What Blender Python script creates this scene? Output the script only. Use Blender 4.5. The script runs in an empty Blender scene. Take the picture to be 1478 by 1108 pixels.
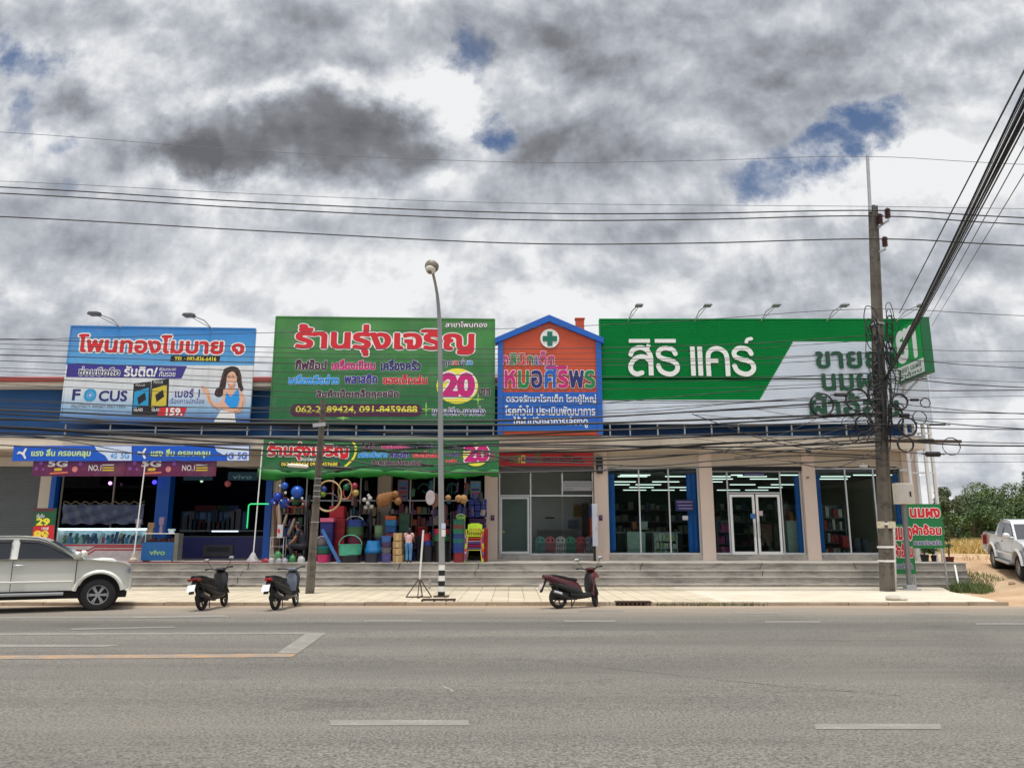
import bpy, bmesh, math, random
import numpy as np
from mathutils import Vector, Matrix
R = math.radians
rnd = random.Random(11)
S = bpy.context.scene
COL = S.collection

# ------------------------------------------------------------------ camera
CH, PITCH, F = 1.65, 11.41, 1110.0            # eye height, upward tilt, focal length in px of a 1478 px wide frame
cp, sp = math.cos(R(PITCH)), math.sin(R(PITCH))
cd = bpy.data.cameras.new('camera'); cam = bpy.data.objects.new('camera', cd); COL.objects.link(cam)
cd.sensor_width = 36; cd.sensor_fit = 'HORIZONTAL'; cd.lens = F / 1478 * 36
cd.clip_start = .05; cd.clip_end = 4000
cam.location = (0, 0, CH); cam.rotation_euler = (R(90 + PITCH), 0, 0)
S.camera = cam

# ------------------------------------------------------------------ light
SUN_EL, SUN_AZ = 77, 168      # high veiled sun behind the viewer (azimuth from +Y towards -X)
w = bpy.data.worlds.new('World'); S.world = w; w.use_nodes = True
sd = bpy.data.lights.new('sun', 'SUN'); sd.energy = 2.6; sd.angle = R(9); sd.color = (1, .95, .86)
so = bpy.data.objects.new('sun', sd); COL.objects.link(so)
sdir = Vector((-math.sin(R(SUN_AZ)) * math.cos(R(SUN_EL)), math.cos(R(SUN_AZ)) * math.cos(R(SUN_EL)), math.sin(R(SUN_EL))))
so.rotation_euler = sdir.to_track_quat('Z', 'Y').to_euler()
so.location = (0, 0, 30)
S.view_settings.view_transform = 'Standard'; S.view_settings.look = 'None'
S.view_settings.exposure = 0.0; S.view_settings.gamma = 1

def ray(x, y):
    u, v = (x - 739) / F, (554 - y) / F
    return u, cp - v * sp, sp + v * cp
def P(x, y, Y):
    """point on the vertical plane at distance Y that shows at that place of the photograph"""
    a, b, c = ray(x, y); t = Y / b
    return Vector((a * t, Y, CH + c * t))
def PZ(x, y, z):
    a, b, c = ray(x, y); t = (z - CH) / c
    return Vector((a * t, b * t, z))
def rect(x0, y0, x1, y1, Y):
    ym = (y0 + y1) / 2
    return P(x0, ym, Y).x, P(x1, ym, Y).x, P(739, y1, Y).z, P(739, y0, Y).z

def sky_nodes():
    nt = w.node_tree; N = nt.nodes; L = nt.links; N.clear()
    def nd(t, **k):
        n = N.new(t)
        for a, b in k.items(): setattr(n, a, b)
        return n
    def put(sock, v):
        if hasattr(v, 'is_linked') or hasattr(v, 'links'): L.new(v, sock)
        else: sock.default_value = v
    def M(op, a, b=0.0, c=None):
        n = nd('ShaderNodeMath', operation=op); put(n.inputs[0], a); put(n.inputs[1], b)
        if c is not None: put(n.inputs[2], c)
        return n.outputs[0]
    def step(v, a, b):
        n = nd('ShaderNodeMapRange', interpolation_type='SMOOTHSTEP')
        put(n.inputs[0], v); n.inputs[1].default_value = a; n.inputs[2].default_value = b
        return n.outputs[0]
    sky = nd('ShaderNodeTexSky', sky_type='NISHITA'); sky.sun_disc = False
    sky.sun_elevation = R(SUN_EL); sky.sun_rotation = R(-SUN_AZ); sky.dust_density = .6; sky.ozone_density = 2.0
    tc = nd('ShaderNodeTexCoord'); sep = nd('ShaderNodeSeparateXYZ'); L.new(tc.outputs['Generated'], sep.inputs[0])
    dx, dy, dz = sep.outputs
    zc = M('MAXIMUM', dz, .0)
    den = M('ADD', zc, .20)
    lay = nd('ShaderNodeCombineXYZ'); put(lay.inputs[0], M('DIVIDE', dx, den)); put(lay.inputs[1], M('DIVIDE', dy, den))
    ady = M('MAXIMUM', M('ABSOLUTE', dy), .02)
    gu, gv = M('DIVIDE', dx, ady), M('DIVIDE', dz, ady)
    def noise(vec, scale, detail, rough, off=(0, 0, 0), dist=0.0):
        mp = nd('ShaderNodeMapping'); L.new(vec, mp.inputs[0]); mp.inputs['Location'].default_value = off
        n = nd('ShaderNodeTexNoise'); L.new(mp.outputs[0], n.inputs['Vector'])
        n.inputs['Scale'].default_value = scale; n.inputs['Detail'].default_value = detail
        n.inputs['Roughness'].default_value = rough; n.inputs['Distortion'].default_value = dist
        return n.outputs['Fac']
    gn = nd('ShaderNodeCombineXYZ'); put(gn.inputs[0], gu); put(gn.inputs[1], gv)
    wx = noise(gn.outputs[0], 3.4, 9, .6, (3.1, 1.7, 0)); wy = noise(gn.outputs[0], 3.4, 9, .6, (9.2, 5.3, 2))
    WARP = .52
    qu = M('MULTIPLY_ADD', M('SUBTRACT', wx, .5), WARP, gu); qv = M('MULTIPLY_ADD', M('SUBTRACT', wy, .5), WARP * .6, gv)
    def blob(x, y, rx, ry, edge=.0, soft=1.0):
        a, b, c = ray(x, y); u0, v0 = a / b, c / b
        k = 1 / F / b
        du = M('DIVIDE', M('SUBTRACT', qu, u0), rx * k); dv = M('DIVIDE', M('SUBTRACT', qv, v0), ry * k * 1.08)
        r = M('SQRT', M('ADD', M('MULTIPLY', du, du), M('MULTIPLY', dv, dv)))
        n = nd('ShaderNodeMapRange', interpolation_type='SMOOTHSTEP'); put(n.inputs[0], r)
        n.inputs[1].default_value = 1 + soft * .5; n.inputs[2].default_value = max(0, 1 - soft)
        return n.outputs[0]
    def lifted(k):           # the same cloud layer looked at a little nearer to the zenith
        v = nd('ShaderNodeVectorMath', operation='SCALE'); L.new(lay.outputs[0], v.inputs[0]); v.inputs['Scale'].default_value = k
        return v.outputs[0]
    n1 = noise(gn.outputs[0], 1.7, 5, .5, (2.3, .4, 0), .3)          # big heaps of cloud
    n2 = noise(lay.outputs[0], 1.7, 11, .57, (7.1, 3.3, 1), .15); n2u = noise(lifted(.93), 1.7, 11, .57, (7.1, 3.3, 1), .15)
    n3 = noise(gn.outputs[0], 3.6, 12, .57, (1.5, 8.2, 4), .15)
    gu2 = nd('ShaderNodeVectorMath', operation='ADD'); L.new(gn.outputs[0], gu2.inputs[0]); gu2.inputs[1].default_value = (.006, .034, 0)
    n3u = noise(gu2.outputs[0], 3.6, 12, .57, (1.5, 8.2, 4), .15)
    b = M('MULTIPLY', M('SUBTRACT', n1, .5), .80)
    b = M('MULTIPLY_ADD', M('SUBTRACT', .5, n2), .40, b); b = M('MULTIPLY_ADD', M('SUBTRACT', .5, n3), .32, b)
    b = M('MULTIPLY_ADD', M('SUBTRACT', n2, n2u), 1.3, b)             # upper edges of the heaps catch the light
    b = M('MULTIPLY_ADD', M('SUBTRACT', n3, n3u), 2.4, b)
    b = M('ADD', b, M('MULTIPLY_ADD', step(dz, .40, .08), -.07, BASE))
    for x, y, rx, ry, amt, soft in DARKS:
        b = M('MULTIPLY_ADD', blob(x, y, rx, ry, 0, soft), amt, b)
    b = M('MULTIPLY_ADD', step(dz, .16, .02), .22, b)
    ramp = nd('ShaderNodeValToRGB'); put(ramp.inputs[0], b)
    cr = ramp.color_ramp
    for i, (p, c) in enumerate(CLOUD_RAMP):
        e = cr.elements[i] if i < 2 else cr.elements.new(p)
        e.position = p; e.color = (*c, 1)
    cov = M('ADD', M('MULTIPLY', M('SUBTRACT', n2, .5), .5), 0)
    hole = None
    for x, y, rx, ry, amt in HOLES:
        h = M('MULTIPLY', blob(x, y, rx, ry, 0, .9), amt)
        hole = h if hole is None else M('MAXIMUM', hole, h)
    hole = M('ADD', M('MULTIPLY', hole, .9), M('MULTIPLY', M('SUBTRACT', noise(gn.outputs[0], 11.0, 9, .66, (4.4, 2.2, 7), .2), .5), 1.5))
    hole = M('MULTIPLY', step(hole, .34, 1.25), .94)
    hz = step(dz, .0, .12)
    mix = nd('ShaderNodeMix', data_type='RGBA')
    # cloud radiance in the units of the sky texture; the cloud deck gets brighter towards the veiled sun overhead
    gain = M('ADD', CLOUD_GAIN, M('MULTIPLY', step(dz, .62, .95), OVERHEAD))
    gain = M('ADD', gain, M('MULTIPLY', step(dy, .15, -.5), BEHIND))
    sc = nd('ShaderNodeVectorMath', operation='SCALE'); L.new(ramp.outputs[0], sc.inputs[0]); put(sc.inputs['Scale'], gain)
    L.new(sc.outputs[0], mix.inputs['A'])
    sb = nd('ShaderNodeVectorMath', operation='MULTIPLY'); L.new(sky.outputs[0], sb.inputs[0]); sb.inputs[1].default_value = SKY_TINT
    L.new(sb.outputs[0], mix.inputs['B']); L.new(hole, mix.inputs['Factor'])
    bg = nd('ShaderNodeBackground'); L.new(mix.outputs['Result'], bg.inputs[0]); bg.inputs[1].default_value = .1
    out = nd('ShaderNodeOutputWorld'); L.new(bg.outputs[0], out.inputs[0])
CLOUD_GAIN, OVERHEAD, BEHIND, BASE = 9.4, 13.0, 4.0, .75
SKY_TINT = (.62, .72, .84)
CLOUD_RAMP = [(.0, (.15, .155, .17)), (.25, (.225, .232, .255)), (.45, (.365, .385, .43)), (.66, (.565, .59, .64)), (.90, (.93, .94, .95))]
DARKS = [(440, 205, 215, 78, -.42, .55), (330, 235, 150, 40, -.14, .9), (340, 240, 150, 40, -.22, .9), (540, 45, 260, 60, -.22, 1), (1010, 70, 330, 100, -.30, 1), (860, 170, 110, 70, -.18, 1), (110, 140, 70, 40, -.22, 1),
         (1000, 280, 140, 40, -.16, 1), (1420, 380, 140, 60, -.12, 1), (420, 370, 120, 40, -.12, 1), (60, 400, 130, 50, -.14, 1), (1340, 60, 180, 80, -.08, 1),
         (150, 90, 110, 45, .18, 1), (560, 130, 90, 40, .30, .9), (650, 170, 50, 80, .30, 1), (1290, 230, 200, 45, .26, 1), (60, 190, 80, 50, .14, 1), (330, 130, 120, 25, .18, 1), (1250, 280, 100, 30, .14, 1), (760, 430, 180, 40, .14, 1), (250, 300, 260, 26, .16, 1), (1420, 470, 120, 60, .14, 1), (770, 90, 50, 60, .14, 1)]
HOLES = [(1080, 205, 80, 36, 1.15), (1150, 185, 90, 34, 1.25), (1235, 172, 90, 36, 1.35), (1290, 155, 50, 26, 1.0), (710, 178, 50, 34, 1.15), (690, 75, 44, 60, 1.05), (60, 60, 66, 50, 1.1), (20, 140, 44, 70, 1.0), (90, 210, 66, 26, 1.0), (35, 25, 60, 40, .9), (50, 265, 60, 24, .8), (1365, 300, 30, 12, .3), (1430, 690, 140, 45, .75), (1160, 240, 50, 16, .5), (545, 312, 24, 10, .6)]
sky_nodes()

# ------------------------------------------------------------------ materials
def C(r, g, b):
    f = lambda c: (c / 255 / 12.92) if c <= 10 else ((c / 255 + .055) / 1.055) ** 2.4
    return (f(r), f(g), f(b))
MATS = {}
def mat(name, col, rough=.6, metal=0.0, var=.10, scale=2.5, bump=0.0, emit=0.0, spec=.5, coat=0.0, stain=None, streak=False):
    """plain surface with a little wear: colour drifts by var, stain = (colour, amount) laid on in ragged patches"""
    if name in MATS: return MATS[name]
    m = bpy.data.materials.new(name); m.use_nodes = True; nt = m.node_tree; b = nt.nodes['Principled BSDF']
    b.inputs['Roughness'].default_value = rough; b.inputs['Metallic'].default_value = metal
    b.inputs['Specular IOR Level'].default_value = spec; b.inputs['Coat Weight'].default_value = coat
    b.inputs['Base Color'].default_value = (*col, 1)
    if emit:
        b.inputs['Emission Color'].default_value = (*col, 1); b.inputs['Emission Strength'].default_value = emit
    if var or bump or stain:
        tc = nt.nodes.new('ShaderNodeTexCoord'); n = nt.nodes.new('ShaderNodeTexNoise'); n.inputs['Scale'].default_value = scale
        n.inputs['Detail'].default_value = 7; n.inputs['Roughness'].default_value = .62
        src = tc.outputs['Object']
        if streak:
            mp = nt.nodes.new('ShaderNodeMapping'); mp.inputs['Scale'].default_value = streak if isinstance(streak, tuple) else (1, 1, .12)
            nt.links.new(src, mp.inputs[0]); src = mp.outputs[0]
        nt.links.new(src, n.inputs['Vector'])
        mx = nt.nodes.new('ShaderNodeMix'); mx.data_type = 'RGBA'
        mx.inputs['A'].default_value = (*[c * (1 - var) for c in col], 1); mx.inputs['B'].default_value = (*[min(1, c * (1 + var)) for c in col], 1)
        r = nt.nodes.new('ShaderNodeMapRange'); r.inputs[1].default_value = .3; r.inputs[2].default_value = .7
        nt.links.new(n.outputs['Fac'], r.inputs[0]); nt.links.new(r.outputs[0], mx.inputs['Factor'])
        last = mx.outputs['Result']
        if stain:
            sc, amt = stain
            n2 = nt.nodes.new('ShaderNodeTexNoise'); n2.inputs['Scale'].default_value = scale * .6; n2.inputs['Detail'].default_value = 9; n2.inputs['Roughness'].default_value = .7
            nt.links.new(src, n2.inputs['Vector'])
            r2 = nt.nodes.new('ShaderNodeMapRange'); r2.interpolation_type = 'SMOOTHSTEP'; r2.inputs[1].default_value = .48; r2.inputs[2].default_value = .72; r2.inputs[4].default_value = amt
            nt.links.new(n2.outputs['Fac'], r2.inputs[0])
            m2 = nt.nodes.new('ShaderNodeMix'); m2.data_type = 'RGBA'; nt.links.new(last, m2.inputs['A']); m2.inputs['B'].default_value = (*sc, 1)
            nt.links.new(r2.outputs[0], m2.inputs['Factor']); last = m2.outputs['Result']
        nt.links.new(last, b.inputs['Base Color'])
        if bump:
            bp = nt.nodes.new('ShaderNodeBump'); bp.inputs['Strength'].default_value = bump; bp.inputs['Distance'].default_value = .02
            nt.links.new(n.outputs['Fac'], bp.inputs['Height']); nt.links.new(bp.outputs[0], b.inputs['Normal'])
    MATS[name] = m
    return m
def paint(r, g, b, rough=.5, name=None, **k):
    return mat(name or 'paint_%d_%d_%d_%d' % (r, g, b, rough * 100), C(r, g, b), rough, **k)
def glass(name, tint=(.9, .95, .93), refl=1.0):
    if name in MATS: return MATS[name]
    m = bpy.data.materials.new(name); m.use_nodes = True; nt = m.node_tree; nt.nodes.clear()
    o = nt.nodes.new('ShaderNodeOutputMaterial'); mx = nt.nodes.new('ShaderNodeMixShader')
    tr = nt.nodes.new('ShaderNodeBsdfTransparent'); tr.inputs[0].default_value = (*tint, 1)
    gl = nt.nodes.new('ShaderNodeBsdfGlossy'); gl.inputs['Roughness'].default_value = .012
    fr = nt.nodes.new('ShaderNodeFresnel'); fr.inputs[0].default_value = 1.6
    ml = nt.nodes.new('ShaderNodeMath'); ml.operation = 'MULTIPLY'; ml.inputs[1].default_value = refl; ml.use_clamp = True
    nt.links.new(fr.outputs[0], ml.inputs[0]); nt.links.new(ml.outputs[0], mx.inputs[0]); nt.links.new(tr.outputs[0], mx.inputs[1]); nt.links.new(gl.outputs[0], mx.inputs[2])
    nt.links.new(mx.outputs[0], o.inputs[0]); MATS[name] = m
    return m

# ------------------------------------------------------------------ mesh builder
def mw(o):
    m = o.matrix_basis.copy()
    return mw(o.parent) @ m if o.parent else m
def tag(o, label=None, cat=None, group=None, kind=None):
    if label: o['label'] = label
    if cat: o['category'] = cat
    if group: o['group'] = group
    if kind: o['kind'] = kind
    return o
def thing(name, label, cat, loc=(0, 0, 0), rz=0.0, group=None):
    o = bpy.data.objects.new(name, None); COL.objects.link(o); o.location = loc; o.rotation_euler = (0, 0, rz); o.empty_display_size = .2
    return tag(o, label, cat, group)
def dup(o, parent=None):
    c = o.copy(); COL.objects.link(c)
    if parent: c.parent = parent
    for ch in o.children: dup(ch, c)
    return c
class MB:
    def __init__(s): s.v = []; s.f = []
    def add(s, vs, fs):
        k = len(s.v); s.v += [tuple(p) for p in vs]; s.f += [tuple(i + k for i in f) for f in fs]; return s
    def box(s, x0, x1, y0, y1, z0, z1):
        return s.add([(x0, y0, z0), (x1, y0, z0), (x1, y1, z0), (x0, y1, z0), (x0, y0, z1), (x1, y0, z1), (x1, y1, z1), (x0, y1, z1)],
                     [(3, 2, 1, 0), (4, 5, 6, 7), (0, 1, 5, 4), (1, 2, 6, 5), (2, 3, 7, 6), (3, 0, 4, 7)])
    def bar(s, p, q, wx, wy, up=(0, 0, 1)):
        p, q = Vector(p), Vector(q); d = (q - p).normalized(); u = Vector(up)
        if abs(d.dot(u)) > .95: u = Vector((0, 1, 0))
        a = d.cross(u).normalized() * wx / 2; b = a.cross(d).normalized() * wy / 2
        vs = [p - a - b, p + a - b, p + a + b, p - a + b, q - a - b, q + a - b, q + a + b, q - a + b]
        return s.add(vs, [(3, 2, 1, 0), (4, 5, 6, 7), (0, 1, 5, 4), (1, 2, 6, 5), (2, 3, 7, 6), (3, 0, 4, 7)])
    def cyl(s, p, q, r, r2=None, n=10):
        return s.tube([p, q], [r, r if r2 is None else r2], n)
    def tube(s, pts, r, n=6, closed=False):
        pts = [Vector(p) for p in pts]; m = len(pts); rs = r if isinstance(r, (list, tuple)) else [r] * m
        rings = []; a = None
        for i, p in enumerate(pts):
            if closed: d = pts[(i + 1) % m] - pts[i - 1]
            else: d = pts[min(i + 1, m - 1)] - pts[max(i - 1, 0)]
            d = d.normalized() if d.length > 1e-9 else Vector((0, 0, 1))
            if a is None:
                a = d.cross(Vector((0, 0, 1)) if abs(d.z) < .9 else Vector((1, 0, 0))).normalized()
            else:
                a = (a - d * a.dot(d)).normalized()
            b = d.cross(a)
            rings.append([p + (a * math.cos(2 * math.pi * k / n) + b * math.sin(2 * math.pi * k / n)) * rs[i] for k in range(n)])
        return s.loft(rings, caps=not closed, closed=closed)
    def loft(s, rings, caps=True, closed=False):
        n = len(rings[0]); m = len(rings); vs = [p for r in rings for p in r]; fs = []
        for i in range(m if closed else m - 1):
            for k in range(n):
                a, b = i * n, ((i + 1) % m) * n; fs.append((a + k, a + (k + 1) % n, b + (k + 1) % n, b + k))
        if caps: fs += [tuple(range(n))[::-1], tuple(range((m - 1) * n, m * n))]
        return s.add(vs, fs)
    def lathe(s, prof, c=(0, 0, 0), n=16, axis='z'):
        rings = []
        for r, h in prof:
            ring = []
            for k in range(n):
                a = 2 * math.pi * k / n; x, y = r * math.cos(a), r * math.sin(a)
                p = {'z': (x, y, h), 'y': (x, h, -y), 'x': (h, x, y)}[axis]
                ring.append((p[0] + c[0], p[1] + c[1], p[2] + c[2]))
            rings.append(ring)
        return s.loft(rings)
    def ell(s, c, r, n=12, m=8):
        if not isinstance(r, (tuple, list)): r = (r, r, r)
        rings = []
        for i in range(m + 1):
            t = math.pi * i / m; t = min(max(t, .02), math.pi - .02)
            rings.append([(c[0] + r[0] * math.sin(t) * math.cos(2 * math.pi * k / n), c[1] + r[1] * math.sin(t) * math.sin(2 * math.pi * k / n), c[2] - r[2] * math.cos(t)) for k in range(n)])
        return s.loft(rings)
    def ering(s, c, hw, hh, n=12, tilt=0.0, pw=1.0):
        """ring across the x axis: c = (x, z) or (x, y, z); tilt leans it about y"""
        x, y, z = c if len(c) == 3 else (c[0], 0, c[1]); out = []
        for k in range(n):
            a = 2 * math.pi * k / n; ca, sa = math.cos(a), math.sin(a)
            ca = math.copysign(abs(ca) ** pw, ca); sa = math.copysign(abs(sa) ** pw, sa)
            out.append((x + sa * hh * math.sin(tilt), y + ca * hw, z + sa * hh * math.cos(tilt)))
        return out
    def eloft(s, secs, n=12, pw=.75):
        return s.loft([s.ering(q[0], q[1], q[2], n, q[3] if len(q) > 3 else 0, pw) for q in secs])
    def prism(s, poly, y0, y1):
        n = len(poly); vs = [(x, y0, z) for x, z in poly] + [(x, y1, z) for x, z in poly]
        fs = [tuple(range(n)), tuple(range(n, 2 * n))[::-1]] + [(k, k + n, (k + 1) % n + n, (k + 1) % n) for k in range(n)]
        return s.add(vs, fs)
    def quad(s, a, b, c, d): return s.add([a, b, c, d], [(0, 1, 2, 3)])
    def xf(s, M):
        s.v = [tuple(M @ Vector(p)) for p in s.v]; return s
    def build(s, name, m, parent=None, smooth=False, local=False, bevel=0.0, fix=True, angle=40):
        me = bpy.data.meshes.new(name)
        vs = s.v; loc = None
        if parent is not None and not local:
            I = mw(parent).inverted(); vs = [tuple(I @ Vector(p)) for p in vs]
        elif parent is None and not local:
            A = np.array(vs); loc = ((A[:, 0].min() + A[:, 0].max()) / 2, (A[:, 1].min() + A[:, 1].max()) / 2, A[:, 2].min())
            vs = (A - np.array(loc)).tolist()
        me.from_pydata(vs, [], s.f)
        if fix or bevel:
            bm = bmesh.new(); bm.from_mesh(me)
            if fix: bmesh.ops.recalc_face_normals(bm, faces=bm.faces)
            if bevel:
                es = [e for e in bm.edges if len(e.link_faces) == 2 and e.calc_face_angle(0) > .6]
                bmesh.ops.bevel(bm, geom=es, offset=bevel, segments=2, profile=.6, affect='EDGES', clamp_overlap=True)
            bm.to_mesh(me); bm.free()
        if smooth:
            me.polygons.foreach_set('use_smooth', [True] * len(me.polygons)); me.set_sharp_from_angle(angle=R(angle))
        me.materials.append(m); o = bpy.data.objects.new(name, me); COL.objects.link(o)
        if parent is not None: o.parent = parent
        if loc: o.location = loc
        return o
def struct(o): return tag(o, kind='structure')

# ------------------------------------------------------------------ lettering: glyph outlines -> coverage grid -> offset outline -> flat or raised mesh
TRI = {}
def text_tris(t):
    if t in TRI: return TRI[t]
    c = bpy.data.curves.new('lettering', 'FONT'); c.body = t; c.size = 1; c.resolution_u = 3
    o = bpy.data.objects.new('lettering', c); me = o.to_mesh(); me.calc_loop_triangles()
    V = np.array([v.co[:2] for v in me.vertices]); T = np.array([l.vertices[:] for l in me.loop_triangles])
    o.to_mesh_clear(); bpy.data.objects.remove(o); bpy.data.curves.remove(c)
    TRI[t] = (V, T); return V, T
SS = 2
def fill_tris(G, V, T):
    H, W = G.shape
    for a, b, c in V[T]:
        d = (b[0] - a[0]) * (c[1] - a[1]) - (b[1] - a[1]) * (c[0] - a[0])
        if abs(d) < 1e-9: continue
        x0, x1 = max(0, int(min(a[0], b[0], c[0]))), min(W - 1, int(max(a[0], b[0], c[0])) + 1)
        y0, y1 = max(0, int(min(a[1], b[1], c[1]))), min(H - 1, int(max(a[1], b[1], c[1])) + 1)
        if x1 < x0 or y1 < y0: continue
        X = np.arange(x0, x1 + 1)[None, :] + .5; Y = np.arange(y0, y1 + 1)[:, None] + .5
        w1 = ((b[0] - X) * (c[1] - Y) - (b[1] - Y) * (c[0] - X)) / d; w2 = ((c[0] - X) * (a[1] - Y) - (c[1] - Y) * (a[0] - X)) / d
        G[y0:y1 + 1, x0:x1 + 1] |= (w1 >= -.02) & (w2 >= -.02) & (1 - w1 - w2 >= -.02)
def grow(G, r):
    if r <= 0: return G
    O = G.copy(); k = int(math.ceil(r)); H, W = G.shape
    for dy in range(-k, k + 1):
        for dx in range(-k, k + 1):
            if dx * dx + dy * dy <= r * r + .3 and (dx or dy):
                O[max(0, dy):H + min(0, dy), max(0, dx):W + min(0, dx)] |= G[max(0, -dy):H + min(0, -dy), max(0, -dx):W + min(0, -dx)]
    return O
def march(G):
    """binary fine grid -> polygons (in coarse cells) and outline segments"""
    H, W = G.shape; H -= H % SS; W -= W % SS
    A = G[:H, :W].reshape(H // SS, SS, W // SS, SS).mean((1, 3)).astype(float)
    A = np.pad(A, 2); B = A.copy()
    B[1:-1, 1:-1] = (A[1:-1, 1:-1] * 4 + (A[:-2, 1:-1] + A[2:, 1:-1] + A[1:-1, :-2] + A[1:-1, 2:])) / 8
    A = B; ins = A > .5
    s4 = ins[:-1, :-1].astype(int) + ins[:-1, 1:] + ins[1:, 1:] + ins[1:, :-1]
    polys, segs = [], []
    for j in range(s4.shape[0]):
        row = s4[j] == 4
        if row.any():
            d = np.diff(np.concatenate(([0], row.astype(int), [0]))); st = np.where(d == 1)[0]; en = np.where(d == -1)[0]
            for a, b in zip(st, en): polys.append([(a, j), (b, j), (b, j + 1), (a, j + 1)])
    jj, ii = np.where((s4 > 0) & (s4 < 4))
    for j, i in zip(jj.tolist(), ii.tolist()):
        c = [(i, j), (i + 1, j), (i + 1, j + 1), (i, j + 1)]; f = [A[j, i], A[j, i + 1], A[j + 1, i + 1], A[j + 1, i]]
        p = []; cr = []
        for k in range(4):
            k2 = (k + 1) % 4
            if f[k] > .5: p.append(c[k])
            if (f[k] > .5) != (f[k2] > .5):
                t = (.5 - f[k]) / (f[k2] - f[k]); q = (c[k][0] + (c[k2][0] - c[k][0]) * t, c[k][1] + (c[k2][1] - c[k][1]) * t)
                p.append(q); cr.append(q)
        if len(p) > 2: polys.append(p)
        if len(cr) == 2: segs.append(cr)
    return polys, segs, 1.5
def grid_text(t, res, bold):
    V, T = text_tris(t); lo, hi = V.min(0), V.max(0); k = res * SS; pad = int(bold * k) + 4
    U = (V - lo) * k + pad; W, H = int((hi[0] - lo[0]) * k) + 2 * pad + 2, int((hi[1] - lo[1]) * k) + 2 * pad + 2
    G = np.zeros((H, W), bool); fill_tris(G, U, T); G = grow(G, bold * k)
    return G, pad, (hi - lo) * k
def emit(G, pad, ink, box, Y, m, parent, name, depth=0.0, shear=0.0, xs=0.0, cuts=None):
    X0, X1, Z0, Z1 = box; polys, segs, off = march(G)
    def w3(p, y=Y):
        a = ((p[0] - off) * SS - pad) / ink[0]; b = ((p[1] - off) * SS - pad) / ink[1]
        X = X0 + (X1 - X0) * a; return (X, y, Z0 + (Z1 - Z0) * b + shear * (X - xs))
    groups = {}
    for p in polys:
        key = 0
        if cuts:
            cx = (sum(q[0] for q in p) / len(p) - off) * SS - pad
            key = sum(cx / ink[0] > c for c in cuts)
        groups.setdefault(key, []).append(p)
    ms = m if isinstance(m, list) else [m]; out = []
    for key, ps in groups.items():
        b = MB(); mm = ms[key % len(ms)]
        for p in ps:
            k = len(b.v); b.v += [w3(q, Y - depth) for q in p]; b.f.append(tuple(range(k, k + len(p))))
        if depth:
            for q in segs:
                if cuts and sum(((q[0][0] - off) * SS - pad) / ink[0] > c for c in cuts) != key: continue
                b.quad(w3(q[0], Y - depth), w3(q[1], Y - depth), w3(q[1], Y), w3(q[0], Y))
        out.append(b.build(name, mm, parent, fix=False))
    return out
def letter(t, px, Y, m, parent, bold=.012, res=None, halo=None, depth=0.0, name='lettering', shear=0.0, xs=0.0, cuts=None):
    """text t fitted to the rectangle px = (x0, y0, x1, y1) of the plane Y; halo = (material, width) is an outline printed round it"""
    if res is None: res = 30 if (px[3] - px[1]) < 14 else 44
    box = rect(*px, Y)
    if halo:
        emit(*grid_text(t, res, bold + halo[1]), box, Y + .003, halo[0], parent, 'lettering_outline', max(0, depth - .03), shear, xs)
    return emit(*grid_text(t, res, bold), box, Y, m, parent, name, depth, shear, xs, cuts)
def strokes(paths, px, Y, m, parent, name='emblem', depth=0.0, res=2.0, polys=(), butt=False):
    """brush strokes given in photo pixels: (points, width); polys are filled outlines"""
    x0, y0, x1, y1 = px; k = res * SS; pad = 6; W, H = int((x1 - x0) * k) + 2 * pad, int((y1 - y0) * k) + 2 * pad
    G = np.zeros((H, W), bool); gx = (np.arange(W)[None, :] + .5 - pad) / k + x0; gy = y1 - (np.arange(H)[:, None] + .5 - pad) / k
    for pts, wd in paths:
        if len(pts) == 1: G |= (gx - pts[0][0]) ** 2 + (gy - pts[0][1]) ** 2 <= (wd / 2) ** 2
        for j, ((ax, ay), (bx, by)) in enumerate(zip(pts, pts[1:])):
            L2 = (bx - ax) ** 2 + (by - ay) ** 2 + 1e-9
            t0 = ((gx - ax) * (bx - ax) + (gy - ay) * (by - ay)) / L2; t = np.clip(t0, 0, 1)
            q = (gx - ax - t * (bx - ax)) ** 2 + (gy - ay - t * (by - ay)) ** 2 <= (wd / 2) ** 2
            if butt and j == 0: q &= t0 >= 0
            if butt and j == len(pts) - 2: q &= t0 <= 1
            G |= q
    for poly in polys:
        ins = np.zeros((H, W), bool); n = len(poly)
        for i in range(n):
            (ax, ay), (bx, by) = poly[i], poly[(i + 1) % n]
            if ay == by: continue
            c = ((ay > gy) != (by > gy)); xi = ax + (gy - ay) / (by - ay) * (bx - ax)
            ins ^= c & (gx < xi)
        G |= ins
    return emit(G, pad, ((x1 - x0) * k, (y1 - y0) * k), rect(*px, Y), Y, m, parent, name, depth)
def smooth_path(pts, n=6):
    out = []
    for i in range(len(pts) - 1):
        p0, p1, p2, p3 = pts[max(0, i - 1)], pts[i], pts[i + 1], pts[min(len(pts) - 1, i + 2)]
        for k in range(n):
            t = k / n
            out.append(tuple(.5 * (2 * b + (c - a) * t + (2 * a - 5 * b + 4 * c - d) * t * t + (3 * b - a - 3 * c + d) * t ** 3) for a, b, c, d in zip(p0, p1, p2, p3)))
    out.append(tuple(pts[-1])); return out
def ellipse(cx, cy, rx, ry, n=40, a0=0, a1=360):
    return [(cx + rx * math.cos(R(a0 + (a1 - a0) * k / n)), cy + ry * math.sin(R(a0 + (a1 - a0) * k / n))) for k in range(n + (a1 - a0 != 360))]
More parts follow.
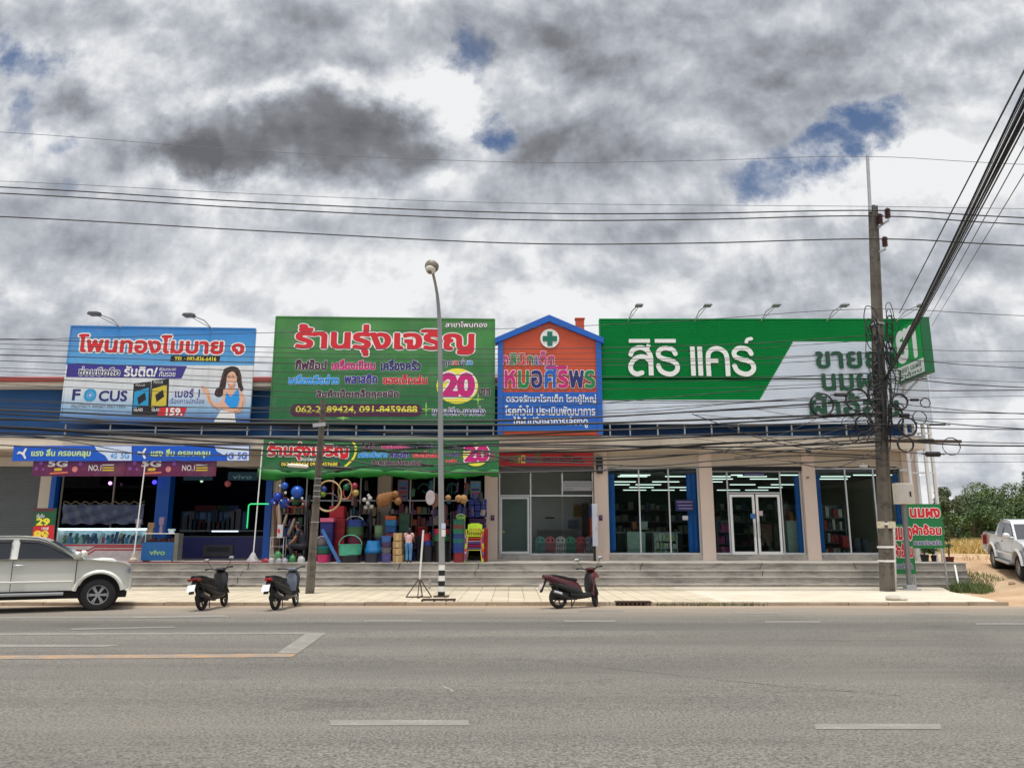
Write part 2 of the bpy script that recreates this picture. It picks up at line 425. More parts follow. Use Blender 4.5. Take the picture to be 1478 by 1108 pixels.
def panel(px, Y, m, parent, name, th=.05, shear=0.0, xs=0.0):
    X0, X1, Z0, Z1 = rect(*px, Y); b = MB(); k = shear
    vs = [(X0, Z0), (X1, Z0), (X1, Z1), (X0, Z1)]
    b.prism([(x, z + k * (x - xs)) for x, z in vs], Y, Y + th)
    return b.build(name, m, parent)
def decal(poly, Y, m, parent, name='print'):
    """flat printed area on the plane Y, outline in photo pixels"""
    b = MB(); b.add([P(x, y, Y) for x, y in poly], [tuple(range(len(poly)))]); return b.build(name, m, parent, fix=False)

# ------------------------------------------------------------------ the setting: ground, road, markings, kerb, pavement
KERB = 19.6; PAVE = .13; STEP0 = 25.8; PLAT = .872; FACE = 29.7
def zroad(Y): return .05 + .009 * (KERB - max(Y, 4.0))
def on_road(x, y):
    z = .08
    for _ in range(6):
        p = PZ(x, y, z); z = zroad(p.y)
    return PZ(x, y, z)
def sm(a, b, x):
    t = min(1, max(0, (x - a) / (b - a))); return t * t * (3 - 2 * t)
def zground(X, Y):
    k = sm(13.3, 16.8, X) if Y < 34 else 1
    base = -.08 if Y < 19.7 else -.02
    return base + .98 * (.7 * min(1, max(0, (Y - 20.1) / 11.9)) + .3 * sm(20.1, 32, Y)) * k
def node_mat(name, fn):
    m = bpy.data.materials.new(name); m.use_nodes = True; nt = m.node_tree; fn(nt, nt.nodes['Principled BSDF']); MATS[name] = m; return m
def nn(nt, t, **k):
    n = nt.nodes.new(t)
    for a, b in k.items(): setattr(n, a, b)
    return n
def noise_n(nt, vec, scale, detail=6, rough=.6, mscale=(1, 1, 1)):
    mp = nn(nt, 'ShaderNodeMapping'); mp.inputs['Scale'].default_value = mscale; nt.links.new(vec, mp.inputs[0])
    n = nn(nt, 'ShaderNodeTexNoise'); n.inputs['Scale'].default_value = scale; n.inputs['Detail'].default_value = detail; n.inputs['Roughness'].default_value = rough
    nt.links.new(mp.outputs[0], n.inputs['Vector']); return n.outputs['Fac']
def rng(nt, v, a, b, c=0.0, d=1.0, smooth=True):
    n = nn(nt, 'ShaderNodeMapRange', interpolation_type='SMOOTHSTEP' if smooth else 'LINEAR'); nt.links.new(v, n.inputs[0])
    for i, q in enumerate((a, b, c, d)): n.inputs[i + 1].default_value = q
    return n.outputs[0]
def mixc(nt, f, a, b, mode='MIX'):
    n = nn(nt, 'ShaderNodeMix', data_type='RGBA', blend_type=mode)
    for s, v in (('A', a), ('B', b)):
        if isinstance(v, tuple): n.inputs[s].default_value = (*v, 1)
        else: nt.links.new(v, n.inputs[s])
    if isinstance(f, float): n.inputs['Factor'].default_value = f
    else: nt.links.new(f, n.inputs['Factor'])
    return n.outputs['Result']
def mth(nt, op, a, b=0.0):
    n = nn(nt, 'ShaderNodeMath', operation=op)
    for i, v in enumerate((a, b)):
        if isinstance(v, (int, float)): n.inputs[i].default_value = v
        else: nt.links.new(v, n.inputs[i])
    return n.outputs[0]
def asphalt(nt, b):
    v = nn(nt, 'ShaderNodeNewGeometry').outputs['Position']; sep = nn(nt, 'ShaderNodeSeparateXYZ'); nt.links.new(v, sep.inputs[0])
    fine = noise_n(nt, v, 42, 3, .8); mid = noise_n(nt, v, 11, 5, .7); big = noise_n(nt, v, .35, 6, .6); lane = noise_n(nt, v, 1.0, 6, .62, (.09, .62, 1)); drag = noise_n(nt, v, 3.0, 5, .6, (.05, 1.6, 1))
    col = mixc(nt, rng(nt, fine, .36, .64), C(94, 92, 89), C(160, 156, 150))
    col = mixc(nt, mth(nt, 'MULTIPLY', rng(nt, mid, .45, .75), .35), col, C(150, 147, 140))
    col = mixc(nt, mth(nt, 'MULTIPLY', rng(nt, lane, .42, .62), .28), col, C(78, 77, 76))
    col = mixc(nt, mth(nt, 'MULTIPLY', rng(nt, drag, .52, .72), .25), col, C(158, 150, 140))
    col = mixc(nt, mth(nt, 'MULTIPLY', rng(nt, big, .45, .7), .22), col, C(150, 143, 134))
    oil = noise_n(nt, v, .9, 8, .68, (.5, 1, 1)); col = mixc(nt, mth(nt, 'MULTIPLY', rng(nt, oil, .56, .70), .40), col, C(80, 78, 76))
    # red dust washed along the kerb
    for y0, y1, a in ((14.3, 15.5, .38), (12.0, 12.6, .14), (16.4, 17.0, .14), (9.2, 10.2, .16)):
        yy = mth(nt, 'ADD', sep.outputs[1], mth(nt, 'MULTIPLY', noise_n(nt, v, .5, 5, .6, (.12, 1, 1)), 1.2)); band = mth(nt, 'MULTIPLY', rng(nt, yy, y0, y0 + .5), rng(nt, yy, y1 + .9, y1 + .2)); col = mixc(nt, mth(nt, 'MULTIPLY', band, a), col, C(88, 87, 87))
    ed = mth(nt, 'ADD', sep.outputs[1], mth(nt, 'MULTIPLY', noise_n(nt, v, .8, 7, .65, (.3, 1, 1)), 1.6))
    col = mixc(nt, mth(nt, 'MULTIPLY', rng(nt, ed, KERB - .5, KERB + .9), .75), col, C(206, 176, 150)); ed2 = mth(nt, 'ADD', sep.outputs[1], mth(nt, 'MULTIPLY', noise_n(nt, v, .6, 6, .6, (.2, 1, 1)), 2.0)); col = mixc(nt, mth(nt, 'MULTIPLY', rng(nt, ed2, 16.6, 19.6), .40), col, C(196, 180, 164))
    col = mixc(nt, 1.0, col, (.75, .74, .71), 'MULTIPLY'); nt.links.new(col, b.inputs['Base Color']); b.inputs['Roughness'].default_value = .9; b.inputs['Specular IOR Level'].default_value = .25
    bp = nn(nt, 'ShaderNodeBump'); bp.inputs['Strength'].default_value = .6; bp.inputs['Distance'].default_value = .012; nt.links.new(fine, bp.inputs['Height']); nt.links.new(bp.outputs[0], b.inputs['Normal'])
def earth(nt, b):
    v = nn(nt, 'ShaderNodeNewGeometry').outputs['Position']; sep = nn(nt, 'ShaderNodeSeparateXYZ'); nt.links.new(v, sep.inputs[0])
    n1 = noise_n(nt, v, .5, 8, .65); n2 = noise_n(nt, v, 6, 6, .7); n3 = noise_n(nt, v, .25, 5, .6, (1, .3, 1))
    col = mixc(nt, rng(nt, n1, .35, .65), C(178, 146, 114), C(202, 174, 142))
    col = mixc(nt, mth(nt, 'MULTIPLY', rng(nt, n2, .5, .8), .5), col, C(150, 112, 80))
    col = mixc(nt, mth(nt, 'MULTIPLY', rng(nt, n3, .48, .68), .6), col, C(214, 190, 158))
    far = mth(nt, 'ADD', sep.outputs[1], mth(nt, 'MULTIPLY', n1, 6.0))
    col = mixc(nt, rng(nt, far, 38, 43), col, C(176, 158, 104))
    nt.links.new(col, b.inputs['Base Color']); b.inputs['Roughness'].default_value = .95
    bp = nn(nt, 'ShaderNodeBump'); bp.inputs['Strength'].default_value = .7; bp.inputs['Distance'].default_value = .06; nt.links.new(n2, bp.inputs['Height']); nt.links.new(bp.outputs[0], b.inputs['Normal'])
def pavers(nt, b):
    v = nn(nt, 'ShaderNodeTexCoord').outputs['Object']
    br = nn(nt, 'ShaderNodeTexBrick', offset=0.0); nt.links.new(v, br.inputs['Vector']); br.inputs['Scale'].default_value = 1
    br.inputs['Brick Width'].default_value = .42; br.inputs['Row Height'].default_value = .42; br.inputs['Mortar Size'].default_value = .012
    br.inputs['Color1'].default_value = (*C(205, 192, 168), 1); br.inputs['Color2'].default_value = (*C(190, 178, 155), 1); br.inputs['Mortar'].default_value = (*C(140, 128, 110), 1)
    n1 = noise_n(nt, v, .7, 8, .65); n2 = noise_n(nt, v, 9, 5, .7)
    col = mixc(nt, mth(nt, 'MULTIPLY', rng(nt, n1, .45, .7), .5), br.outputs['Color'], C(214, 204, 184))
    col = mixc(nt, mth(nt, 'MULTIPLY', rng(nt, n2, .55, .8), .3), col, C(150, 132, 110))
    nt.links.new(col, b.inputs['Base Color']); b.inputs['Roughness'].default_value = .85
def concrete_mat(name, c0, c1, dark, amt=.5):
    def fn(nt, b):
        v = nn(nt, 'ShaderNodeTexCoord').outputs['Object']
        n1 = noise_n(nt, v, .9, 8, .65); n2 = noise_n(nt, v, 3.0, 8, .7, (.35, 1, 1.6)); n3 = noise_n(nt, v, 28, 4, .7)
        col = mixc(nt, rng(nt, n1, .35, .65), c0, c1); col = mixc(nt, mth(nt, 'MULTIPLY', rng(nt, n2, .48, .7), amt), col, dark)
        col = mixc(nt, mth(nt, 'MULTIPLY', rng(nt, n3, .4, .7), .18), col, dark)
        nt.links.new(col, b.inputs['Base Color']); b.inputs['Roughness'].default_value = .9
        bp = nn(nt, 'ShaderNodeBump'); bp.inputs['Strength'].default_value = .3; bp.inputs['Distance'].default_value = .01; nt.links.new(n3, bp.inputs['Height']); nt.links.new(bp.outputs[0], b.inputs['Normal'])
    return node_mat(name, fn)
M_ASPH = node_mat('asphalt', asphalt); M_EARTH = node_mat('earth', earth); M_PAV = node_mat('pavers', pavers)
M_CONC = concrete_mat('pale_concrete', C(205, 195, 176), C(218, 208, 190), C(168, 152, 130), .35)
M_STEP = concrete_mat('step_concrete', C(150, 145, 138), C(178, 172, 163), C(84, 82, 80), .7)
M_KERB = concrete_mat('kerb_concrete', C(172, 156, 136), C(150, 134, 116), C(104, 84, 66), .6)
M_POLE = concrete_mat('pole_concrete', C(112, 105, 95), C(90, 84, 76), C(42, 38, 36), .85)

b = MB(); gx = [-600, -200, -60, -20, 0] + [8 + 1.0 * i for i in range(34)] + [50, 70, 100, 200, 600]
gy = [-120, -40, 0, 15, 19.6, 19.8] + [20.3 + .7 * i for i in range(20)] + [36, 42, 50, 70, 100, 200, 700]
rg = random.Random(3)
b.add([(x, y, zground(x, y) + (rg.uniform(-.03, .03) if 13 < x < 42 and 20.5 < y < 60 else 0)) for y in gy for x in gx],
      [(j * len(gx) + i, j * len(gx) + i + 1, (j + 1) * len(gx) + i + 1, (j + 1) * len(gx) + i) for j in range(len(gy) - 1) for i in range(len(gx) - 1)])
struct(b.build('ground', M_EARTH, smooth=True))
b = MB(); ys = [-30, 4.0, KERB + .02]
b.add([(x, y, zroad(y)) for y in ys for x in (-300, 300)], [(2 * j, 2 * j + 1, 2 * j + 3, 2 * j + 2) for j in range(2)])
struct(b.build('road', M_ASPH))
def crack(pts, wd, m=None):
    pts = [on_road(*q) for q in smooth_path(pts, 4)]; rk = random.Random(len(pts) * 7 + int(pts[0].x * 10)); b = MB(); L_ = []
    for p in pts: L_.append((p.x, p.y + rk.uniform(-.03, .03), p.z + .003))
    for p, q in zip(L_, L_[1:]):
        d = (Vector(q) - Vector(p)).normalized(); n_ = Vector((-d.y, d.x, 0)) * wd * rk.uniform(.4, 1.2) / 2
        b.quad(Vector(p) - n_, Vector(q) - n_, Vector(q) + n_, Vector(p) + n_)
    tag(b.build('road_crack', m or mat('sealed_crack', C(60, 60, 61), .8, var=.2)), kind='structure')
crack([(739, 950), (820, 958), (900, 966), (1010, 978), (1130, 990), (1230, 998), (1300, 1004)], .010)
if 0: crack([(970, 940), (988, 941), (1004, 940)], .09); crack([(1410, 953), (1450, 956), (1490, 955)], .09); crack([(500, 932), (560, 933), (640, 936)], .02); crack([(1060, 1066), (1200, 1070), (1330, 1082), (1440, 1090)], .02)
crack([(639, 990), (648, 994), (655, 997)], .02, mat('paint_fleck', C(160, 158, 150), .8))
if 0: crack([(530, 897), (480, 903), (560, 905), (700, 904)], .10); crack([(-20, 902), (140, 903), (300, 902)], .05)
# the low row across the road: the shop glass mirrors it
opp = thing('building', 'long low grey row across the road, mirrored darkly in the shop glass', 'building', (2, -18, 0))
MB().box(-46, 50, -26, -18, -.1, 6.6).build('wall', mat('opposite_wall', C(112, 110, 106), .9, var=.2, scale=.3), opp); b = MB().prism([(-17.0, 6.6), (-22, 8.6), (-27, 6.6)], -47, 51); b.v = [(y, x, z) for x, y, z in b.v]; b.build('roof', mat('opposite_roof', C(84, 70, 64), .8), opp)
for i in range(16): MB().box(-43 + i * 5.8, -43 + i * 5.8 + 4.4, -18.06, -17.99, .1, 3.2).build('shutter', mat('opposite_shutter', C(70 + 12 * (i % 3), 74, 78), .6, .2), opp); MB().box(-42 + i * 5.8, -42 + i * 5.8 + 2.4, -18.05, -17.99, 4.0, 5.4).build('window', mat('opposite_window', C(36, 42, 50), .2), opp)

def wear(base, amt):
    def fn(nt, b):
        v = nn(nt, 'ShaderNodeTexCoord').outputs['Object']; n1 = noise_n(nt, v, 22, 5, .75); n2 = noise_n(nt, v, 2.2, 6, .6)
        f = mth(nt, 'ADD', mth(nt, 'MULTIPLY', n1, .6), mth(nt, 'MULTIPLY', n2, .6))
        nt.links.new(mixc(nt, rng(nt, f, amt - .14, amt + .16), base, C(128, 124, 118)), b.inputs['Base Color']); b.inputs['Roughness'].default_value = .8
    return fn
M_LINE = node_mat('worn_white_line', wear(C(160, 157, 146), .50)); M_LINE2 = node_mat('faded_white_line', wear(C(150, 147, 140), .45)); M_ORANGE = node_mat('worn_orange_line', wear(C(182, 140, 96), .56))
def marking(poly, m, lift=.004):
    b = MB(); pts = [on_road(*q) for q in poly]; b.add([(p.x, p.y, p.z + lift) for p in pts], [tuple(range(len(pts)))])
    tag(b.build('road_marking', m), kind='structure')
for x0, x1, y, h in ((475, 676, 1043, 8), (1175, 1357, 1048.5, 8), (525, 608, 895.5, 2.2), (814, 888, 896, 2.2), (1104, 1184, 897, 2.2), (1408, 1478, 900, 2.2), (1060, 1130, 885, 1.6), (1310, 1390, 885.5, 1.6), (600, 700, 880, 1.6), (835, 900, 881, 1.6)):
    marking([(x0, y - h / 2), (x1, y - h / 2), (x1 + h * .3, y + h / 2), (x0 + h * .3, y + h / 2)], M_LINE if h > 3 else M_LINE2)
marking([(-400, 915), (440, 912.4), (471, 913), (470, 914.6), (-400, 917.6)], M_LINE)
marking([(443, 913.4), (471, 913.4), (430, 943), (399, 943)], M_LINE, .006)
marking([(-500, 949), (399, 943.2), (428, 943.4), (420, 948), (-500, 955)], M_ORANGE)
marking([(-400, 928), (175, 930.5), (150, 933), (-400, 937)], M_LINE)
marking([(-300, 891), (330, 888.5), (330, 890.5), (-300, 894)], M_LINE2)
marking([(190, 889.5), (325, 887.5), (320, 890.5), (192, 892)], M_LINE, .006)
marking([(102, 907), (250, 904), (255, 905.5), (104, 909)], M_LINE2, .006)
# kerb, one stone every metre, with a few chipped and sunken ones
b = MB(); x = -60.0
while x < 11.6:
    L = rg.choice((.98, .99, 1.0)); dz = rg.uniform(-.012, .008); dy = rg.uniform(-.012, .012)
    if not 2.5 < x + .5 < 3.5:
        b.box(x, x + L - .012, KERB + dy, KERB + .16, -.2, PAVE + .004 + dz)
    x += L
struct(b.build('kerb', M_KERB, bevel=.012))
XC = 5.2
b = MB().prism([(-60, -.1), (XC, -.1), (XC, PAVE), (-60, PAVE)], KERB + .162, STEP0 + .2); struct(b.build('pavement', M_PAV))
b = MB(); ring = [(XC + .004, KERB + .162), (11.6, KERB + .162), (12.1, KERB + .25), (12.3, KERB + .8), (13.0, 23.6), (13.7, 25.2), (13.9, STEP0 + .2), (XC + .004, STEP0 + .2)]
n = len(ring); b.add([(x, y, -.15) for x, y in ring] + [(x, y, PAVE + .003) for x, y in ring], [tuple(range(n))[::-1], tuple(range(n, 2 * n))] + [(k, (k + 1) % n, (k + 1) % n + n, k + n) for k in range(n)])
struct(b.build('pavement_concrete', M_CONC))
# drain mouth in the kerb with its cast grate
g = thing('drain_grate', 'rusty iron drain grate set in the kerb beside the red scooter', 'drain', (3.0, KERB + .08, 0))
M_RUST = paint(70, 52, 42, .8, 'rusty_iron', var=.3, scale=9)
b = MB().box(2.58, 3.42, KERB + .1, KERB + .16, -.15, PAVE - .03); b.box(2.56, 3.44, KERB - .02, KERB + .34, PAVE + .004, PAVE + .02); b.build('frame', M_RUST, g)
b = MB()
for i in range(8): b.box(2.62 + i * .105, 2.67 + i * .105, KERB - .035, KERB + .02, -.04, PAVE + .02)
b.build('grating', M_RUST, g)

# ------------------------------------------------------------------ the row of shops: one building
M_WALL = mat('beige_render', C(190, 178, 162), .8, var=.07, scale=.8, stain=(C(150, 134, 118), .35), streak=True)
M_PINK = mat('pinkish_render', C(216, 196, 182), .8, var=.05, scale=.9, stain=(C(170, 142, 124), .3), streak=True)
M_FASC = mat('fascia_render', C(220, 207, 188), .8, var=.06, scale=.8, stain=(C(128, 116, 104), .45), streak=(.5, 1, .1))
M_BLUE = mat('deep_blue_paint', C(4, 78, 138), .55, var=.12, scale=.8, stain=(C(10, 46, 92), .4))
M_PILB = mat('pilaster_blue_paint', C(0, 74, 158), .5, var=.06, scale=1)
M_ALU = mat('aluminium_frame', C(205, 208, 210), .4, .35, var=.04)
M_GLASS = glass('shop_glass', (.86, .94, .91), .36); M_GLASSD = glass('tinted_shop_glass', (.50, .60, .64), .2)
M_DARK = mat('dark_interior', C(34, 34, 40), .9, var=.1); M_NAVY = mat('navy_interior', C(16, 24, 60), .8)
M_STEEL = mat('galvanised_steel', C(176, 178, 180), .45, .5, var=.1); M_WHITE = paint(226, 226, 224, .5, 'white_paint', var=.05); M_BLACK = paint(20, 20, 22, .5, 'black_plastic', var=.05)
M_ROOF = mat('red_roof_sheet', C(150, 58, 50), .5, var=.1); M_CREAM = mat('cream_trim', C(222, 214, 200), .6)
M_SHUT = mat('grey_roller_shutter', C(92, 96, 98), .5, .3, var=.08)
K = .02659
def cx(px): return (px - 739) * K
bld = thing('shop_building', 'single storey row of shops with beige columns, blue upper wall and a stepped concrete terrace', 'building', (0, FACE, 0))
XL, XR = -26.0, cx(1318)
def part(name, m, **k):
    return lambda b: b.build(name, m, bld, **k)
ZT = [PAVE + .10, .438, .636, PLAT]; RX = [15.0, 15.1, 15.2, 15.35]
for i, z in enumerate(ZT):
    y0 = STEP0 + .3 * i
    b = MB(); b.box(XL, RX[i], y0, (42 if i == 3 else y0 + .45), -.1 if i == 0 else ZT[i - 1] - .1, z - .045 - .002 * i); b.box(XL, RX[i] + .012, y0 - .02, (41.9 if i == 3 else y0 + .40), z - .045, z); b.build('terrace' if i == 3 else 'step', M_STEP, bld, bevel=.008)
cols = [68, 237, 397, 555, 709, 867, 1019, 1168, 1313]
ZB = 4.40                       # head of the shop windows
ZF0, ZF1 = 4.97, 5.42           # fascia of the canopy slab
for i, c in enumerate(cols):
    w2 = .25
    m = M_PILB if c == 237 else M_PINK if i >= 4 else M_WALL
    MB().box(cx(c) - w2, cx(c) + w2, FACE - .05, FACE + .4, PLAT, ZF0 + .02).build('column', m, bld, bevel=.01)
MB().box(cx(74) + .05, cx(83), FACE - .12, FACE + .2, PLAT, ZF0 - .3).build('pilaster', M_PILB, bld)
MB().box(cx(388) - .05, cx(396) - .02, FACE - .16, FACE + .3, PLAT, ZF0 - .3).build('pilaster', M_PILB, bld)
MB().box(XL, XR - .003, FACE, FACE + .25, ZB, ZF0 + .015).build('lintel', M_WALL, bld)
MB().box(XL, XR + .15, 28.8, FACE + .3, ZF0, ZF1).build('canopy', M_FASC, bld, bevel=.015)
MB().box(XL, XR + .17, 28.77, 28.95, ZF1 + .002, ZF1 + .05).build('drip_flashing', M_STEEL, bld)
MB().box(XL, XR + .1, FACE - .3, FACE + .1, ZF1 + .003, 7.35).build('upper_wall', M_BLUE, bld)
MB().box(XL, XR + .3, FACE - 1.0, FACE + .6, 7.36, 7.52).build('eaves', M_CREAM, bld)
b = MB(); b.prism([(FACE - 1.15, 7.53), (FACE - 1.15, 7.66), (FACE + 5, 9.0), (FACE + 13, 7.66), (FACE + 13, 7.53)], XL, XR + .4); b.v = [(y, x, z) for x, y, z in b.v]; b.build('roof', M_ROOF, bld)
b = MB().box(XL, XR, 41.6, 41.85, PLAT + .003, 7.35).box(XR - .25, XR - .01, FACE + .42, 41.58, PLAT + .003, 7.34).box(XL, XL + .2, FACE + .42, 41.58, PLAT, 7.34); b.build('rear_wall', M_WALL, bld)
M_CEIL = paint(84, 94, 90, .8, 'ceiling_board', var=.05); M_GREENW = paint(20, 66, 50, .7, 'green_wall_paint')
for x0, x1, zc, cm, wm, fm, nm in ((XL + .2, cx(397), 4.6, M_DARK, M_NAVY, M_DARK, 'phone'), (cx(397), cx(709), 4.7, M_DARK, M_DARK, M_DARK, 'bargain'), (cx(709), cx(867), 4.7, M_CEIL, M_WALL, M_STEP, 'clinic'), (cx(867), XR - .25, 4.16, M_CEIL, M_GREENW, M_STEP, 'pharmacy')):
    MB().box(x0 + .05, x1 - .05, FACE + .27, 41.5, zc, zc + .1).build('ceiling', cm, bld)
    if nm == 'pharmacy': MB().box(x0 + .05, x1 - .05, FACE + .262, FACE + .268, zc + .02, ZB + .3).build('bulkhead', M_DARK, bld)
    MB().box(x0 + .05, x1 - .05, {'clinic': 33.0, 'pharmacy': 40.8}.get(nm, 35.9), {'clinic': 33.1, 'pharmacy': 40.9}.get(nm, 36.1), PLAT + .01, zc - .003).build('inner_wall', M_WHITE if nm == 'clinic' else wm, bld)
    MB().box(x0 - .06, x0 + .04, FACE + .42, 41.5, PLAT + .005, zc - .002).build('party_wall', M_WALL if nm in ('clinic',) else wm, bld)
b = MB()
for i in range(44):
    z0 = PLAT + .02 + i * .08; b.prism([(FACE - .02 - .0, z0), (FACE - .045, z0 + .04), (FACE - .02, z0 + .079), (FACE + .02, z0 + .079), (FACE + .02, z0)], XL, cx(60))
b.v = [(y, x, z) for x, y, z in b.v]; b.build('roller_shutter', M_SHUT, bld)
MB().box(XL, cx(60) + .02, FACE - .1, FACE + .1, ZB - .0, ZB + .36).build('shutter_box', M_WALL, bld)

def bay(pl, pr, y_top, y_bot, verts, horiz=(), depth=.06, gm=None, Y=FACE + .12, fw=.05, no_pane=()):
    """one glazed bay in photo pixels: outer frame, mullions at verts, transoms (y, x0, x1) ; frame and its panes are parts of the building"""
    gm = gm or M_GLASS
    X0, X1, Z0, Z1 = rect(pl, y_top, pr, y_bot, Y); k = (X1 - X0) / (pr - pl); X = lambda q: X0 + (q - pl) * k
    Z = lambda q: P(739, q, Y).z
    b = MB(); b.box(X0, X0 + fw, Y, Y + depth, Z0, Z1).box(X1 - fw, X1, Y, Y + depth, Z0, Z1).box(X0 + fw, X1 - fw, Y + .002, Y + depth, Z0, Z0 + fw + .02).box(X0 + fw, X1 - fw, Y + .002, Y + depth, Z1 - fw, Z1)
    for q in verts:
        x, y0, y1 = (q, y_top, y_bot) if not isinstance(q, tuple) else q
        b.box(X(x) - fw / 2, X(x) + fw / 2, Y - .003, Y + depth - .003, Z(y1) + .01, Z(y0) - .01)
    for y, a, c in horiz: b.box(X(a) + fw * .4, X(c) - fw * .4, Y - .005, Y + depth - .005, Z(y) - fw / 2, Z(y) + fw / 2)
    fr = b.build('window_frame', M_ALU, bld)
    xs = sorted({pl, pr} | {q if not isinstance(q, tuple) else q[0] for q in verts})
    for a, c in zip(xs, xs[1:]):
        if (a, c) in no_pane: continue
        MB().box(X(a) + fw * .6, X(c) - fw * .6, Y + .025, Y + .031, Z0 + .03, Z1 - .03).build('pane', gm, fr)
    MB().box(X0 - .03, X1 + .03, FACE - .02, FACE + .22, PLAT - .02, Z0).build('window_plinth', M_STEP, bld)
    return X, Z
bay(877, 1010, 674, 800, (923.5, 966.5)); bay(1029, 1159, 679, 800, (1052, 1129), ((711, 1052, 1129),), no_pane=()); bay(1178, 1306, 675, 800, (1224, 1265))
bay(720, 857, 675, 801, ((766, 675, 801), (812, 675, 714)), ((715, 720, 857),), gm=glass('clinic_glass', (.90, .93, .93), .55))
# sliding leaves of the pharmacy entrance
for x0, x1, hx in ((1055, 1091, 1088), (1093, 1128, 1096)):
    X0, X1, Z0, Z1 = rect(x0, 713, x1, 800, FACE + .05); d = MB()
    d.box(X0, X0 + .09, FACE + .05, FACE + .1, Z0, Z1).box(X1 - .09, X1, FACE + .05, FACE + .1, Z0, Z1).box(X0 + .09, X1 - .09, FACE + .052, FACE + .1, Z0, Z0 + .11).box(X0 + .09, X1 - .09, FACE + .052, FACE + .1, Z1 - .1, Z1)
    dr = d.build('door', M_WHITE, bld); MB().box(X0 + .08, X1 - .08, FACE + .07, FACE + .078, Z0 + .1, Z1 - .09).build('pane', M_GLASS, dr)
    hX = P(hx, 752, FACE).x; MB().tube([(hX, FACE + .05, 1.75), (hX, FACE, 1.78), (hX, FACE, 2.25), (hX, FACE + .05, 2.28)], .018, 8).build('handle', M_STEEL, dr)
X0, X1, Z0, Z1 = rect(722, 717, 764, 799, FACE + .06)
d = MB().box(X0, X0 + .07, FACE + .06, FACE + .1, Z0, Z1).box(X1 - .07, X1, FACE + .06, FACE + .1, Z0, Z1).box(X0 + .07, X1 - .07, FACE + .062, FACE + .1, Z0, Z0 + .09).box(X0 + .07, X1 - .07, FACE + .062, FACE + .1, Z1 - .07, Z1)
dr = d.build('door', M_ALU, bld); MB().box(X0 + .06, X1 - .06, FACE + .075, FACE + .082, Z0 + .08, Z1 - .06).build('pane', M_GLASS, dr)
MB().ell((X0 + .13, FACE + .04, 1.93), .045).build('handle', paint(214, 184, 96, .3, 'brass', metal=.8), dr)
MB().box(cx(1029), cx(1159), FACE - .02, FACE + .1, ZB - .16, ZB - .005).build('shutter_housing', M_DARK, bld)
MB().box(cx(720), cx(857), FACE - .03, FACE + .1, ZB - .2, ZB - .005).build('shutter_housing', mat('grey_shutter_box', C(96, 94, 98), .6), bld)
# bargain shop: opened front, slim frames of the raised glazing
b = MB()
for x in (442, 480, 520, 592, 626, 671): b.box(cx(x) - .025, cx(x) + .025, FACE + .1, FACE + .16, PLAT, ZB)
b.box(cx(405), cx(548), FACE + .101, FACE + .159, 3.08, 3.13).box(cx(563), cx(702), FACE + .101, FACE + .159, 3.08, 3.13)
b.build('window_frame', M_ALU, bld)
b = MB()
for x in (88, 163, 229): b.box(cx(x) - .03, cx(x) + .03, FACE + .1, FACE + .16, PLAT, ZB)
b.box(cx(88), cx(229), FACE + .101, FACE + .159, 1.7, 1.76); fr = b.build('window_frame', mat('dull_frame', C(120, 112, 104), .5), bld)
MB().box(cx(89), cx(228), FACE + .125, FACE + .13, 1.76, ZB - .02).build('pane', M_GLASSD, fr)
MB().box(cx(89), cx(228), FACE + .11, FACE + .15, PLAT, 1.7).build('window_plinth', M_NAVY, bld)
rk2 = random.Random(12)
for px0 in (352, 575, 690, 930, 1105, 1240):            # settlement cracks that run down the steps
    x = XA0 = (px0 - 739) / F * 26.2 / 1.025
    for i in range(3, -1, -1):
        zt_, zb2 = ZT[i] - .002, (ZT[i - 1] if i else PAVE) + .002; y = STEP0 + .3 * i - .024; b = MB(); n = 4
        for k in range(n):
            x2 = x + rk2.uniform(-.05, .03); z0, z1 = zt_ + (zb2 - zt_) * k / n, zt_ + (zb2 - zt_) * (k + 1) / n; b.quad((x, y, z0), (x + .022, y, z0), (x2 + .018, y, z1), (x2, y, z1)); x = x2
        b.build('crack', M_DARK, bld, fix=False)
        if px0 != 352 and rk2.random() < .4: break
# blue curtains hung behind the pharmacy glass
M_CURT = mat('blue_curtain', C(18, 96, 190), .6, var=.08)
for x0, x1, y0, y1 in ((877, 888, 680, 795), (992, 1011, 682, 796), (1149, 1160, 686, 798), (1179, 1187, 681, 796), (1293, 1306, 684, 796)):
    X0, X1, Z0, Z1 = rect(x0, y0, x1, y1, FACE + .35); b = MB(); pts = []
    n = max(4, int((X1 - X0) / .05))
    top = [(X0 + (X1 - X0) * i / n, FACE + .35 + .025 * math.sin(i * 1.7), Z1) for i in range(n + 1)]; bot = [(p[0], p[1], Z0) for p in top]
    b.add(top + bot, [(i, i + 1, n + 2 + i, n + 1 + i) for i in range(n)])
    o = tag(b.build('curtain', M_CURT, smooth=True), 'blue curtain hanging behind the pharmacy glass at window end beside column %d' % 0, 'curtain', 'blue curtains in the pharmacy windows')
    o['label'] = {877: 'blue curtain next to the clinic end of the pharmacy, gathered against the first glass pane', 992: 'wide pale blue curtain behind the purple notice in the pharmacy window', 1149: 'narrow blue curtain beside the white box behind the pharmacy door bay', 1179: 'narrow blue curtain just past the column after the pharmacy door', 1293: 'blue curtain at the end pane behind the big utility pole'}[x0]

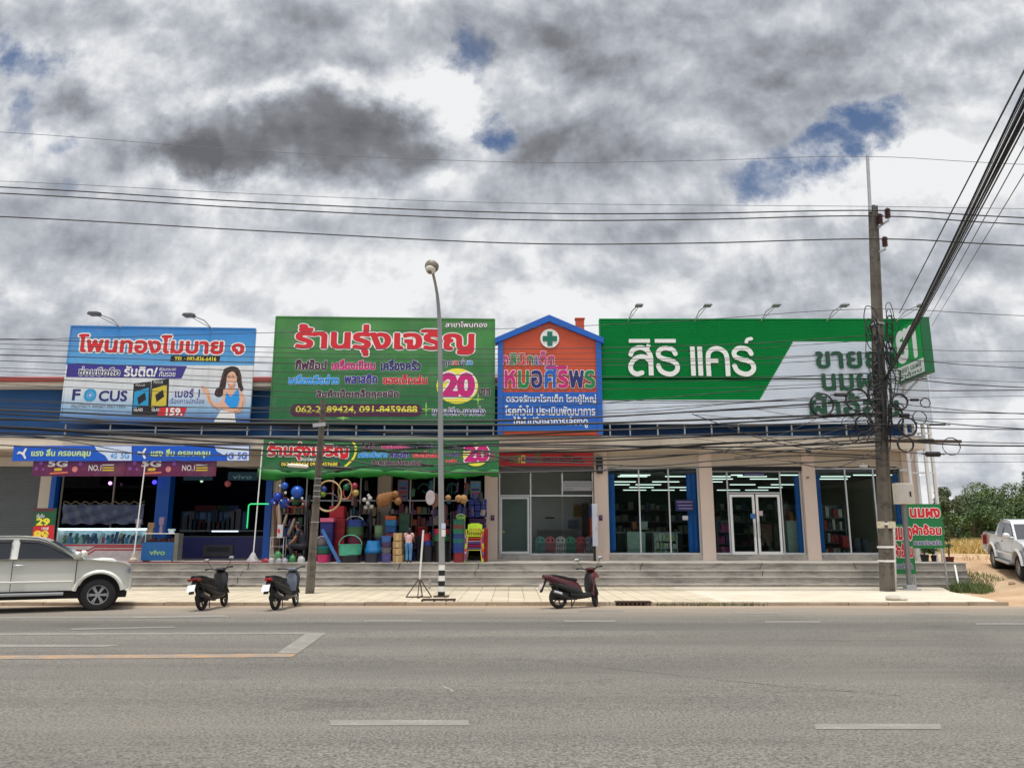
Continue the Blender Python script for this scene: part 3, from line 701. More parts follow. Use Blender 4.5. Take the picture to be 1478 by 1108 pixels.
# ------------------------------------------------------------------ billboards and shop signs
YS = 28.5
WH = paint(232, 232, 230, .5, 'print_white', var=.02); RED = paint(206, 30, 44, .5, 'print_red', var=.03); BLK = paint(22, 20, 26, .5, 'print_black', var=.0); YEL = paint(238, 226, 70, .5, 'print_yellow', var=.02)
PUR = paint(76, 20, 60, .5, 'print_plum', var=.0); MAG = paint(196, 24, 116, .5, 'print_magenta', var=.03); NAV = paint(32, 34, 110, .5, 'print_navy', var=.0); SKYB = paint(30, 150, 230, .5, 'print_skyblue', var=.03); INDI = paint(52, 44, 140, .5, 'print_indigo', var=.03)
GRN = paint(20, 128, 66, .5, 'print_green', var=.03); TEAL = paint(30, 150, 200, .5, 'print_teal', var=.03); GOLD = paint(240, 214, 70, .5, 'print_gold', var=.02); SKIN = paint(226, 176, 148, .5, 'print_skin', var=.02); HAIR = paint(48, 30, 30, .5, 'print_hair', var=.0); GREY = paint(120, 122, 128, .5, 'print_grey', var=0)
def grad_mat(name, stops, z0, z1, patches=None):
    """printed vinyl: colour bands across the printed height, with soft leaf-like shapes"""
    def fn(nt, b):
        v = nn(nt, 'ShaderNodeTexCoord').outputs['Object']; sep = nn(nt, 'ShaderNodeSeparateXYZ'); nt.links.new(v, sep.inputs[0])
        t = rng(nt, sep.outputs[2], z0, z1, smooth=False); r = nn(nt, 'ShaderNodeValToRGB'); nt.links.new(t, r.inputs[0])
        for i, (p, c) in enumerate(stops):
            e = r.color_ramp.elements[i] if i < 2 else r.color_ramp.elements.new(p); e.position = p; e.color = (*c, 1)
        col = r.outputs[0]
        if patches:
            vo = nn(nt, 'ShaderNodeTexVoronoi'); vo.inputs['Scale'].default_value = patches[1]; mp = nn(nt, 'ShaderNodeMapping'); mp.inputs['Scale'].default_value = (.45, 1, 1); mp.inputs['Rotation'].default_value = (0, .6, 0)
            nt.links.new(v, mp.inputs[0]); nt.links.new(mp.outputs[0], vo.inputs['Vector'])
            col = mixc(nt, mth(nt, 'MULTIPLY', rng(nt, vo.outputs['Distance'], .0, .75), .55), col, patches[0])
        n = noise_n(nt, v, 1.2, 6, .6)
        col = mixc(nt, mth(nt, 'MULTIPLY', rng(nt, n, .40, .75), .22), col, (.25, .24, .22)); n4 = noise_n(nt, v, 1.6, 4, .55, (1.4, 1, .35)); bp = nn(nt, 'ShaderNodeBump'); bp.inputs['Strength'].default_value = .55; bp.inputs['Distance'].default_value = .12; nt.links.new(n4, bp.inputs['Height']); nt.links.new(bp.outputs[0], b.inputs['Normal'])
        st = noise_n(nt, v, 2.2, 6, .6, (3.5, 1, .12)); col = mixc(nt, mth(nt, 'MULTIPLY', rng(nt, st, .5, .75), .14), col, (.12, .11, .10))
        nt.links.new(col, b.inputs['Base Color']); b.inputs['Roughness'].default_value = .45
    return node_mat(name, fn)
def billboard(name, label, px, legs, slope, m, bottom_z=ZF1, group=None, th=.09, Y=YS):
    t = thing(name, label, 'billboard', (P((px[0] + px[2]) / 2, px[3], Y).x, Y, ZF1 + .05), group=group)
    X0 = P(px[0], (px[1] + px[3]) / 2, Y).x; X1 = P(px[2], (px[1] + px[3]) / 2, Y).x
    sh = -slope * P(0, 500, Y).y * 0 - slope  # fall of the top edge in metres per metre
    pn = panel(px, Y, m, t, 'panel', th, sh, X0)
    Z0, Z1 = P(739, px[3], Y).z, P(739, px[1], Y).z; b = MB(); e = .05
    for a, c in (((X0, Z0), (X0, Z1)), ((X1, Z0), (X1, Z1)), ((X0, Z1), (X1, Z1)), ((X0, Z0), (X1, Z0))):
        q = [Vector((x, Y + .03, z + sh * (x - X0))) for x, z in (a, c)]; b.bar(q[0], q[1], e, .1, (0, 1, 0))
    b.build('edge_trim', m, t)
    b = MB()
    for i in range(5):
        z = Z0 + (Z1 - Z0) * i / 4; b.bar((X0 + .1, Y + .2, z + 0), (X1 - .1, Y + .2, z + sh * (X1 - X0)), .06, .06)
    b.build('rear_frame', M_STEEL, t)
    for lx in legs:
        X = P(lx, 620, Y).x; MB().bar((X, Y + .16, ZF1 + .05), (X, Y + .16, Z1 - .2), .05, .05).build('leg', M_STEEL, t)
    MB().bar((X0, Y + .18, ZF1 + .25), (X1, Y + .18, ZF1 + .25), .035, .035).build('rail', M_STEEL, t)
    return t, sh, X0
# --- blue mobile phone shop billboard
Zb, Zt = P(739, 608, YS).z, P(739, 471, YS).z
hh = Zt - Zb
def zl(y): return (P(739, y, YS).z - P(739, 540, YS).z)
bm1 = grad_mat('phone_vinyl', [(0, C(30, 90, 165)), (.14, C(150, 190, 222)), (.3, C(214, 220, 226)), (.58, C(226, 228, 230)), (.585, C(84, 164, 220)), (1, C(40, 128, 206))], ZF1 * 0 + (Zb - ZF1 - .05), Zt - ZF1 - .05)
t, sh, xs = billboard('billboard', 'sky blue billboard with red lettering outlined in white and a woman in a blue top', (95, 470.5, 364, 609), (91, 156, 222, 289, 355), .0153, bm1)
kw = dict(shear=sh, xs=xs)
def yoff(x): return 0
L0 = YS - .008
letter('โพนทองโมบาย ๑', (114, 482.5, 352, 507), L0 - .004, RED, t, bold=.036, halo=(WH, .06), res=44, **kw)
decal([(247, 513), (318, 514), (316, 522.5), (245, 521.5)], YS - .004, BLK, t, 'phone_strip'); letter('TEL : 092-836-6416', (252, 515, 312, 520.8), L0, YEL, t, bold=.02, res=30)
decal([(98, 525), (270, 528), (262, 546), (95, 544)], YS - .004, INDI, t, 'title_strip')
letter('ซ่อมมือถือ', (114, 529, 173, 541), L0 - .003, NAV, t, bold=.02, halo=(WH, .055), res=40, shear=sh, xs=xs - 0); letter('รับติด/', (180, 528, 227, 543), L0, WH, t, bold=.035, res=40)
letter('ฟิล์มกระจก', (230, 530, 254, 535), L0, WH, t, bold=.01); letter('กันรอย', (230, 535.5, 253, 543), L0, WH, t, bold=.02)
letter('F', (105, 562, 115, 577), L0, NAV, t, bold=.03); letter('CUS', (143, 564, 183, 578.5), L0, NAV, t, bold=.03); letter('PROTECT WHAT MATTERS', (103, 584, 181, 588.5), L0, GREY, t, bold=.03, res=30)
strokes([(ellipse(130, 570, 7, 7, 24, 20 + 90 * k, 80 + 90 * k), 4.6) for k in range(4)], (120, 558, 142, 582), L0, TEAL, t, 'emblem'); strokes([(ellipse(130, 570, 3, 3, 20), 2)], (124, 564, 136, 576), L0, SKYB, t, 'emblem')
for x0, c1 in ((193, TEAL), (219, paint(206, 186, 60, .5, 'print_mustard'))):
    d = 0 if x0 == 193 else -4
    decal([(x0, 553 + d), (x0 + 25, 550.5 + d), (x0 + 23.5, 600), (x0 - 3, 599)], YS - .004, BLK, t, 'pack_print'); decal([(x0 + 1, 565 + d), (x0 + 22, 559 + d), (x0 + 21, 585), (x0 - 1, 588)], YS - .007, c1, t, 'pack_print')
    decal([(x0 + 5, 574 + d), (x0 + 16, 566 + d), (x0 + 18, 576 + d), (x0 + 7, 584 + d)], YS - .010, BLK, t, 'pack_print'); letter('FOCUS', (x0 + 3, 553.5 + d, x0 + 16, 557 + d), YS - .008, WH, t, bold=.01); letter('GLASS', (x0, 589, x0 + 13, 593), YS - .008, WH, t, bold=.02)
letter('เบอร์ 1', (253, 561, 288, 573), L0, INDI, t, bold=.03); letter('เรื่องการปกป้อง', (245, 574, 295, 582), L0, INDI, t, bold=.012)
decal([(231, 588), (270, 587.5), (265, 600), (227, 599)], YS - .012, RED, t, 'price_tag'); letter('159.', (240, 589, 263, 599), YS - .018, WH, t, bold=.04)
# the woman of the advertisement, flat print
wp = (285, 522, 360, 612)
strokes([], (300, 526, 356, 586), YS - .005, HAIR, t, 'portrait_print', polys=[smooth_path([(322, 532), (332, 528.5), (342, 531), (347, 541), (349, 554), (352, 562), (346, 564), (340, 548), (328, 546), (326, 556), (324, 568), (318, 573), (311, 570), (312, 562), (318, 556), (319, 542), (322, 532)])])
strokes([([(333, 555), (333, 562)], 8), (smooth_path([(344, 566), (351, 576), (348, 590), (334, 593), (320, 582)]), 7), (smooth_path([(318, 588), (305, 580), (299, 566), (294, 562)]), 6), ([(294, 562), (291, 558)], 3.4)], (284, 530, 360, 604), YS - .008, SKIN, t, 'portrait_print', polys=[ellipse(333, 546, 7.5, 10), [(322, 562), (345, 560), (349, 570), (340, 580), (322, 580)]])
strokes([], (310, 558, 352, 600), YS - .0095, SKYB, t, 'portrait_print', polys=[smooth_path([(326, 565), (333, 572), (342, 561), (345, 575), (341, 588), (330, 590), (324, 586), (326, 565)])])
strokes([(smooth_path([(349, 576), (346, 590), (333, 592), (321, 581)]), 6)], (310, 560, 360, 604), YS - .012, SKIN, t, 'portrait_print')
SK2 = paint(196, 142, 116, .5, 'print_skin_shade', var=.02); HL = paint(92, 60, 50, .5, 'print_hair_light', var=0)
strokes([(smooth_path([(328, 555), (333, 558.5), (338, 555)]), 2.2), (smooth_path([(351, 580), (349, 589), (338, 595)]), 1.8), (smooth_path([(316, 590), (306, 583), (300, 571)]), 1.6)], (296, 550, 356, 600), YS - .0135, SK2, t, 'portrait_print'); strokes([(smooth_path([(323, 537), (319, 548), (317, 560), (314, 568)]), 1.2), (smooth_path([(343, 534), (347, 546), (350, 558)]), 1.2), (smooth_path([(327, 533), (322, 540), (321, 548)]), 1.0)], (308, 528, 356, 574), YS - .0137, HL, t, 'portrait_print', res=3); strokes([([(329, 542.4), (332, 541.8)], .7), ([(335, 541.8), (338, 542.4)], .7), (smooth_path([(324.5, 540), (328, 535), (333, 533.5), (339, 535.5), (342, 541)]), 2.6)], (320, 530, 346, 546), YS - .0138, HAIR, t, 'portrait_print', res=4)
strokes([], (305, 590, 345, 611), YS - .0105, WH, t, 'portrait_print', polys=[[(318, 592), (338, 594), (341, 609), (309, 609)]])
strokes([(smooth_path([(330, 551.5), (333.5, 553), (337, 551)]), 1.3)], (326, 548, 341, 556), YS - .012, WH, t, 'portrait_print'); strokes([([(329.6, 544.6), (331.6, 544.4)], .9), ([(335.4, 544.4), (337.4, 544.6)], .9)], (326, 541, 341, 548), YS - .012, HAIR, t, 'portrait_print', res=4)
def floodlight(X, Y, Z, dx, dz, label, grp, m, s=1.0):
    """arm up from the billboard edge, lamp head tilted down on its end"""
    f = thing('floodlight', label, 'floodlight', (X, Y, Z), group=grp)
    e = Vector((X + dx, Y - .9, Z + dz)); b = MB().tube([(X, Y + .05, Z - .1), (X + dx * .4, Y - .35, Z + dz * .75), e], .022, 6); b.tube([(X + dx * .1, Y + .05, Z - .05), e + Vector((0, .1, -.06))], .014, 6); b.build('arm', M_STEEL, f)
    b = MB(); q = e + Vector((0, -.1, -.03)); w2, h2 = .24 * s, .08 * s
    b.loft([[(q.x - w2, q.y - .2, q.z - h2), (q.x + w2, q.y - .2, q.z - h2), (q.x + w2, q.y + .16, q.z - h2 * .8), (q.x - w2, q.y + .16, q.z - h2 * .8)], [(q.x - w2 * .8, q.y - .16, q.z + h2 * .5), (q.x + w2 * .8, q.y - .16, q.z + h2 * .5), (q.x + w2 * .8, q.y + .12, q.z + h2), (q.x - w2 * .8, q.y + .12, q.z + h2)]]); b.build('head', m, f, bevel=.01)
    MB().box(q.x - w2 * .85, q.x + w2 * .85, q.y - .17, q.y + .13, q.z - h2 - .012, q.z - h2 + .0).build('lens', GREY, f)
M_LAMP = paint(62, 62, 64, .4, 'lamp_housing', metal=.3)
for px_, py_, l in ((175, 470, 'outer'), (307, 472, 'inner')):
    q = P(px_, py_, YS); floodlight(q.x, YS, q.z, -.5, .22, {'outer': 'dark floodlight arching over the blue billboard above its first big letters', 'inner': 'dark floodlight arching over the blue billboard above the big numeral end'}[l], 'floodlights over the blue billboard', M_LAMP, .85)
# --- green bargain shop billboard
Zb, Zt = P(739, 608, YS).z, P(739, 458, YS).z
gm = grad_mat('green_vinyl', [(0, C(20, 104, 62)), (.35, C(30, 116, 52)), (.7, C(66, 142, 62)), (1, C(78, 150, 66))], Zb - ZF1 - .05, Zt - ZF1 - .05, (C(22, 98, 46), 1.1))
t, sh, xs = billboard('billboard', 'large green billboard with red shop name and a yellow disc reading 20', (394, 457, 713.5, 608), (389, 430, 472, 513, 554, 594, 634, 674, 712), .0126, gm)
kw = dict(shear=sh, xs=xs)
L0 = YS - .008
letter('ร้านรุ่งเจริญ', (428, 468, 683, 511), L0 - .004, RED, t, bold=.045, halo=(WH, .024), res=44, **kw)
letter('สาขาโพนทอง', (643, 464, 703, 472), L0, WH, t, bold=.02, halo=(PUR, .05))
LW = (WH, .022)
for s, r, m_ in (('กิ๊ฟช๊อป', (427, 519, 471, 533), PUR), ('เครื่องเขียน', (479, 519, 541, 533), MAG), ('เครื่องครัว', (550, 519, 607, 534), NAV), ('เครื่องมือช่าง', (417, 541, 489, 554), SKYB), ('พลาสติก', (498, 541, 544, 553), INDI), ('ของเด็กเล่น', (553, 541, 616, 554), RED), ('สินค้าเบ็ดเตล็ดทุกชนิด', (457, 562, 575, 576), PUR), ('บาท', (691, 561, 707, 570), PUR)):
    letter(s, r, L0, m_, t, bold=.05, halo=LW)
letter('ทุกอย่าง', (639, 517, 682, 530), L0, [NAV, RED, NAV, SKYB], t, bold=.03, halo=LW, cuts=(.3, .52, .78))
decal(ellipse(660, 557, 30, 25.5, 48), YS - .003, YEL, t, 'yellow_disc'); letter('20', (639, 540, 683, 571), L0 - .003, MAG, t, bold=.06, halo=(WH, .045))
strokes([([(428, 592), (600, 592)], 18)], (415, 580, 612, 604), YS - .005, PUR, t, 'phone_strip'); letter('062-2289424, 091-8459688', (427, 586, 602, 596.5), L0, YEL, t, bold=.022, res=44)
letter('ขายปลีก-ขายส่ง', (624, 587, 700, 599), L0, INDI, t, bold=.02, halo=(WH, .05))
for cx_, cy_, s in ((615, 590, 12), (690, 576, 10), (495, 603, 10)):
    decal([(cx_ - s, cy_), (cx_ - 1.3, cy_ - 1.3), (cx_, cy_ - s), (cx_ + 1.3, cy_ - 1.3), (cx_ + s, cy_), (cx_ + 1.3, cy_ + 1.3), (cx_, cy_ + s), (cx_ - 1.3, cy_ + 1.3)], YS - .004, paint(150, 200, 90, .5, 'print_spark'), t, 'sparkle')
# --- the clinic sign in the shape of a house
YC = 28.42
ORA = mat('orange_board', C(196, 76, 42), .5, var=.05); BLU = mat('blue_board', C(14, 92, 184), .45, var=.05); GR2 = paint(10, 108, 84, .5, 'pharmacy_cross_green')
q0 = P(793, 630, YC)
t = thing('clinic_sign', 'house shaped orange and blue clinic sign with a blue gable and a green cross', 'sign', (q0.x, YC, ZF1 + .05))
def wp2(x, y): p = P(x, y, YC); return (p.x, p.z)
Xc = lambda x: (x - 739) * YC / F / 1.0 / .985
XL2, XR2 = P(719, 560, YC).x, P(868, 560, YC).x; xm = (XL2 + XR2) / 2; za, ze, zb_ = P(739, 457, YC).z, P(739, 492, YC).z, ZF1 + .055
MB().prism([(XL2, zb_), (XR2, zb_), (XR2, ze), (xm, za - .12), (XL2, ze)], YC, YC + .3).build('board', ORA, t)
zm = P(739, 566, YC).z; z2 = P(739, 622, YC).z
MB().box(XL2 + .19, XR2 - .19, YC - .03, YC - .003, z2, zm).build('blue_board', BLU, t)
for xa_ in (XL2 - .02, XR2 - .18): MB().box(xa_, xa_ + .2, YC - .06, YC + .31, zb_ + .003, ze - .02).build('side_frame', BLU, t)
MB().prism([(XL2 - .12, ze - .12), (XL2 - .12, ze + .1), (xm, za + .05), (XR2 + .12, ze + .1), (XR2 + .12, ze - .12), (xm, za - .22)], YC - .12, YC + .36).build('gable', BLU, t, bevel=.01)
X0, X1, Z0, Z1 = rect(831, 461, 843, 484, YC + .1); MB().box(X0, X1, YC + .02, YC + .28, Z0, Z1).box(X0 - .03, X1 + .03, YC - .01, YC + .29, Z1 - .002, Z1 + .04).build('chimney', ORA, t)
strokes([], (778, 473, 810, 504), YC - .02, WH, t, 'cross_disc', .02, polys=[ellipse(793.5, 488.5, 13.6, 13.6)]); strokes([], (780, 475, 808, 502), YC - .045, GR2, t, 'cross', .02, polys=[[(790, 478.5), (797.2, 478.5), (797.2, 485), (804, 485), (804, 492.2), (797.2, 492.2), (797.2, 499), (790, 499), (790, 492.2), (783.2, 492.2), (783.2, 485), (790, 485)]])
letter('คลินิกเด็ก', (724, 507, 800, 526), YC - .02, [MAG, GRN, RED, GRN, BLU, MAG], t, bold=.02, halo=(WH, .028), depth=.02, cuts=(.17, .33, .5, .64, .72))
letter('หมอศิริพร', (729, 529, 858, 559), YC - .02, [MAG, GRN, NAV, BLU, MAG, NAV, GRN], t, bold=.026, halo=(WH, .03), depth=.02, cuts=(.15, .28, .42, .57, .70, .87))
for s, r in (('ตรวจรักษาโรคเด็ก โรคผู้ใหญ่', (731, 569, 860, 583)), ('โรคทั่วไป ประเมินพัฒนาการ', (729, 585, 859, 599)), ('ให้คำปรึกษาการเลี้ยงดู', (741, 601, 848, 617))): letter(s, r, YC - .034, WH, t, bold=.022, res=40)
# red strip sign of the clinic under the canopy
t = tag(panel((720, 653, 856, 672), 29.4, paint(176, 34, 40, .5, 'dull_red_board', var=.08), None, 'clinic_name_board', .06), 'long red name board over the clinic window under the canopy', 'sign')
letter('คลินิกเด็กหมอศิริพร', (736, 655, 842, 668), 29.39, [GRN, YEL, BLU, GRN, BLK], t, bold=.02, res=36, cuts=(.12, .22, .32, .45))
# --- the big corrugated pharmacy sign
YP = 28.55
t = thing('billboard', 'long ribbed green and white pharmacy sign with white raised lettering', 'billboard', (P(1100, 610, YP).x, YP, ZF1 + .05))
GS = mat('green_ribbed_sheet', C(0, 140, 66), .5, var=.05, scale=.7, spec=.15); WS = mat('white_ribbed_sheet', C(224, 232, 242), .45, var=.04, scale=.7)
XA, XB = P(868, 535, YP).x, P(1337, 535, YP).x; Z0, Z1 = P(739, 610, YP).z, P(739, 461.5, YP).z
zw1, zw2 = P(739, 494.5, YP).z, P(739, 576, YP).z; xd1, xd2 = P(1144, 494, YP).x, P(1097, 576, YP).x
gb, wb_, nr = MB(), MB(), 46
for i in range(nr):
    za_, zb2 = Z0 + (Z1 - Z0) * i / nr, Z0 + (Z1 - Z0) * (i + 1) / nr; zq = (za_ + zb2) / 2
    def rib(mb, a, c):
        h = zb2 - za_; prof = [(YP, za_), (YP, za_ + h * .62), (YP - .028, za_ + h * .70), (YP - .028, za_ + h * .92), (YP, zb2)]
        for (ya, z_a), (yb, z_b) in zip(prof, prof[1:]): mb.quad((a, ya, z_a), (c, ya, z_a), (c, yb, z_b), (a, yb, z_b))
    if zq > zw1: rib(gb, XA, XB)
    elif zq < zw2: rib(wb_, XA, XB)
    else:
        xd = xd2 + (xd1 - xd2) * (zq - zw2) / (zw1 - zw2); rib(gb, XA, xd); rib(wb_, xd, XB)
gb.box(XA - .04, XA, YP - .04, YP + .2, zw2, Z1 + .04).box(XA, XB, YP - .04, YP + .2, Z1, Z1 + .04); gb.build('green_cladding', GS, t, fix=False); wb_.box(XB, XB + .04, YP - .04, YP + .2, Z0, Z1).box(XA, XB, YP - .03, YP + .2, Z0 - .03, Z0); wb_.build('white_cladding', WS, t, fix=False)
MB().box(XA, XB, YP + .005, YP + .19, Z0 + .01, Z1 - .01).build('backing', M_STEEL, t)
for lx in (881, 910, 950, 989, 1028, 1067, 1108, 1144, 1184, 1223): X = P(lx, 620, YP).x; MB().bar((X, YP + .1, ZF1 + .05), (X, YP + .1, Z0), .05, .05).build('leg', M_STEEL, t)
Zp = lambda pts: [(x / 4.927 + 860, y / 4.927 + 440) for x, y in pts]
rr_ = [(567, 352), (548, 322), (510, 309), (470, 313), (444, 340), (452, 370), (492, 388), (540, 400), (572, 425), (574, 462), (542, 490), (497, 490), (457, 468), (440, 430)]
lw = 6.7
logo = [(smooth_path(Zp([(247, 357), (262, 326), (295, 308), (332, 307), (366, 326), (388, 366), (389, 420)])), lw), (Zp([(389, 410), (389, 503)]), lw), (smooth_path(Zp([(386, 408), (360, 378), (320, 370), (276, 386), (246, 430), (252, 472), (287, 492), (328, 482)])), lw), (Zp([(362, 322), (380, 284)]), 5.6),
        (smooth_path(Zp(rr_)), lw), (Zp([(688, 298), (688, 505)]), lw), (Zp([(740, 298), (740, 505)]), lw), (smooth_path(Zp([(797, 507), (797, 372), (815, 328), (860, 311), (906, 328), (930, 372), (932, 507)])), lw), (Zp([(800, 399), (868, 399)]), 5.6),
        (smooth_path(Zp([(x + 540, y) for x, y in rr_])), lw), (smooth_path(Zp([(1075, 270), (1084, 248), (1116, 241)])), 4.8), (Zp([(238, 257), (388, 257)]), 5.4), (Zp([(422, 257), (572, 257)]), 5.4)]
strokes(logo, (898, 478, 1098, 552), YP - .05, WH, t, 'lettering', .03, res=2.4, butt=True)
DG = paint(8, 74, 46, .45, 'dark_green_letters')
letter('ขายยา', (1178, 508, 1289, 531), YP - .05, DG, t, bold=.024, depth=.03); letter('นมผง', (1187, 540, 1281, 563), YP - .05, DG, t, bold=.024, depth=.03); letter('ผ้าอ้อม', (1169, 567, 1296, 601), YP - .05, DG, t, bold=.024, depth=.03)
# panel seams and the steel rear posts at the end of the sign
for i, px_ in enumerate((906, 1002, 1098, 1193, 1293)):
    q = P(px_, 461, YP); floodlight(q.x, YP, q.z, .28 if i < 4 else .5, .30, 'pale floodlight on the top edge of the green pharmacy sign %d' % i, 'floodlights over the pharmacy sign', GREY, .6)
for i, l in enumerate(('above the chimney end of the green sign', 'above the big white word on the green sign', 'above the top of the slanted white field of the green sign', 'between the slanted field and the tall utility pole', 'beside the tall utility pole near the projecting sign')):
    o = [o for o in COL.objects if o.get('group') == 'floodlights over the pharmacy sign'][i]; o['label'] = 'small pale floodlight ' + l
for i, (x0, x1) in enumerate(((1325, 808), (1338, 809), (1351, 807), (1363, 807))):
    X = P(x0, 800, YP + .35 + .2 * (i % 2)).x
    MB().box(X - .05, X + .05, YP + .3 + .3 * (i % 2), YP + .4 + .3 * (i % 2), PLAT if X < 15.3 else .5, 6.4).build('end_post', M_WHITE, t)
b = MB(); Xa, Xb = P(1325, 800, YP + .35).x, P(1363, 800, YP + .55).x
for z in (2.5, 4.1, 5.6): b.bar((Xa, YP + .5, z), (Xb, YP + .5, z), .05, .05)
b.bar((Xa, YP + .5, 4.1), (Xb - .5, YP + .5, 5.6), .04, .04); b.build('brace', M_WHITE, t)
# --- projecting box sign
YB0, YB1 = 26.45, 28.5
p0 = P(1332, 500, YB0); zt, zb_ = P(739, 457, YB0).z, P(739, 537, YB0).z; XF = p0.x; TH = .34
t = thing('box_sign', 'projecting green box sign with two white letters at the end of the pharmacy roof', 'sign', (XF + TH / 2, (YB0 + YB1) / 2, zb_))
MB().box(XF, XF + TH, YB0, YB1, zb_, zt).build('box', paint(4, 96, 52, .45, 'box_green'), t, bevel=.02)
MB().box(XF - .02, XF - .002, YB0 + .04, YB1 - .04, zb_ + .55, zt - .04).build('face', GS if False else paint(10, 150, 66, .4, 'face_green'), t); MB().box(XF - .02, XF - .002, YB0 + .04, YB1 - .04, zb_ + .04, zb_ + .54).build('face', paint(214, 222, 216, .4, 'face_white'), t)
def side_letter(s, y_far, y_near, z0, z1, m, bold):
    G, pad, ink = grid_text(s, 44, bold); ob = emit(G, pad, ink, (0, 1, 0, 1), 0, m, t, 'lettering')
    for o in ob:
        I = mw(t)
        for v in o.data.vertices:
            q = I @ v.co; v.co = I.inverted() @ Vector((XF - .026, y_far + (y_near - y_far) * q.x, z0 + (z1 - z0) * q.z))
side_letter('ยา', YB1 - .35, YB0 + .4, zb_ + .72, zt - .22, WH, .05); side_letter('ขายยา นมผง', YB1 - .2, YB0 + .2, zb_ + .28, zb_ + .44, DG, .02); side_letter('ผ้าอ้อม', YB1 - .2, YB0 + .2, zb_ + .10, zb_ + .24, DG, .02)
b = MB()
for y in (YB0 + .5, YB1 - .3): b.bar((XF + TH / 2, y, zb_ - .0), (XF + TH / 2, YB1 + .1, zb_ - .5), .06, .06)
b.bar((XF + TH / 2, YB0 + .3, zb_ - .04), (XF + TH / 2, YB1 + .3, zb_ - .04), .08, .08); b.build('bracket', M_STEEL, t)
# --- the two mobile network banners and the two red banners below them
YD = 27.35
DB = paint(16, 88, 200, .4, 'banner_blue', var=.04); LB = paint(206, 220, 244, .4, 'banner_pale', var=.05); LET = paint(196, 224, 150, .4, 'banner_letter')
for x0, x1, lab in ((18.5, 190.5, 'blue network banner with white fan emblem, hung over the grey shutter end'), (191, 360, 'blue network banner with white fan emblem, hung beside the green awning')):
    t = tag(panel((x0, 643, x1, 665), YD, DB, None, 'banner', .04), lab, 'banner', 'blue banners over the phone shop')
    decal([(x0 + 118, 643.6), (x1 - .6, 643.6), (x1 - .6, 664.4), (x0 + 138, 664.4), (x0 + 133, 657), (x0 + 122, 651)], YD - .004, LB, t, 'pale_corner')
    cx_, cy_ = x0 + 15, 654.5
    strokes([([(cx_, cy_), (cx_ - 6, cy_ - 2)], 3.0), ([(cx_ - 6, cy_ - 2), (cx_ - 8, cy_ + 0)], 2.0), ([(cx_, cy_), (cx_ + 3, cy_ - 6.5)], 3.0), ([(cx_, cy_), (cx_ + 3.5, cy_ + 6)], 3.0), ([(cx_, cy_)], 4.4)], (cx_ - 11, 644, cx_ + 10, 664), YD - .008, WH, t, 'emblem')
    letter('แรง ลื่น ครอบคลุม', (x0 + 27, 648, x0 + 112, 660.5), YD - .008, LET, t, bold=.035, res=44)
    if x0 > 100: letter('4G', (x0 + 132, 653.5, x0 + 146, 662), YD - .010, DB, t, bold=.03); letter('5G', (x0 + 152, 653, x0 + 165, 662), YD - .010, DB, t, bold=.03)
    else: letter('4G', (x0 + 141, 654, x0 + 150, 661), YD - .010, SKYB, t, bold=.02); letter('5G', (x0 + 156, 653, x0 + 168, 661), YD - .010, SKYB, t, bold=.02)
CR = grad_mat('crimson_vinyl', [(0, C(112, 18, 56)), (.5, C(150, 20, 54)), (1, C(104, 26, 84))], 0, .55, (C(84, 40, 110), .5))
for x0, x1, lab in ((47, 181.5, 'crimson banner below the first blue banner beside the grey shutter'), (182, 312, 'crimson banner below the blue banners in front of the dark shop opening')):
    t = tag(panel((x0, 664, x1, 687), YD + .16, CR, None, 'banner', .03), lab, 'banner', 'crimson banners over the phone shop')
    Y2 = YD + .15
    letter('5G', (x0 + 23, 664.5, x0 + 50, 673), Y2, WH, t, bold=.04); letter('NO.1', (x0 + 81, 671, x0 + 99, 679), Y2, WH, t, bold=.03)
    for y, m_ in ((670, WH), (674, GOLD), (677.5, GOLD)): decal([(x0 + 101, y), (x0 + 118, y - .3), (x0 + 117, y + 1.6), (x0 + 100.5, y + 1.8)], Y2, m_, t, 'small_print')
    strokes([], (x0 + 26, 674, x0 + 52, 686), Y2, GOLD, t, 'small_print', polys=[[(x0 + 31, 675.5), (x0 + 42, 675), (x0 + 42, 679), (x0 + 31, 679.4)]]); strokes([([(x0 + 26, 683), (x0 + 50, 681.5)], 2.6)], (x0 + 22, 678, x0 + 54, 687), Y2, paint(240, 130, 90, .5, 'print_salmon'), t, 'small_print')
    strokes([([(x0 + 61, 677)], 8)], (x0 + 55, 670, x0 + 67, 684), Y2, paint(240, 150, 150, .5, 'print_rose'), t, 'round_print'); strokes([([(x0 + 69, 669)], 6), ([(x0 + 12, 668)], 6), ([(x0 + 6, 676)], 5), ([(x0 + 16, 677)], 4)], (x0 + 1, 663, x0 + 75, 682), Y2, paint(150, 90, 180, .5, 'print_violet'), t, 'round_print')
# steel props that hold the banners
for px_, lab in ((188, 'thin white prop pole in front of the lit phone case counter'), (362, 'thin white prop pole beside the green light frame, its foot wrapped in a white bag')):
    X = P(px_, 810, 27.0).x; t = thing('prop_pole', lab, 'pole', (X, 27.2, PLAT), group='prop poles of the phone shop banners')
    MB().cyl((X, 27.2, PLAT), (X, 27.45, P(739, 645, 27.45).z), .022, n=8).build('pole', M_WHITE, t)
    if px_ < 200: MB().lathe([(.13, 0), (.13, .1), (.07, .16), (.05, .3), (.03, .3)], (X, 27.2, PLAT), 10).build('foot', paint(190, 180, 160, .8, 'old_concrete'), t)
    else: MB().lathe([(.22, 0), (.2, .08), (.12, .2), (.06, .32), (.03, .34)], (X, 27.2, PLAT), 7).build('foot', paint(170, 170, 172, .6, 'plastic_bag', var=.3, scale=9), t, smooth=True)
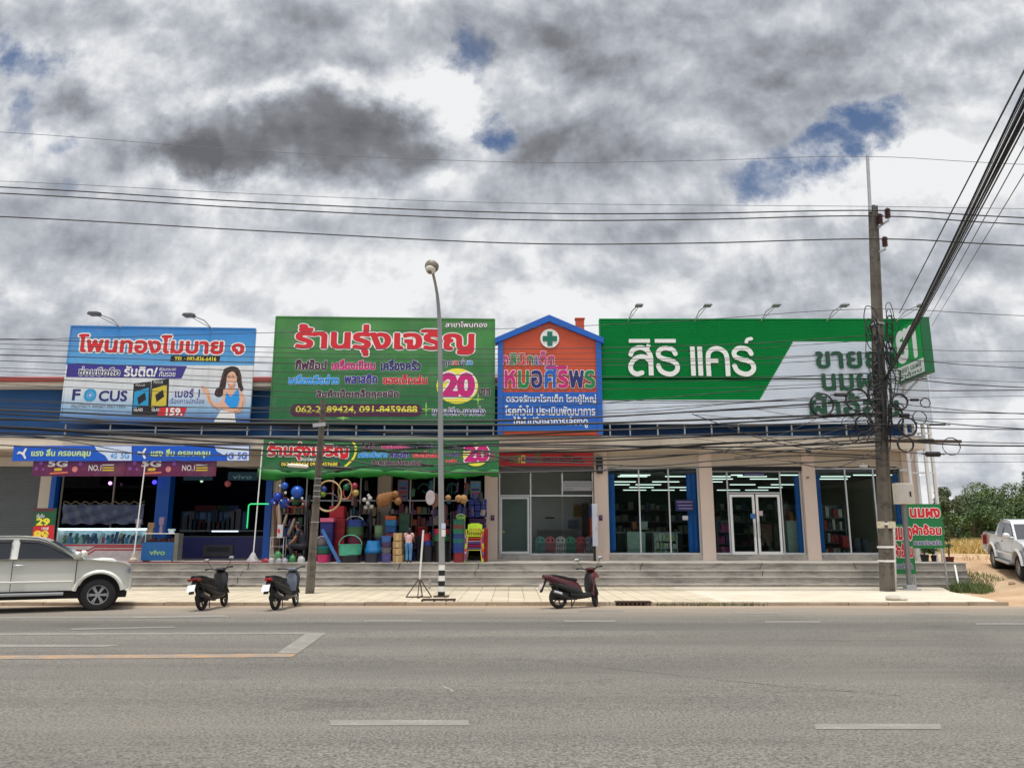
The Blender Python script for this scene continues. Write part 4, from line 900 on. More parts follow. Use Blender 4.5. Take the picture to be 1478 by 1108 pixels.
# --- green awning banner of the bargain shop
YA = 27.6
AG = grad_mat('awning_vinyl', [(0, C(24, 108, 60)), (.5, C(34, 118, 60)), (1, C(40, 116, 64))], 0, 1, (C(20, 92, 50), .9)); BG = mat('bright_green_cloth', C(4, 108, 26), .6, var=.3, scale=2)
X0, X1, Z0, Z1 = rect(379, 634, 720, 679, YA)
t = thing('awning', 'green shop awning with printed banner and bright green rolled hem over the open shopfront', 'awning', ((X0 + X1) / 2, YA, Z0))
nx = 40
b = MB(); vs = []
for z in (Z0, Z1):
    for i in range(nx + 1): x = X0 + (X1 - X0) * i / nx; vs.append((x, YA + .012, z + (.02 * math.sin(i * .9) if z == Z0 else 0)))
b.add(vs, [(i, i + 1, nx + 2 + i, nx + 1 + i) for i in range(nx)]); b.build('banner_cloth', AG, t)
b = MB(); rings = []
for i in range(nx + 1):
    x = X0 - .12 + (X1 - X0 + .12) * i / nx; r = .14 + .035 * math.sin(i * .8) + .02 * math.sin(i * 2.3) + (.05 if i < 4 else 0); zc = Z0 - .10 - (.08 * math.sin(math.pi * min(1, i / 6)) if i < 6 else 0) + .04 * math.sin(i * .35 + 1)
    rings.append([(x, YA + .10 + r * .9 * math.cos(a), zc + r * math.sin(a)) for a in (math.pi * (.55 + .12 * k) for k in range(10))])
vs = [p for r_ in rings for p in r_]; b.add(vs, [(i * 10 + k, i * 10 + k + 1, i * 10 + 11 + k, i * 10 + 10 + k) for i in range(nx) for k in range(9)]); b.build('hem', BG, t, smooth=True, fix=False)
b = MB(); b.add([(X0, YA + .02, Z1), (X1, YA + .02, Z1), (X1, FACE - .06, Z1 + .02), (X0, FACE - .06, Z1 + .02)], [(0, 1, 2, 3)]); b.build('top_cloth', AG, t)
b = MB()
for x in (X0 + .3, (X0 + X1) / 2, X1 - .3): b.bar((x, YA + .15, Z0 - .02), (x, FACE - .06, Z0 + .1), .04, .04); b.bar((x, YA + .15, Z0 - .02), (x, YA + .15, Z1 - .05), .04, .04)
b.build('frame', M_STEEL, t)
Ya = YA - .002
letter('ร้านรุ่งเจริญ', (387, 639, 502, 663), Ya - .008, RED, t, bold=.05, halo=(WH, .04), res=40); letter('สาขาโพนทอง', (434, 659, 464, 665), Ya, WH, t, bold=.02)
strokes([([(406, 669.5), (488, 669.5)], 6)], (400, 665, 494, 674), Ya, PUR, t, 'phone_strip'); letter('062-2289424 091-8459688', (406, 667, 487, 672), Ya - .006, YEL, t, bold=.02)
for s, r, m_ in (('กิ๊ฟช๊อป', (522, 639, 547, 647), PUR), ('เครื่องเขียน', (551, 639, 590, 647), MAG), ('เครื่องครัว', (594, 639, 628, 647), NAV), ('เครื่องมือช่าง', (517, 651, 559, 660), SKYB), ('พลาสติก', (563, 651, 591, 660), INDI), ('ของเด็กเล่น', (596, 651, 632, 660), RED), ('สินค้าเบ็ดเตล็ดทุกชนิด', (537, 663, 608, 673), PUR), ('ทุกอย่าง', (645, 643, 662, 648), NAV), ('ขายปลีก', (643, 652, 664, 658), INDI), ('ขายส่ง', (643, 662, 659, 667), RED)):
    letter(s, r, Ya - .005, m_, t, bold=.05, halo=(WH, .022))
strokes([(smooth_path([(506, 634.5), (513, 645), (511, 660), (499, 673)]), 3)], (494, 633, 518, 676), Ya, YEL, t, 'yellow_arc'); decal(ellipse(687, 656, 19, 16.5, 40), Ya, YEL, t, 'yellow_disc'); letter('20', (672, 644, 704, 665), Ya - .008, MAG, t, bold=.06, halo=(WH, .04)); letter('บาท', (705, 655, 714, 662), Ya - .004, MAG, t, bold=.03)

# ------------------------------------------------------------------ poles, lamp, cables
def sq_ring(p, a, rz, n=4):
    return [(p[0] + a * math.cos(rz + math.pi / 4 + math.pi / 2 * k), p[1] + a * math.sin(rz + math.pi / 4 + math.pi / 2 * k), p[2]) for k in range(n)]
def concrete_pole(label, base, top, w0, w1, rz, name='utility_pole'):
    t = thing(name, label, 'utility pole', base)
    b = MB(); base, top = Vector(base), Vector(top); rings = []
    for i in range(9):
        s = i / 8; p = base.lerp(top, s); a = (w0 + (w1 - w0) * s); o = []
        c, sn = math.cos(rz), math.sin(rz)
        for u, v in ((-.5, -.42), (-.42, -.5), (-.2, -.5), (-.16, -.42), (.16, -.42), (.2, -.5), (.42, -.5), (.5, -.42), (.5, .42), (.42, .5), (-.42, .5), (-.5, .42)):
            o.append((p.x + a * (u * c - v * sn), p.y + a * (u * sn + v * c), p.z))
        rings.append(o)
    b.loft(rings); b.build('shaft', M_POLE, t); return t, base, top
YR = 23.9
TALL, pb, pt = concrete_pole('tall weathered concrete utility pole wrapped in cable loops beside the green signs', PZ(1281, 853, PAVE), P(1260, 298, YR), .33, .23, R(24))
pb = Vector((pb.x, pb.y, pb.z))
b = MB(); b.bar(P(1256, 306, YR - .1), P(1252, 224, YR - .1), .08, .08); b.build('steel_spike', M_STEEL, TALL)
M_INS = paint(70, 40, 36, .25, 'brown_porcelain', var=.05)
for ix, iy, ax, ay in ((1270, 316, 1263, 331), (1281, 308, 1263, 331), (1277, 349, 1264, 366)):
    c = P(ix, iy, YR - .2); b = MB(); prof = []
    for k in range(5): prof += [(.07, -.16 + k * .065), (.10, -.14 + k * .065), (.07, -.115 + k * .065)]
    b.lathe([(.02, -.17)] + prof + [(.05, .18), (.02, .19)], c, 12); b.build('insulator', M_INS, TALL, smooth=True)
    e = P(ix, iy + 11, YR - .2); b = MB(); b.cyl((c.x, c.y, c.z - .3), c, .018, n=6); b.bar(P(ax, ay, YR), e, .06, .06); b.build('bracket', M_STEEL, TALL)
for y in (468, 756, 789, 809): p = P(1280 - (830 - y) * .042, y, YR); s_ = (p.z - pb.z) / (pt.z - pb.z); q = pb.lerp(pt, s_); a = .33 - .10 * s_ + .02; b = MB(); b.loft([sq_ring((q.x, q.y, q.z - .03 * k), a * .715, R(24)) for k in (1, -1)]); b.build('band', M_WHITE if y > 700 else M_STEEL, TALL)
p = P(1279, 757, 23.6); MB().box(p.x - .28, p.x + .28, p.y - .02, p.y + .02, p.z - .1, p.z + .1).build('number_plate', paint(196, 186, 160, .7, 'faded_plate', var=.3, scale=14), TALL)
b = MB(); b.cyl(PZ(1292, 850, PAVE), P(1289, 764, 23.7), .055, n=8); b.build('conduit', M_WHITE, TALL)
b = MB().bar(P(1276, 636, 23.7), P(1387, 637, 23.7), .10, .09); b.build('crossarm', paint(96, 76, 60, .8, 'old_timber', var=.25, scale=6), TALL)
MID, mb_, mt_ = concrete_pole('short leaning concrete pole in front of the bargain shop awning', PZ(447, 856, PAVE), P(467, 577, 22.6), .24, .14, R(20))
MB().bar(P(452, 614, 22.4), P(470, 612, 22.4), .1, .1).build('crossarm', M_STEEL, MID)
for y in (690, 700, 708, 716, 753): s_ = (P(739, y, 22.55).z - mb_[2]) / (mt_[2] - mb_[2]); q = Vector(mb_).lerp(Vector(mt_), s_); b = MB(); b.loft([sq_ring((q.x, q.y, q.z - .012 * k), (.24 - .10 * s_ + .012) * .715, R(20)) for k in (1, -1)]); b.build('band', M_STEEL, MID)
# street lamp
b0 = PZ(637, 861, PAVE); t = thing('street_lamp', 'slim grey street lamp with black and white bands round its foot and a curved neck', 'street lamp', b0)
M_GALV = mat('lamp_pole_grey', C(148, 150, 150), .5, .3, var=.12, scale=2, stain=(C(110, 104, 98), .4), streak=True)
zs = P(739, 815, b0.y).z
pts = [(b0.x, b0.y, zs)] + [P(x, y, b0.y - d) for x, y, d in ((636, 640, 0), (635.5, 520, 0), (634.5, 470, 0), (633, 445, .08), (631, 425, .25), (628, 408, .55), (625, 395, .9))]
pts = smooth_path([tuple(p) for p in pts], 4); b = MB(); b.tube(pts, [.085 - .045 * min(1, i / (len(pts) * .8)) for i in range(len(pts))], 10); b.build('pole', M_GALV, t, smooth=True)
n = 6; zz = [b0.z + (zs - b0.z) * i / n for i in range(n + 1)]
for i in range(n): MB().cyl((b0.x, b0.y, zz[i]), (b0.x, b0.y, zz[i + 1] - .001), .097 - .002 * i, n=14).build('painted_band', M_BLACK if i % 2 == 0 else M_WHITE, t, smooth=True)
MB().box(b0.x - .2, b0.x + .2, b0.y - .2, b0.y + .2, PAVE + .004, PAVE + .03).build('base_plate', M_RUST, t)
h = Vector(pts[-1]); b = MB(); d = Vector((-.25, -.75, .35)).normalized()
b.lathe([(.05, -.16), (.09, -.1), (.17, .0), (.2, .09), (.19, .16), (.12, .22), (.02, .24)], (0, 0, 0), 16); Mx = Matrix.Translation(h + Vector((-.05, -.12, .1))) @ Vector((.2, .5, .9)).to_track_quat('Z', 'Y').to_matrix().to_4x4(); b.xf(Mx); b.build('head', paint(120, 112, 100, .5, 'lamp_head', metal=.2, var=.25, scale=6), t, smooth=True)
b = MB().ell((0, 0, -.02), (.15, .15, .13), 14, 8).xf(Mx); b.build('diffuser', paint(214, 208, 190, .3, 'lamp_bowl'), t, smooth=True)
for y0, y1, c, nm in ((755, 763, paint(196, 208, 230, .4, 'sticker_blue'), 'sticker'), (764, 774, M_WHITE, 'sticker')):
    z0, z1 = P(739, y1, b0.y).z, P(739, y0, b0.y).z; b = MB().cyl((b0.x, b0.y, z0), (b0.x, b0.y, z1), .085, n=14); b.build(nm, c, t, smooth=True)
# umbrella-stand pole on a rusty cross foot
q = PZ(605, 862, PAVE); t = thing('sign_stand', 'white pole on a rusty tripod foot standing on the pavement left of the lamp', 'stand', q)
tp = P(611, 765, q.y - .1); MB().cyl((q.x, q.y, q.z + .45), tp, .026, n=8).build('pole', M_WHITE, t)
b = MB(); a = Vector((q.x, q.y, q.z + .5))
for dx, dy in ((-.34, -.1), (.34, -.08), (0, -.34), (.05, .3)): b.bar(a, (q.x + dx, q.y + dy, q.z + .02), .025, .025)
b.bar((q.x - .34, q.y - .1, q.z + .025), (q.x + .34, q.y - .08, q.z + .025), .03, .03); b.bar((q.x, q.y - .34, q.z + .025), (q.x + .05, q.y + .3, q.z + .025), .03, .03); b.build('foot', M_RUST, t)
q = PZ(633, 867, PAVE); t = thing('floor_frame', 'flat rusty iron frame lying on the pavement at the lamp foot', 'frame', q)
b = MB()
for d in (-.16, .0, .16): b.bar((q.x - .42, q.y + d, q.z + .035), (q.x + .42, q.y + d + .03, q.z + .035), .03, .03)
for d in (-.4, -.1, .2, .4): b.bar((q.x + d, q.y - .2, q.z + .015), (q.x + d, q.y + .2, q.z + .015), .03, .03)
b.build('bars', M_RUST, t)
# meter box on its own steel post
q = PZ(1313, 851, PAVE); tpz = P(1305, 727, q.y); t = thing('meter_box', 'white electricity meter box on a grey steel post between the two green signs', 'meter box', q)
MB().bar((q.x, q.y, q.z), (tpz.x - .0, q.y, tpz.z + .2), .11, .11).build('post', mat('dull_steel', C(128, 130, 130), .5, .4, var=.15), t)
MB().box(q.x - .26, q.x + .26, q.y - .2, q.y + .2, PAVE + .005, PAVE + .035).box(q.x - .14, q.x + .14, q.y - .14, q.y + .14, PAVE + .036, PAVE + .16).build('base_plate', M_STEEL, t, bevel=.01)
X0, X1, Z0, Z1 = rect(1292, 697, 1318, 727, q.y - .1); MB().box(X0, X1, q.y - .18, q.y + .06, Z0, Z1).build('cabinet', M_CREAM, t, bevel=.012)
MB().box(X0 + .04, X1 - .03, q.y - .195, q.y - .181, Z0 + .04, Z1 - .05).build('door', paint(204, 200, 192, .5, 'cabinet_door'), t); MB().box(X1 - .16, X1 - .12, q.y - .215, q.y - .196, Z0 + .22, Z0 + .38).build('handle', M_BLACK, t)
# two green milk powder signs
def green_sign(px, Y, label, rows, back):
    t = thing('advertising_sign', label, 'sign', (P((px[0] + px[2]) / 2, px[3], Y).x, Y, P(739, px[3], Y).z)); panel(px, Y, paint(22, 120, 66, .45, 'sign_green', var=.05), t, 'panel', .03)
    for s, r, m_ in rows: letter(s, r, Y - .012, m_, t, bold=.05 if m_ is RED else .035, halo=(WH, .05), res=44)
    X0, X1, Z0, Z1 = rect(*px, Y); b = MB()
    for x in (X0 + .03, X1 - .03): b.bar((x, Y + .06, back), (x, Y + .06, Z1 - .02), .04, .04)
    b.build('frame', M_STEEL, t)
PX_ = paint(60, 56, 130, .5, 'print_slate')
green_sign((1288, 756, 1319, 828), 24.75, 'narrow green sign low behind the meter post, half hidden by the utility pole', (('นมผง', (1290, 762, 1316, 778), RED), ('ผ้าอ้อม', (1291, 784, 1317, 803), RED), ('ราคาประหยัด', (1292, 812, 1318, 820), PX_)), PAVE)
green_sign((1311, 727, 1361, 791), 25.2, 'square green sign with red words outlined in white beside the meter box', (('นมผง', (1314, 734, 1356, 746), RED), ('ผ้าอ้อม', (1317, 757, 1358, 771), RED), ('ราคาประหยัด', (1319, 779, 1359, 786), PX_)), PAVE)
# cables
M_WIRE = paint(26, 26, 30, .6, 'cable_black', var=0); M_WIREG = paint(88, 90, 96, .5, 'wire_grey', var=0)
def wire(name, label, pts, r, m=M_WIRE, group=None, Y=YR - .25, n=5, seg=7):
    pts = [(q[0], q[1], q[2] if len(q) > 2 else Y) for q in pts]      # the lines run on past the frame
    for i, j in ((0, 1), (-1, -2)):
        if pts[i][0] < -10 or pts[i][0] > 1500:
            e = (pts[i][0] + (-900 if i == 0 else 900), pts[i][1] + (pts[i][1] - pts[j][1]) / (pts[i][0] - pts[j][0]) * (-900 if i == 0 else 900) * .7, pts[i][2]); pts = [e] + pts if i == 0 else pts + [e]
    pts = smooth_path(pts, seg); b = MB(); b.tube([P(*q) for q in pts], r, n); o = b.build(name, m, None, smooth=True, fix=False); return tag(o, label, 'cable', group)
G1 = 'overhead power lines'
wire('power_line', 'hair thin wire running highest of all across the grey clouds', [(-60, 187), (370, 218), (739, 234), (1000, 232), (1252, 226), (1540, 240)], .009, M_WIREG, G1)
wire('power_line', 'fine wire just above the pair of thick power lines', [(-60, 259), (370, 280), (739, 293), (1250, 298), (1540, 302)], .009, M_WIREG, G1)
wire('power_line', 'upper one of the close pair of thick power lines under the clouds', [(-60, 267), (370, 292), (739, 307), (1000, 308), (1281, 304), (1540, 317)], .021, M_WIRE, G1)
wire('power_line', 'lower one of the close pair of thick power lines under the clouds', [(-60, 276), (370, 301), (739, 317), (1000, 317), (1270, 312), (1540, 327)], .021, M_WIRE, G1)
wire('power_line', 'single thick power line on the lowest insulator of the tall pole', [(-60, 310), (370, 333), (739, 351), (1000, 351), (1277, 345), (1540, 357)], .021, M_WIRE, G1)
wire('cable', 'thin wire passing just over the top edge of the green pharmacy sign', [(-60, 492), (395, 480), (739, 474), (1000, 462), (1258, 446), (1540, 458)], .010, M_WIRE, 'cables along the shopfronts')
GL = 'cables along the shopfronts'; rc = random.Random(5)
for i in range(10):
    yl = 486 + i * 7.2 + rc.uniform(-5, 5); yp = 478 + i * 11 + rc.uniform(-10, 10); ym = (yl + yp) / 2 + 14 + rc.uniform(-2, 6)
    wire('cable', 'thin black cable in the loose ladder of lines crossing the billboards', [(-60, yl), (400, (yl + ym) / 2 + 6), (739, ym), (1050, (ym + yp) / 2 + 4), (1272, yp)], rc.choice((.009, .010, .013)), M_WIRE, GL, Y=YR - .25 - .02 * i)
for i, (pts, r, l) in enumerate((
    ([(-60, 590), (200, 600), (400, 606), (739, 606), (1000, 594), (1272, 576)], .028, 'thick black cable across the foot of the blue billboard, higher of two'),
    ([(-60, 604), (200, 609), (400, 611), (739, 613), (1000, 606), (1272, 596)], .036, 'thick black cable across the foot of the green billboard, lower of two'),
    ([(-60, 616), (150, 626), (400, 641), (739, 640), (1050, 628), (1272, 612)], .022, 'black cable sagging just over the green awning'),
    ([(-60, 622), (150, 632), (430, 652), (739, 642), (1050, 645), (1272, 638)], .026, 'black cable that crosses the awning lettering above the yellow arc'),
    ([(-60, 612), (120, 622), (380, 633), (739, 644), (1000, 647), (1272, 658)], .020, 'black cable running along the canopy edge'),
    ([(-60, 628), (80, 634), (200, 655), (330, 674), (455, 676)], .012, 'black cable dropping past the blue banners to the short pole'),
    ([(455, 684), (540, 672), (620, 672), (739, 664), (900, 663), (1100, 646), (1272, 632)], .024, 'black cable rising from the short pole over the clinic board'),
    ([(640, 640), (739, 663), (830, 668), (940, 672), (1040, 664), (1160, 657), (1272, 662)], .018, 'black cable hanging low across the pharmacy columns'),
    ([(720, 672), (770, 680), (839, 682), (900, 672)], .010, 'slack black cable bowed below the red name board'),
    ([(1060, 660), (1130, 652), (1200, 644), (1272, 634)], .016, 'short black cable climbing to the tall pole from the canopy'),
    ([(-60, 601), (300, 618), (600, 622), (900, 620), (1272, 606)], .018, 'thin cable sagging across the blue strip under the billboards'),
    ([(-60, 578), (300, 588), (739, 596), (1000, 585), (1272, 566)], .010, 'thin cable crossing the plum phone strip'))):
    wire('cable', l, pts, r, M_WIRE, GL, Y=YR - .5 - .02 * i)
rw = random.Random(31)
for i in range(10):
    yl = 584 + i * 6.4 + rw.uniform(-4, 4); yp = 562 + i * 10 + rw.uniform(-8, 8); sag = rw.uniform(10, 34); xm = rw.uniform(560, 880)
    wire('cable', 'dark cable in the dense tangle along the canopy between the two concrete poles', [(-60, yl - 6), (230, yl + sag * .35), (455, yl + sag * .55 + rw.uniform(-4, 4)), (xm, (yl + yp) / 2 + sag), (1080, yp + sag * .4), (1272, yp)], rw.choice((.012, .016, .020, .026)), M_WIRE, 'tangle of cables along the canopy', Y=YR - .4 - .03 * i)
for i in range(12):
    x0 = rw.uniform(980, 1180); y0 = rw.uniform(580, 670); y1 = rw.uniform(545, 660)
    wire('cable', 'short slack cable dropping into the tall pole from the tangle on its shop side', [(x0, y0), ((x0 + 1272) / 2, (y0 + y1) / 2 + rw.uniform(6, 26)), (1272, y1)], rw.choice((.008, .011, .015)), M_WIRE, 'slack cables beside the tall pole', Y=YR - .6 - .03 * i)
for i in range(15):
    y0 = 500 + i * 11 + rc.uniform(-12, 12); y1 = y0 + 8 + i * .6 + rc.uniform(-14, 18)
    wire('cable', 'thin dark cable leaving the tall pole past the box sign against the sky', [(1272, y0), (1340, (y0 * 2 + y1) / 3 + 3), (1540, y1)], rc.choice((.007, .009, .012, .016)), M_WIRE, 'cables leaving the tall pole', Y=YR - .3 - .02 * i)
wire('cable', 'heavy black cable leaving the tall pole at the crossarm', [(1272, 634), (1386, 642), (1540, 644)], .024, M_WIRE, 'cables leaving the tall pole')
# bundle slung over the road towards the viewer
A, E_ = P(1277, 548, 23.7), P(1500, 84, 6.0)
for i in range(14):
    o = Vector((rc.gauss(0, .045), rc.gauss(0, .03), rc.gauss(0, .045))); sgn = .10 + rc.uniform(0, .14); pts = []
    for k in range(15):
        s_ = k / 14 * 1.5; p = A.lerp(E_, s_) + o * (.35 + .65 * s_); p.z -= sgn * math.sin(math.pi * min(1, s_ / 1.5)); pts.append(p)
    b = MB(); b.tube(pts, rc.choice((.006, .008, .010, .013)), 6); tag(b.build('cable', M_WIRE if i % 5 else M_WIREG, None, smooth=True, fix=False), 'black cable in the thick bundle slung up over the road from the tall pole', 'cable', 'bundle of cables over the road')
for (x0, y0, x1, y1, ya, yb, r, l) in ((1298, 452, 1500, 60, 23, 7, .012, 'lone cable rising above the thick bundle over the road'), (1335, 470, 1490, 190, 22, 7, .007, 'pair of fine wires below the thick bundle, nearer one'), (1345, 470, 1500, 215, 22, 7, .006, 'pair of fine wires below the thick bundle, farther one')):
    a, e = P(x0, y0, ya), P(x1, y1, yb); b = MB(); b.tube([a.lerp(e, k / 8 * 1.35) for k in range(9)], r, 5); tag(b.build('cable', M_WIRE if r > .01 else M_WIREG, None, fix=False), l, 'cable', 'bundle of cables over the road')
Zz = lambda x, y: (1160 + x / 6.16, 540 + y / 6.16)
coil_labels = ['thick black cable coil over the lowest dark green word', 'thick black cable coil hung just beside the pole above the blue strip', 'thin cable coil in front of the blue strip', 'dense dark cable coil touching the pole under the others', 'heavy black coil under the projecting box sign', 'small thin coil farthest from the pole below the box sign', 'thin medium coil in the middle of the cables past the pole', 'big dark coil beside the pole at the height of the canopy top', 'small faint coil at the canopy edge, outer of a pair', 'small faint coil at the canopy edge, inner of a pair', 'dark tangled coil just under the crossarm', 'thin coil hanging from the tip of the crossarm']
for i, (x, y, r, th) in enumerate(((160, 270, 88, .028), (475, 230, 88, .03), (400, 435, 55, .012), (535, 440, 65, .03), (855, 245, 62, .032), (1080, 255, 38, .012), (1030, 385, 52, .016), (920, 465, 68, .026), (450, 560, 35, .010), (530, 560, 40, .010), (905, 620, 60, .022), (1315, 640, 70, .012))):
    q = Zz(x, y); c = P(q[0], q[1], YR - .55 - .03 * i); rr = r / 6.16 * .0216 * 1.12; b = MB()
    for k in range(3 if th > .02 else 2):
        e = rr * (1 + rc.uniform(-.05, .05)); dx, dz = rc.uniform(-.012, .012), rc.uniform(-.012, .012); ph = rc.uniform(0, 1)
        b.tube([(c.x + dx + e * math.cos(a + ph), c.y + rc.uniform(-.02, .02), c.z + dz + e * .98 * math.sin(a + ph)) for a in (2 * math.pi * j / 28 for j in range(28))], th * .75, 6, closed=True)
    tag(b.build('cable_coil', M_WIRE, None, smooth=True, fix=False), coil_labels[i], 'cable coil', 'coils of spare cable at the tall pole')
for i, (x, y, w_, h_, l) in enumerate(((985, 228, 75, 25, 'small black splice case between two coils under the box sign'), (895, 365, 90, 36, 'black splice case beside the pole among thin coils'), (1190, 447, 150, 18, 'long slim black splice tube farthest along the cables'), (1150, 710, 130, 46, 'fat black splice case under the crossarm'), (1090, 588, 140, 32, 'black splice case lying along the crossarm'), (325, 182, 110, 34, 'black splice case between the two big coils over the green words'))):
    q = Zz(x, y); c = P(q[0], q[1], YR - .62); hw, hr = w_ / 6.16 * .0108, h_ / 6.16 * .0108; t = thing('splice_case', l, 'splice case', (c.x, c.y, c.z - hr), group='splice cases at the tall pole')
    MB().lathe([(hr * .5, -hw), (hr, -hw * .85), (hr, hw * .85), (hr * .5, hw)], c, 10, 'x').build('body', M_BLACK, t, smooth=True); MB().cyl((c.x - hw, c.y, c.z), (c.x - hw - .12, c.y, c.z + .01), .014).cyl((c.x + hw, c.y, c.z), (c.x + hw + .12, c.y, c.z - .01), .014).build('stub', M_WIRE, t)
for x0, x1, y, hh_, m_, l in ((467, 509, 675, 5, M_BLACK, 'black splice tube hung from the short pole over the awning hem'), (415, 445, 672, 5, M_CREAM, 'pale splice tube just before the short pole'), (608, 626, 671, 4, M_BLACK, 'black splice tube near the street lamp on the awning cable'), (1163, 1171, 651, 4, M_BLACK, 'tiny black splice tube at the canopy before the tall pole')):
    a, e = P(x0, y - 1, 22.4), P(x1, y + 1, 22.4); r_ = hh_ * .0102; t = thing('splice_case', l, 'splice case', a, group='splice cases along the awning'); MB().tube([a, a.lerp(e, .08), a.lerp(e, .92), e], [r_ * .5, r_, r_, r_ * .5], 9).build('body', m_, t, smooth=True)
for i in range(40):
    s_ = rc.uniform(.40, .66) if i > 8 else rc.uniform(.42, .76); q = pb.lerp(pt, s_); ww = rc.uniform(.12, .42); hh_ = rc.uniform(.15, .55); sd_ = rc.choice((-1, 1)); b = MB(); pts = []
    for k in range(9):
        a = math.pi * 2 * k / 8; pts.append((q.x + sd_ * (.14 + ww * .5 * (1 - math.cos(a))) + rc.uniform(-.03, .03), q.y - .28 + rc.uniform(-.06, .06), q.z - hh_ * math.sin(a) + rc.uniform(-.05, .05)))
    b.tube(smooth_path(pts, 4), rc.choice((.012, .016, .022)), 5); tag(b.build('cable', M_WIRE, None, smooth=True, fix=False), 'loose loop of black cable tied round the tall pole', 'cable', 'loose cable loops on the tall pole')
for i in range(12):
    x = rc.uniform(-.17, .17); z0 = 4.6 + rc.uniform(-.4, .6); z1 = 7.9 + rc.uniform(-.8, .4); s0, s1 = (z0 - pb.z) / (pt.z - pb.z), (z1 - pb.z) / (pt.z - pb.z); q0, q1 = pb.lerp(pt, s0), pb.lerp(pt, s1); b = MB()
    b.tube(smooth_path([(q0.x + x, q0.y - .27, q0.z), (q0.lerp(q1, .3).x + x + rc.uniform(-.1, .1), q0.y - .33, q0.z + (z1 - z0) * .3), (q0.lerp(q1, .7).x + x + rc.uniform(-.1, .1), q0.y - .31, q0.z + (z1 - z0) * .7), (q1.x + x * .5, q1.y - .2, q1.z)], 5), rc.choice((.012, .018, .024)), 5); tag(b.build('cable', M_WIRE, None, smooth=True, fix=False), 'black cable running down the shaft of the tall pole', 'cable', 'cables down the shaft of the tall pole')
# security cameras, wall lamps, meter plates on the columns
def cctv(px_, py, l):
    p = P(px_, py, FACE - .35); t = thing('security_camera', l, 'camera', p, group='security cameras'); MB().cyl((p.x - .1, p.y + .35, p.z + .12), (p.x, p.y + .05, p.z + .08), .02).cyl((p.x, p.y + .05, p.z + .08), (p.x, p.y + .02, p.z), .03).build('bracket', M_WHITE, t); MB().tube([(p.x - .14, p.y + .05, p.z - .02), (p.x + .1, p.y - .1, p.z - .05)], .055, 10).build('body', M_WHITE, t, smooth=True); MB().tube([(p.x + .1, p.y - .1, p.z - .05), (p.x + .13, p.y - .12, p.z - .055)], .04, 10).build('lens', M_BLACK, t)
cctv(1247, 671, 'white security camera above the last pharmacy window before the pole'); cctv(1305, 677, 'white security camera beyond the pole at the building corner')
for px_, l in ((713, 'black wall lantern on the column at the awning end'), (865, 'black wall lantern on the column between clinic and pharmacy')):
    p = P(px_, 671, FACE - .08); t = thing('wall_lantern', l, 'wall lamp', (p.x, p.y, p.z - .35), group='wall lanterns'); MB().box(p.x - .12, p.x + .12, p.y - .14, p.y + .02, p.z - .32, p.z + .32).build('housing', M_BLACK, t, bevel=.02); MB().box(p.x - .06, p.x + .06, p.y - .155, p.y - .141, p.z - .25, p.z - .08).build('lens', GREY, t)
for px_, l in ((711, 'purple house number plate beside the clinic door'), (867, 'purple house number plate between the clinic and the pharmacy')):
    p = P(px_, 747, FACE - .07); t = tag(MB().box(p.x - .07, p.x + .07, p.y, p.y + .015, p.z - .1, p.z + .1).build('house_number_plate', paint(70, 34, 96, .5, 'plate_purple')), l, 'plate', 'purple plates on the columns'); MB().box(p.x - .04, p.x + .04, p.y - .004, p.y - .001, p.z + .01, p.z + .05).build('print', GREY, t)
p = P(1166, 690, FACE - .08); tag(MB().lathe([(.05, 0), (.05, .06), (.02, .07)], (p.x, p.y, p.z), 10).build('door_bell', GREY), 'small round grey bell on the column after the pharmacy door', 'bell')

# ------------------------------------------------------------------ vehicles
M_TYRE = paint(30, 30, 31, .85, 'tyre_rubber', var=.15, scale=12); M_RIM = mat('alloy_rim', C(176, 178, 180), .35, .6, var=.05); M_CARGLASS = mat('tinted_car_glass', C(26, 30, 36), .08, 0, var=0, spec=.8); M_CHROME = mat('chrome', C(220, 220, 222), .12, 1, var=0)
M_TRIM = paint(24, 24, 27, .5, 'black_trim', var=.05); M_REDL = paint(150, 16, 22, .2, 'red_lamp', var=.1, coat=.5); M_HEADL = paint(140, 150, 160, .1, 'headlamp', var=.1, coat=1)
def wheel(parent, x, y, z, r, wd, steer=0.0, side=-1, spokes=6):
    b = MB(); h = wd / 2
    b.lathe([(r * .60, -h * .95), (r * .82, -h), (r * .95, -h * .9), (r, -h * .55), (r, h * .55), (r * .95, h * .9), (r * .82, h), (r * .60, h * .95), (r * .58, 0)], (0, 0, 0), 30, 'y'); b.f = b.f[:-2]
    n0 = len(b.v)
    Mx = Matrix.Translation((x, y, z)) @ Matrix.Rotation(steer, 4, 'Z')
    ty = b.xf(Mx).build('wheel', M_TYRE, parent, local=True, smooth=True)
    b = MB(); o = side * h * .72
    b.lathe([(r * .62, -h * .9), (r * .62, h * .9), (r * .56, h * .9), (r * .54, 0), (r * .56, -h * .9), (r * .62, -h * .9)], (0, 0, 0), 24, 'y'); b.f = b.f[:-2]
    b.lathe([(.0, o * 1.05), (r * .14, o * 1.05), (r * .16, o * .8), (r * .16, 0)], (0, 0, 0), 14, 'y')
    for k in range(spokes):
        a = 2 * math.pi * k / spokes
        for d in (-.12, .12): b.bar((r * .12 * math.cos(a + d), o * .95, r * .12 * math.sin(a + d)), (r * .58 * math.cos(a + d * .9), o * .85, r * .58 * math.sin(a + d * .9)), r * .075, .03, (0, 1, 0))
    b.xf(Mx).build('rim', M_RIM, ty, local=True, smooth=True)
    MB().lathe([(r * .53, side * .02), (r * .53, side * .0), (.01, 0)], (0, 0, 0), 20, 'y').xf(Mx).build('brake', M_TRIM, ty, local=True)
    return ty
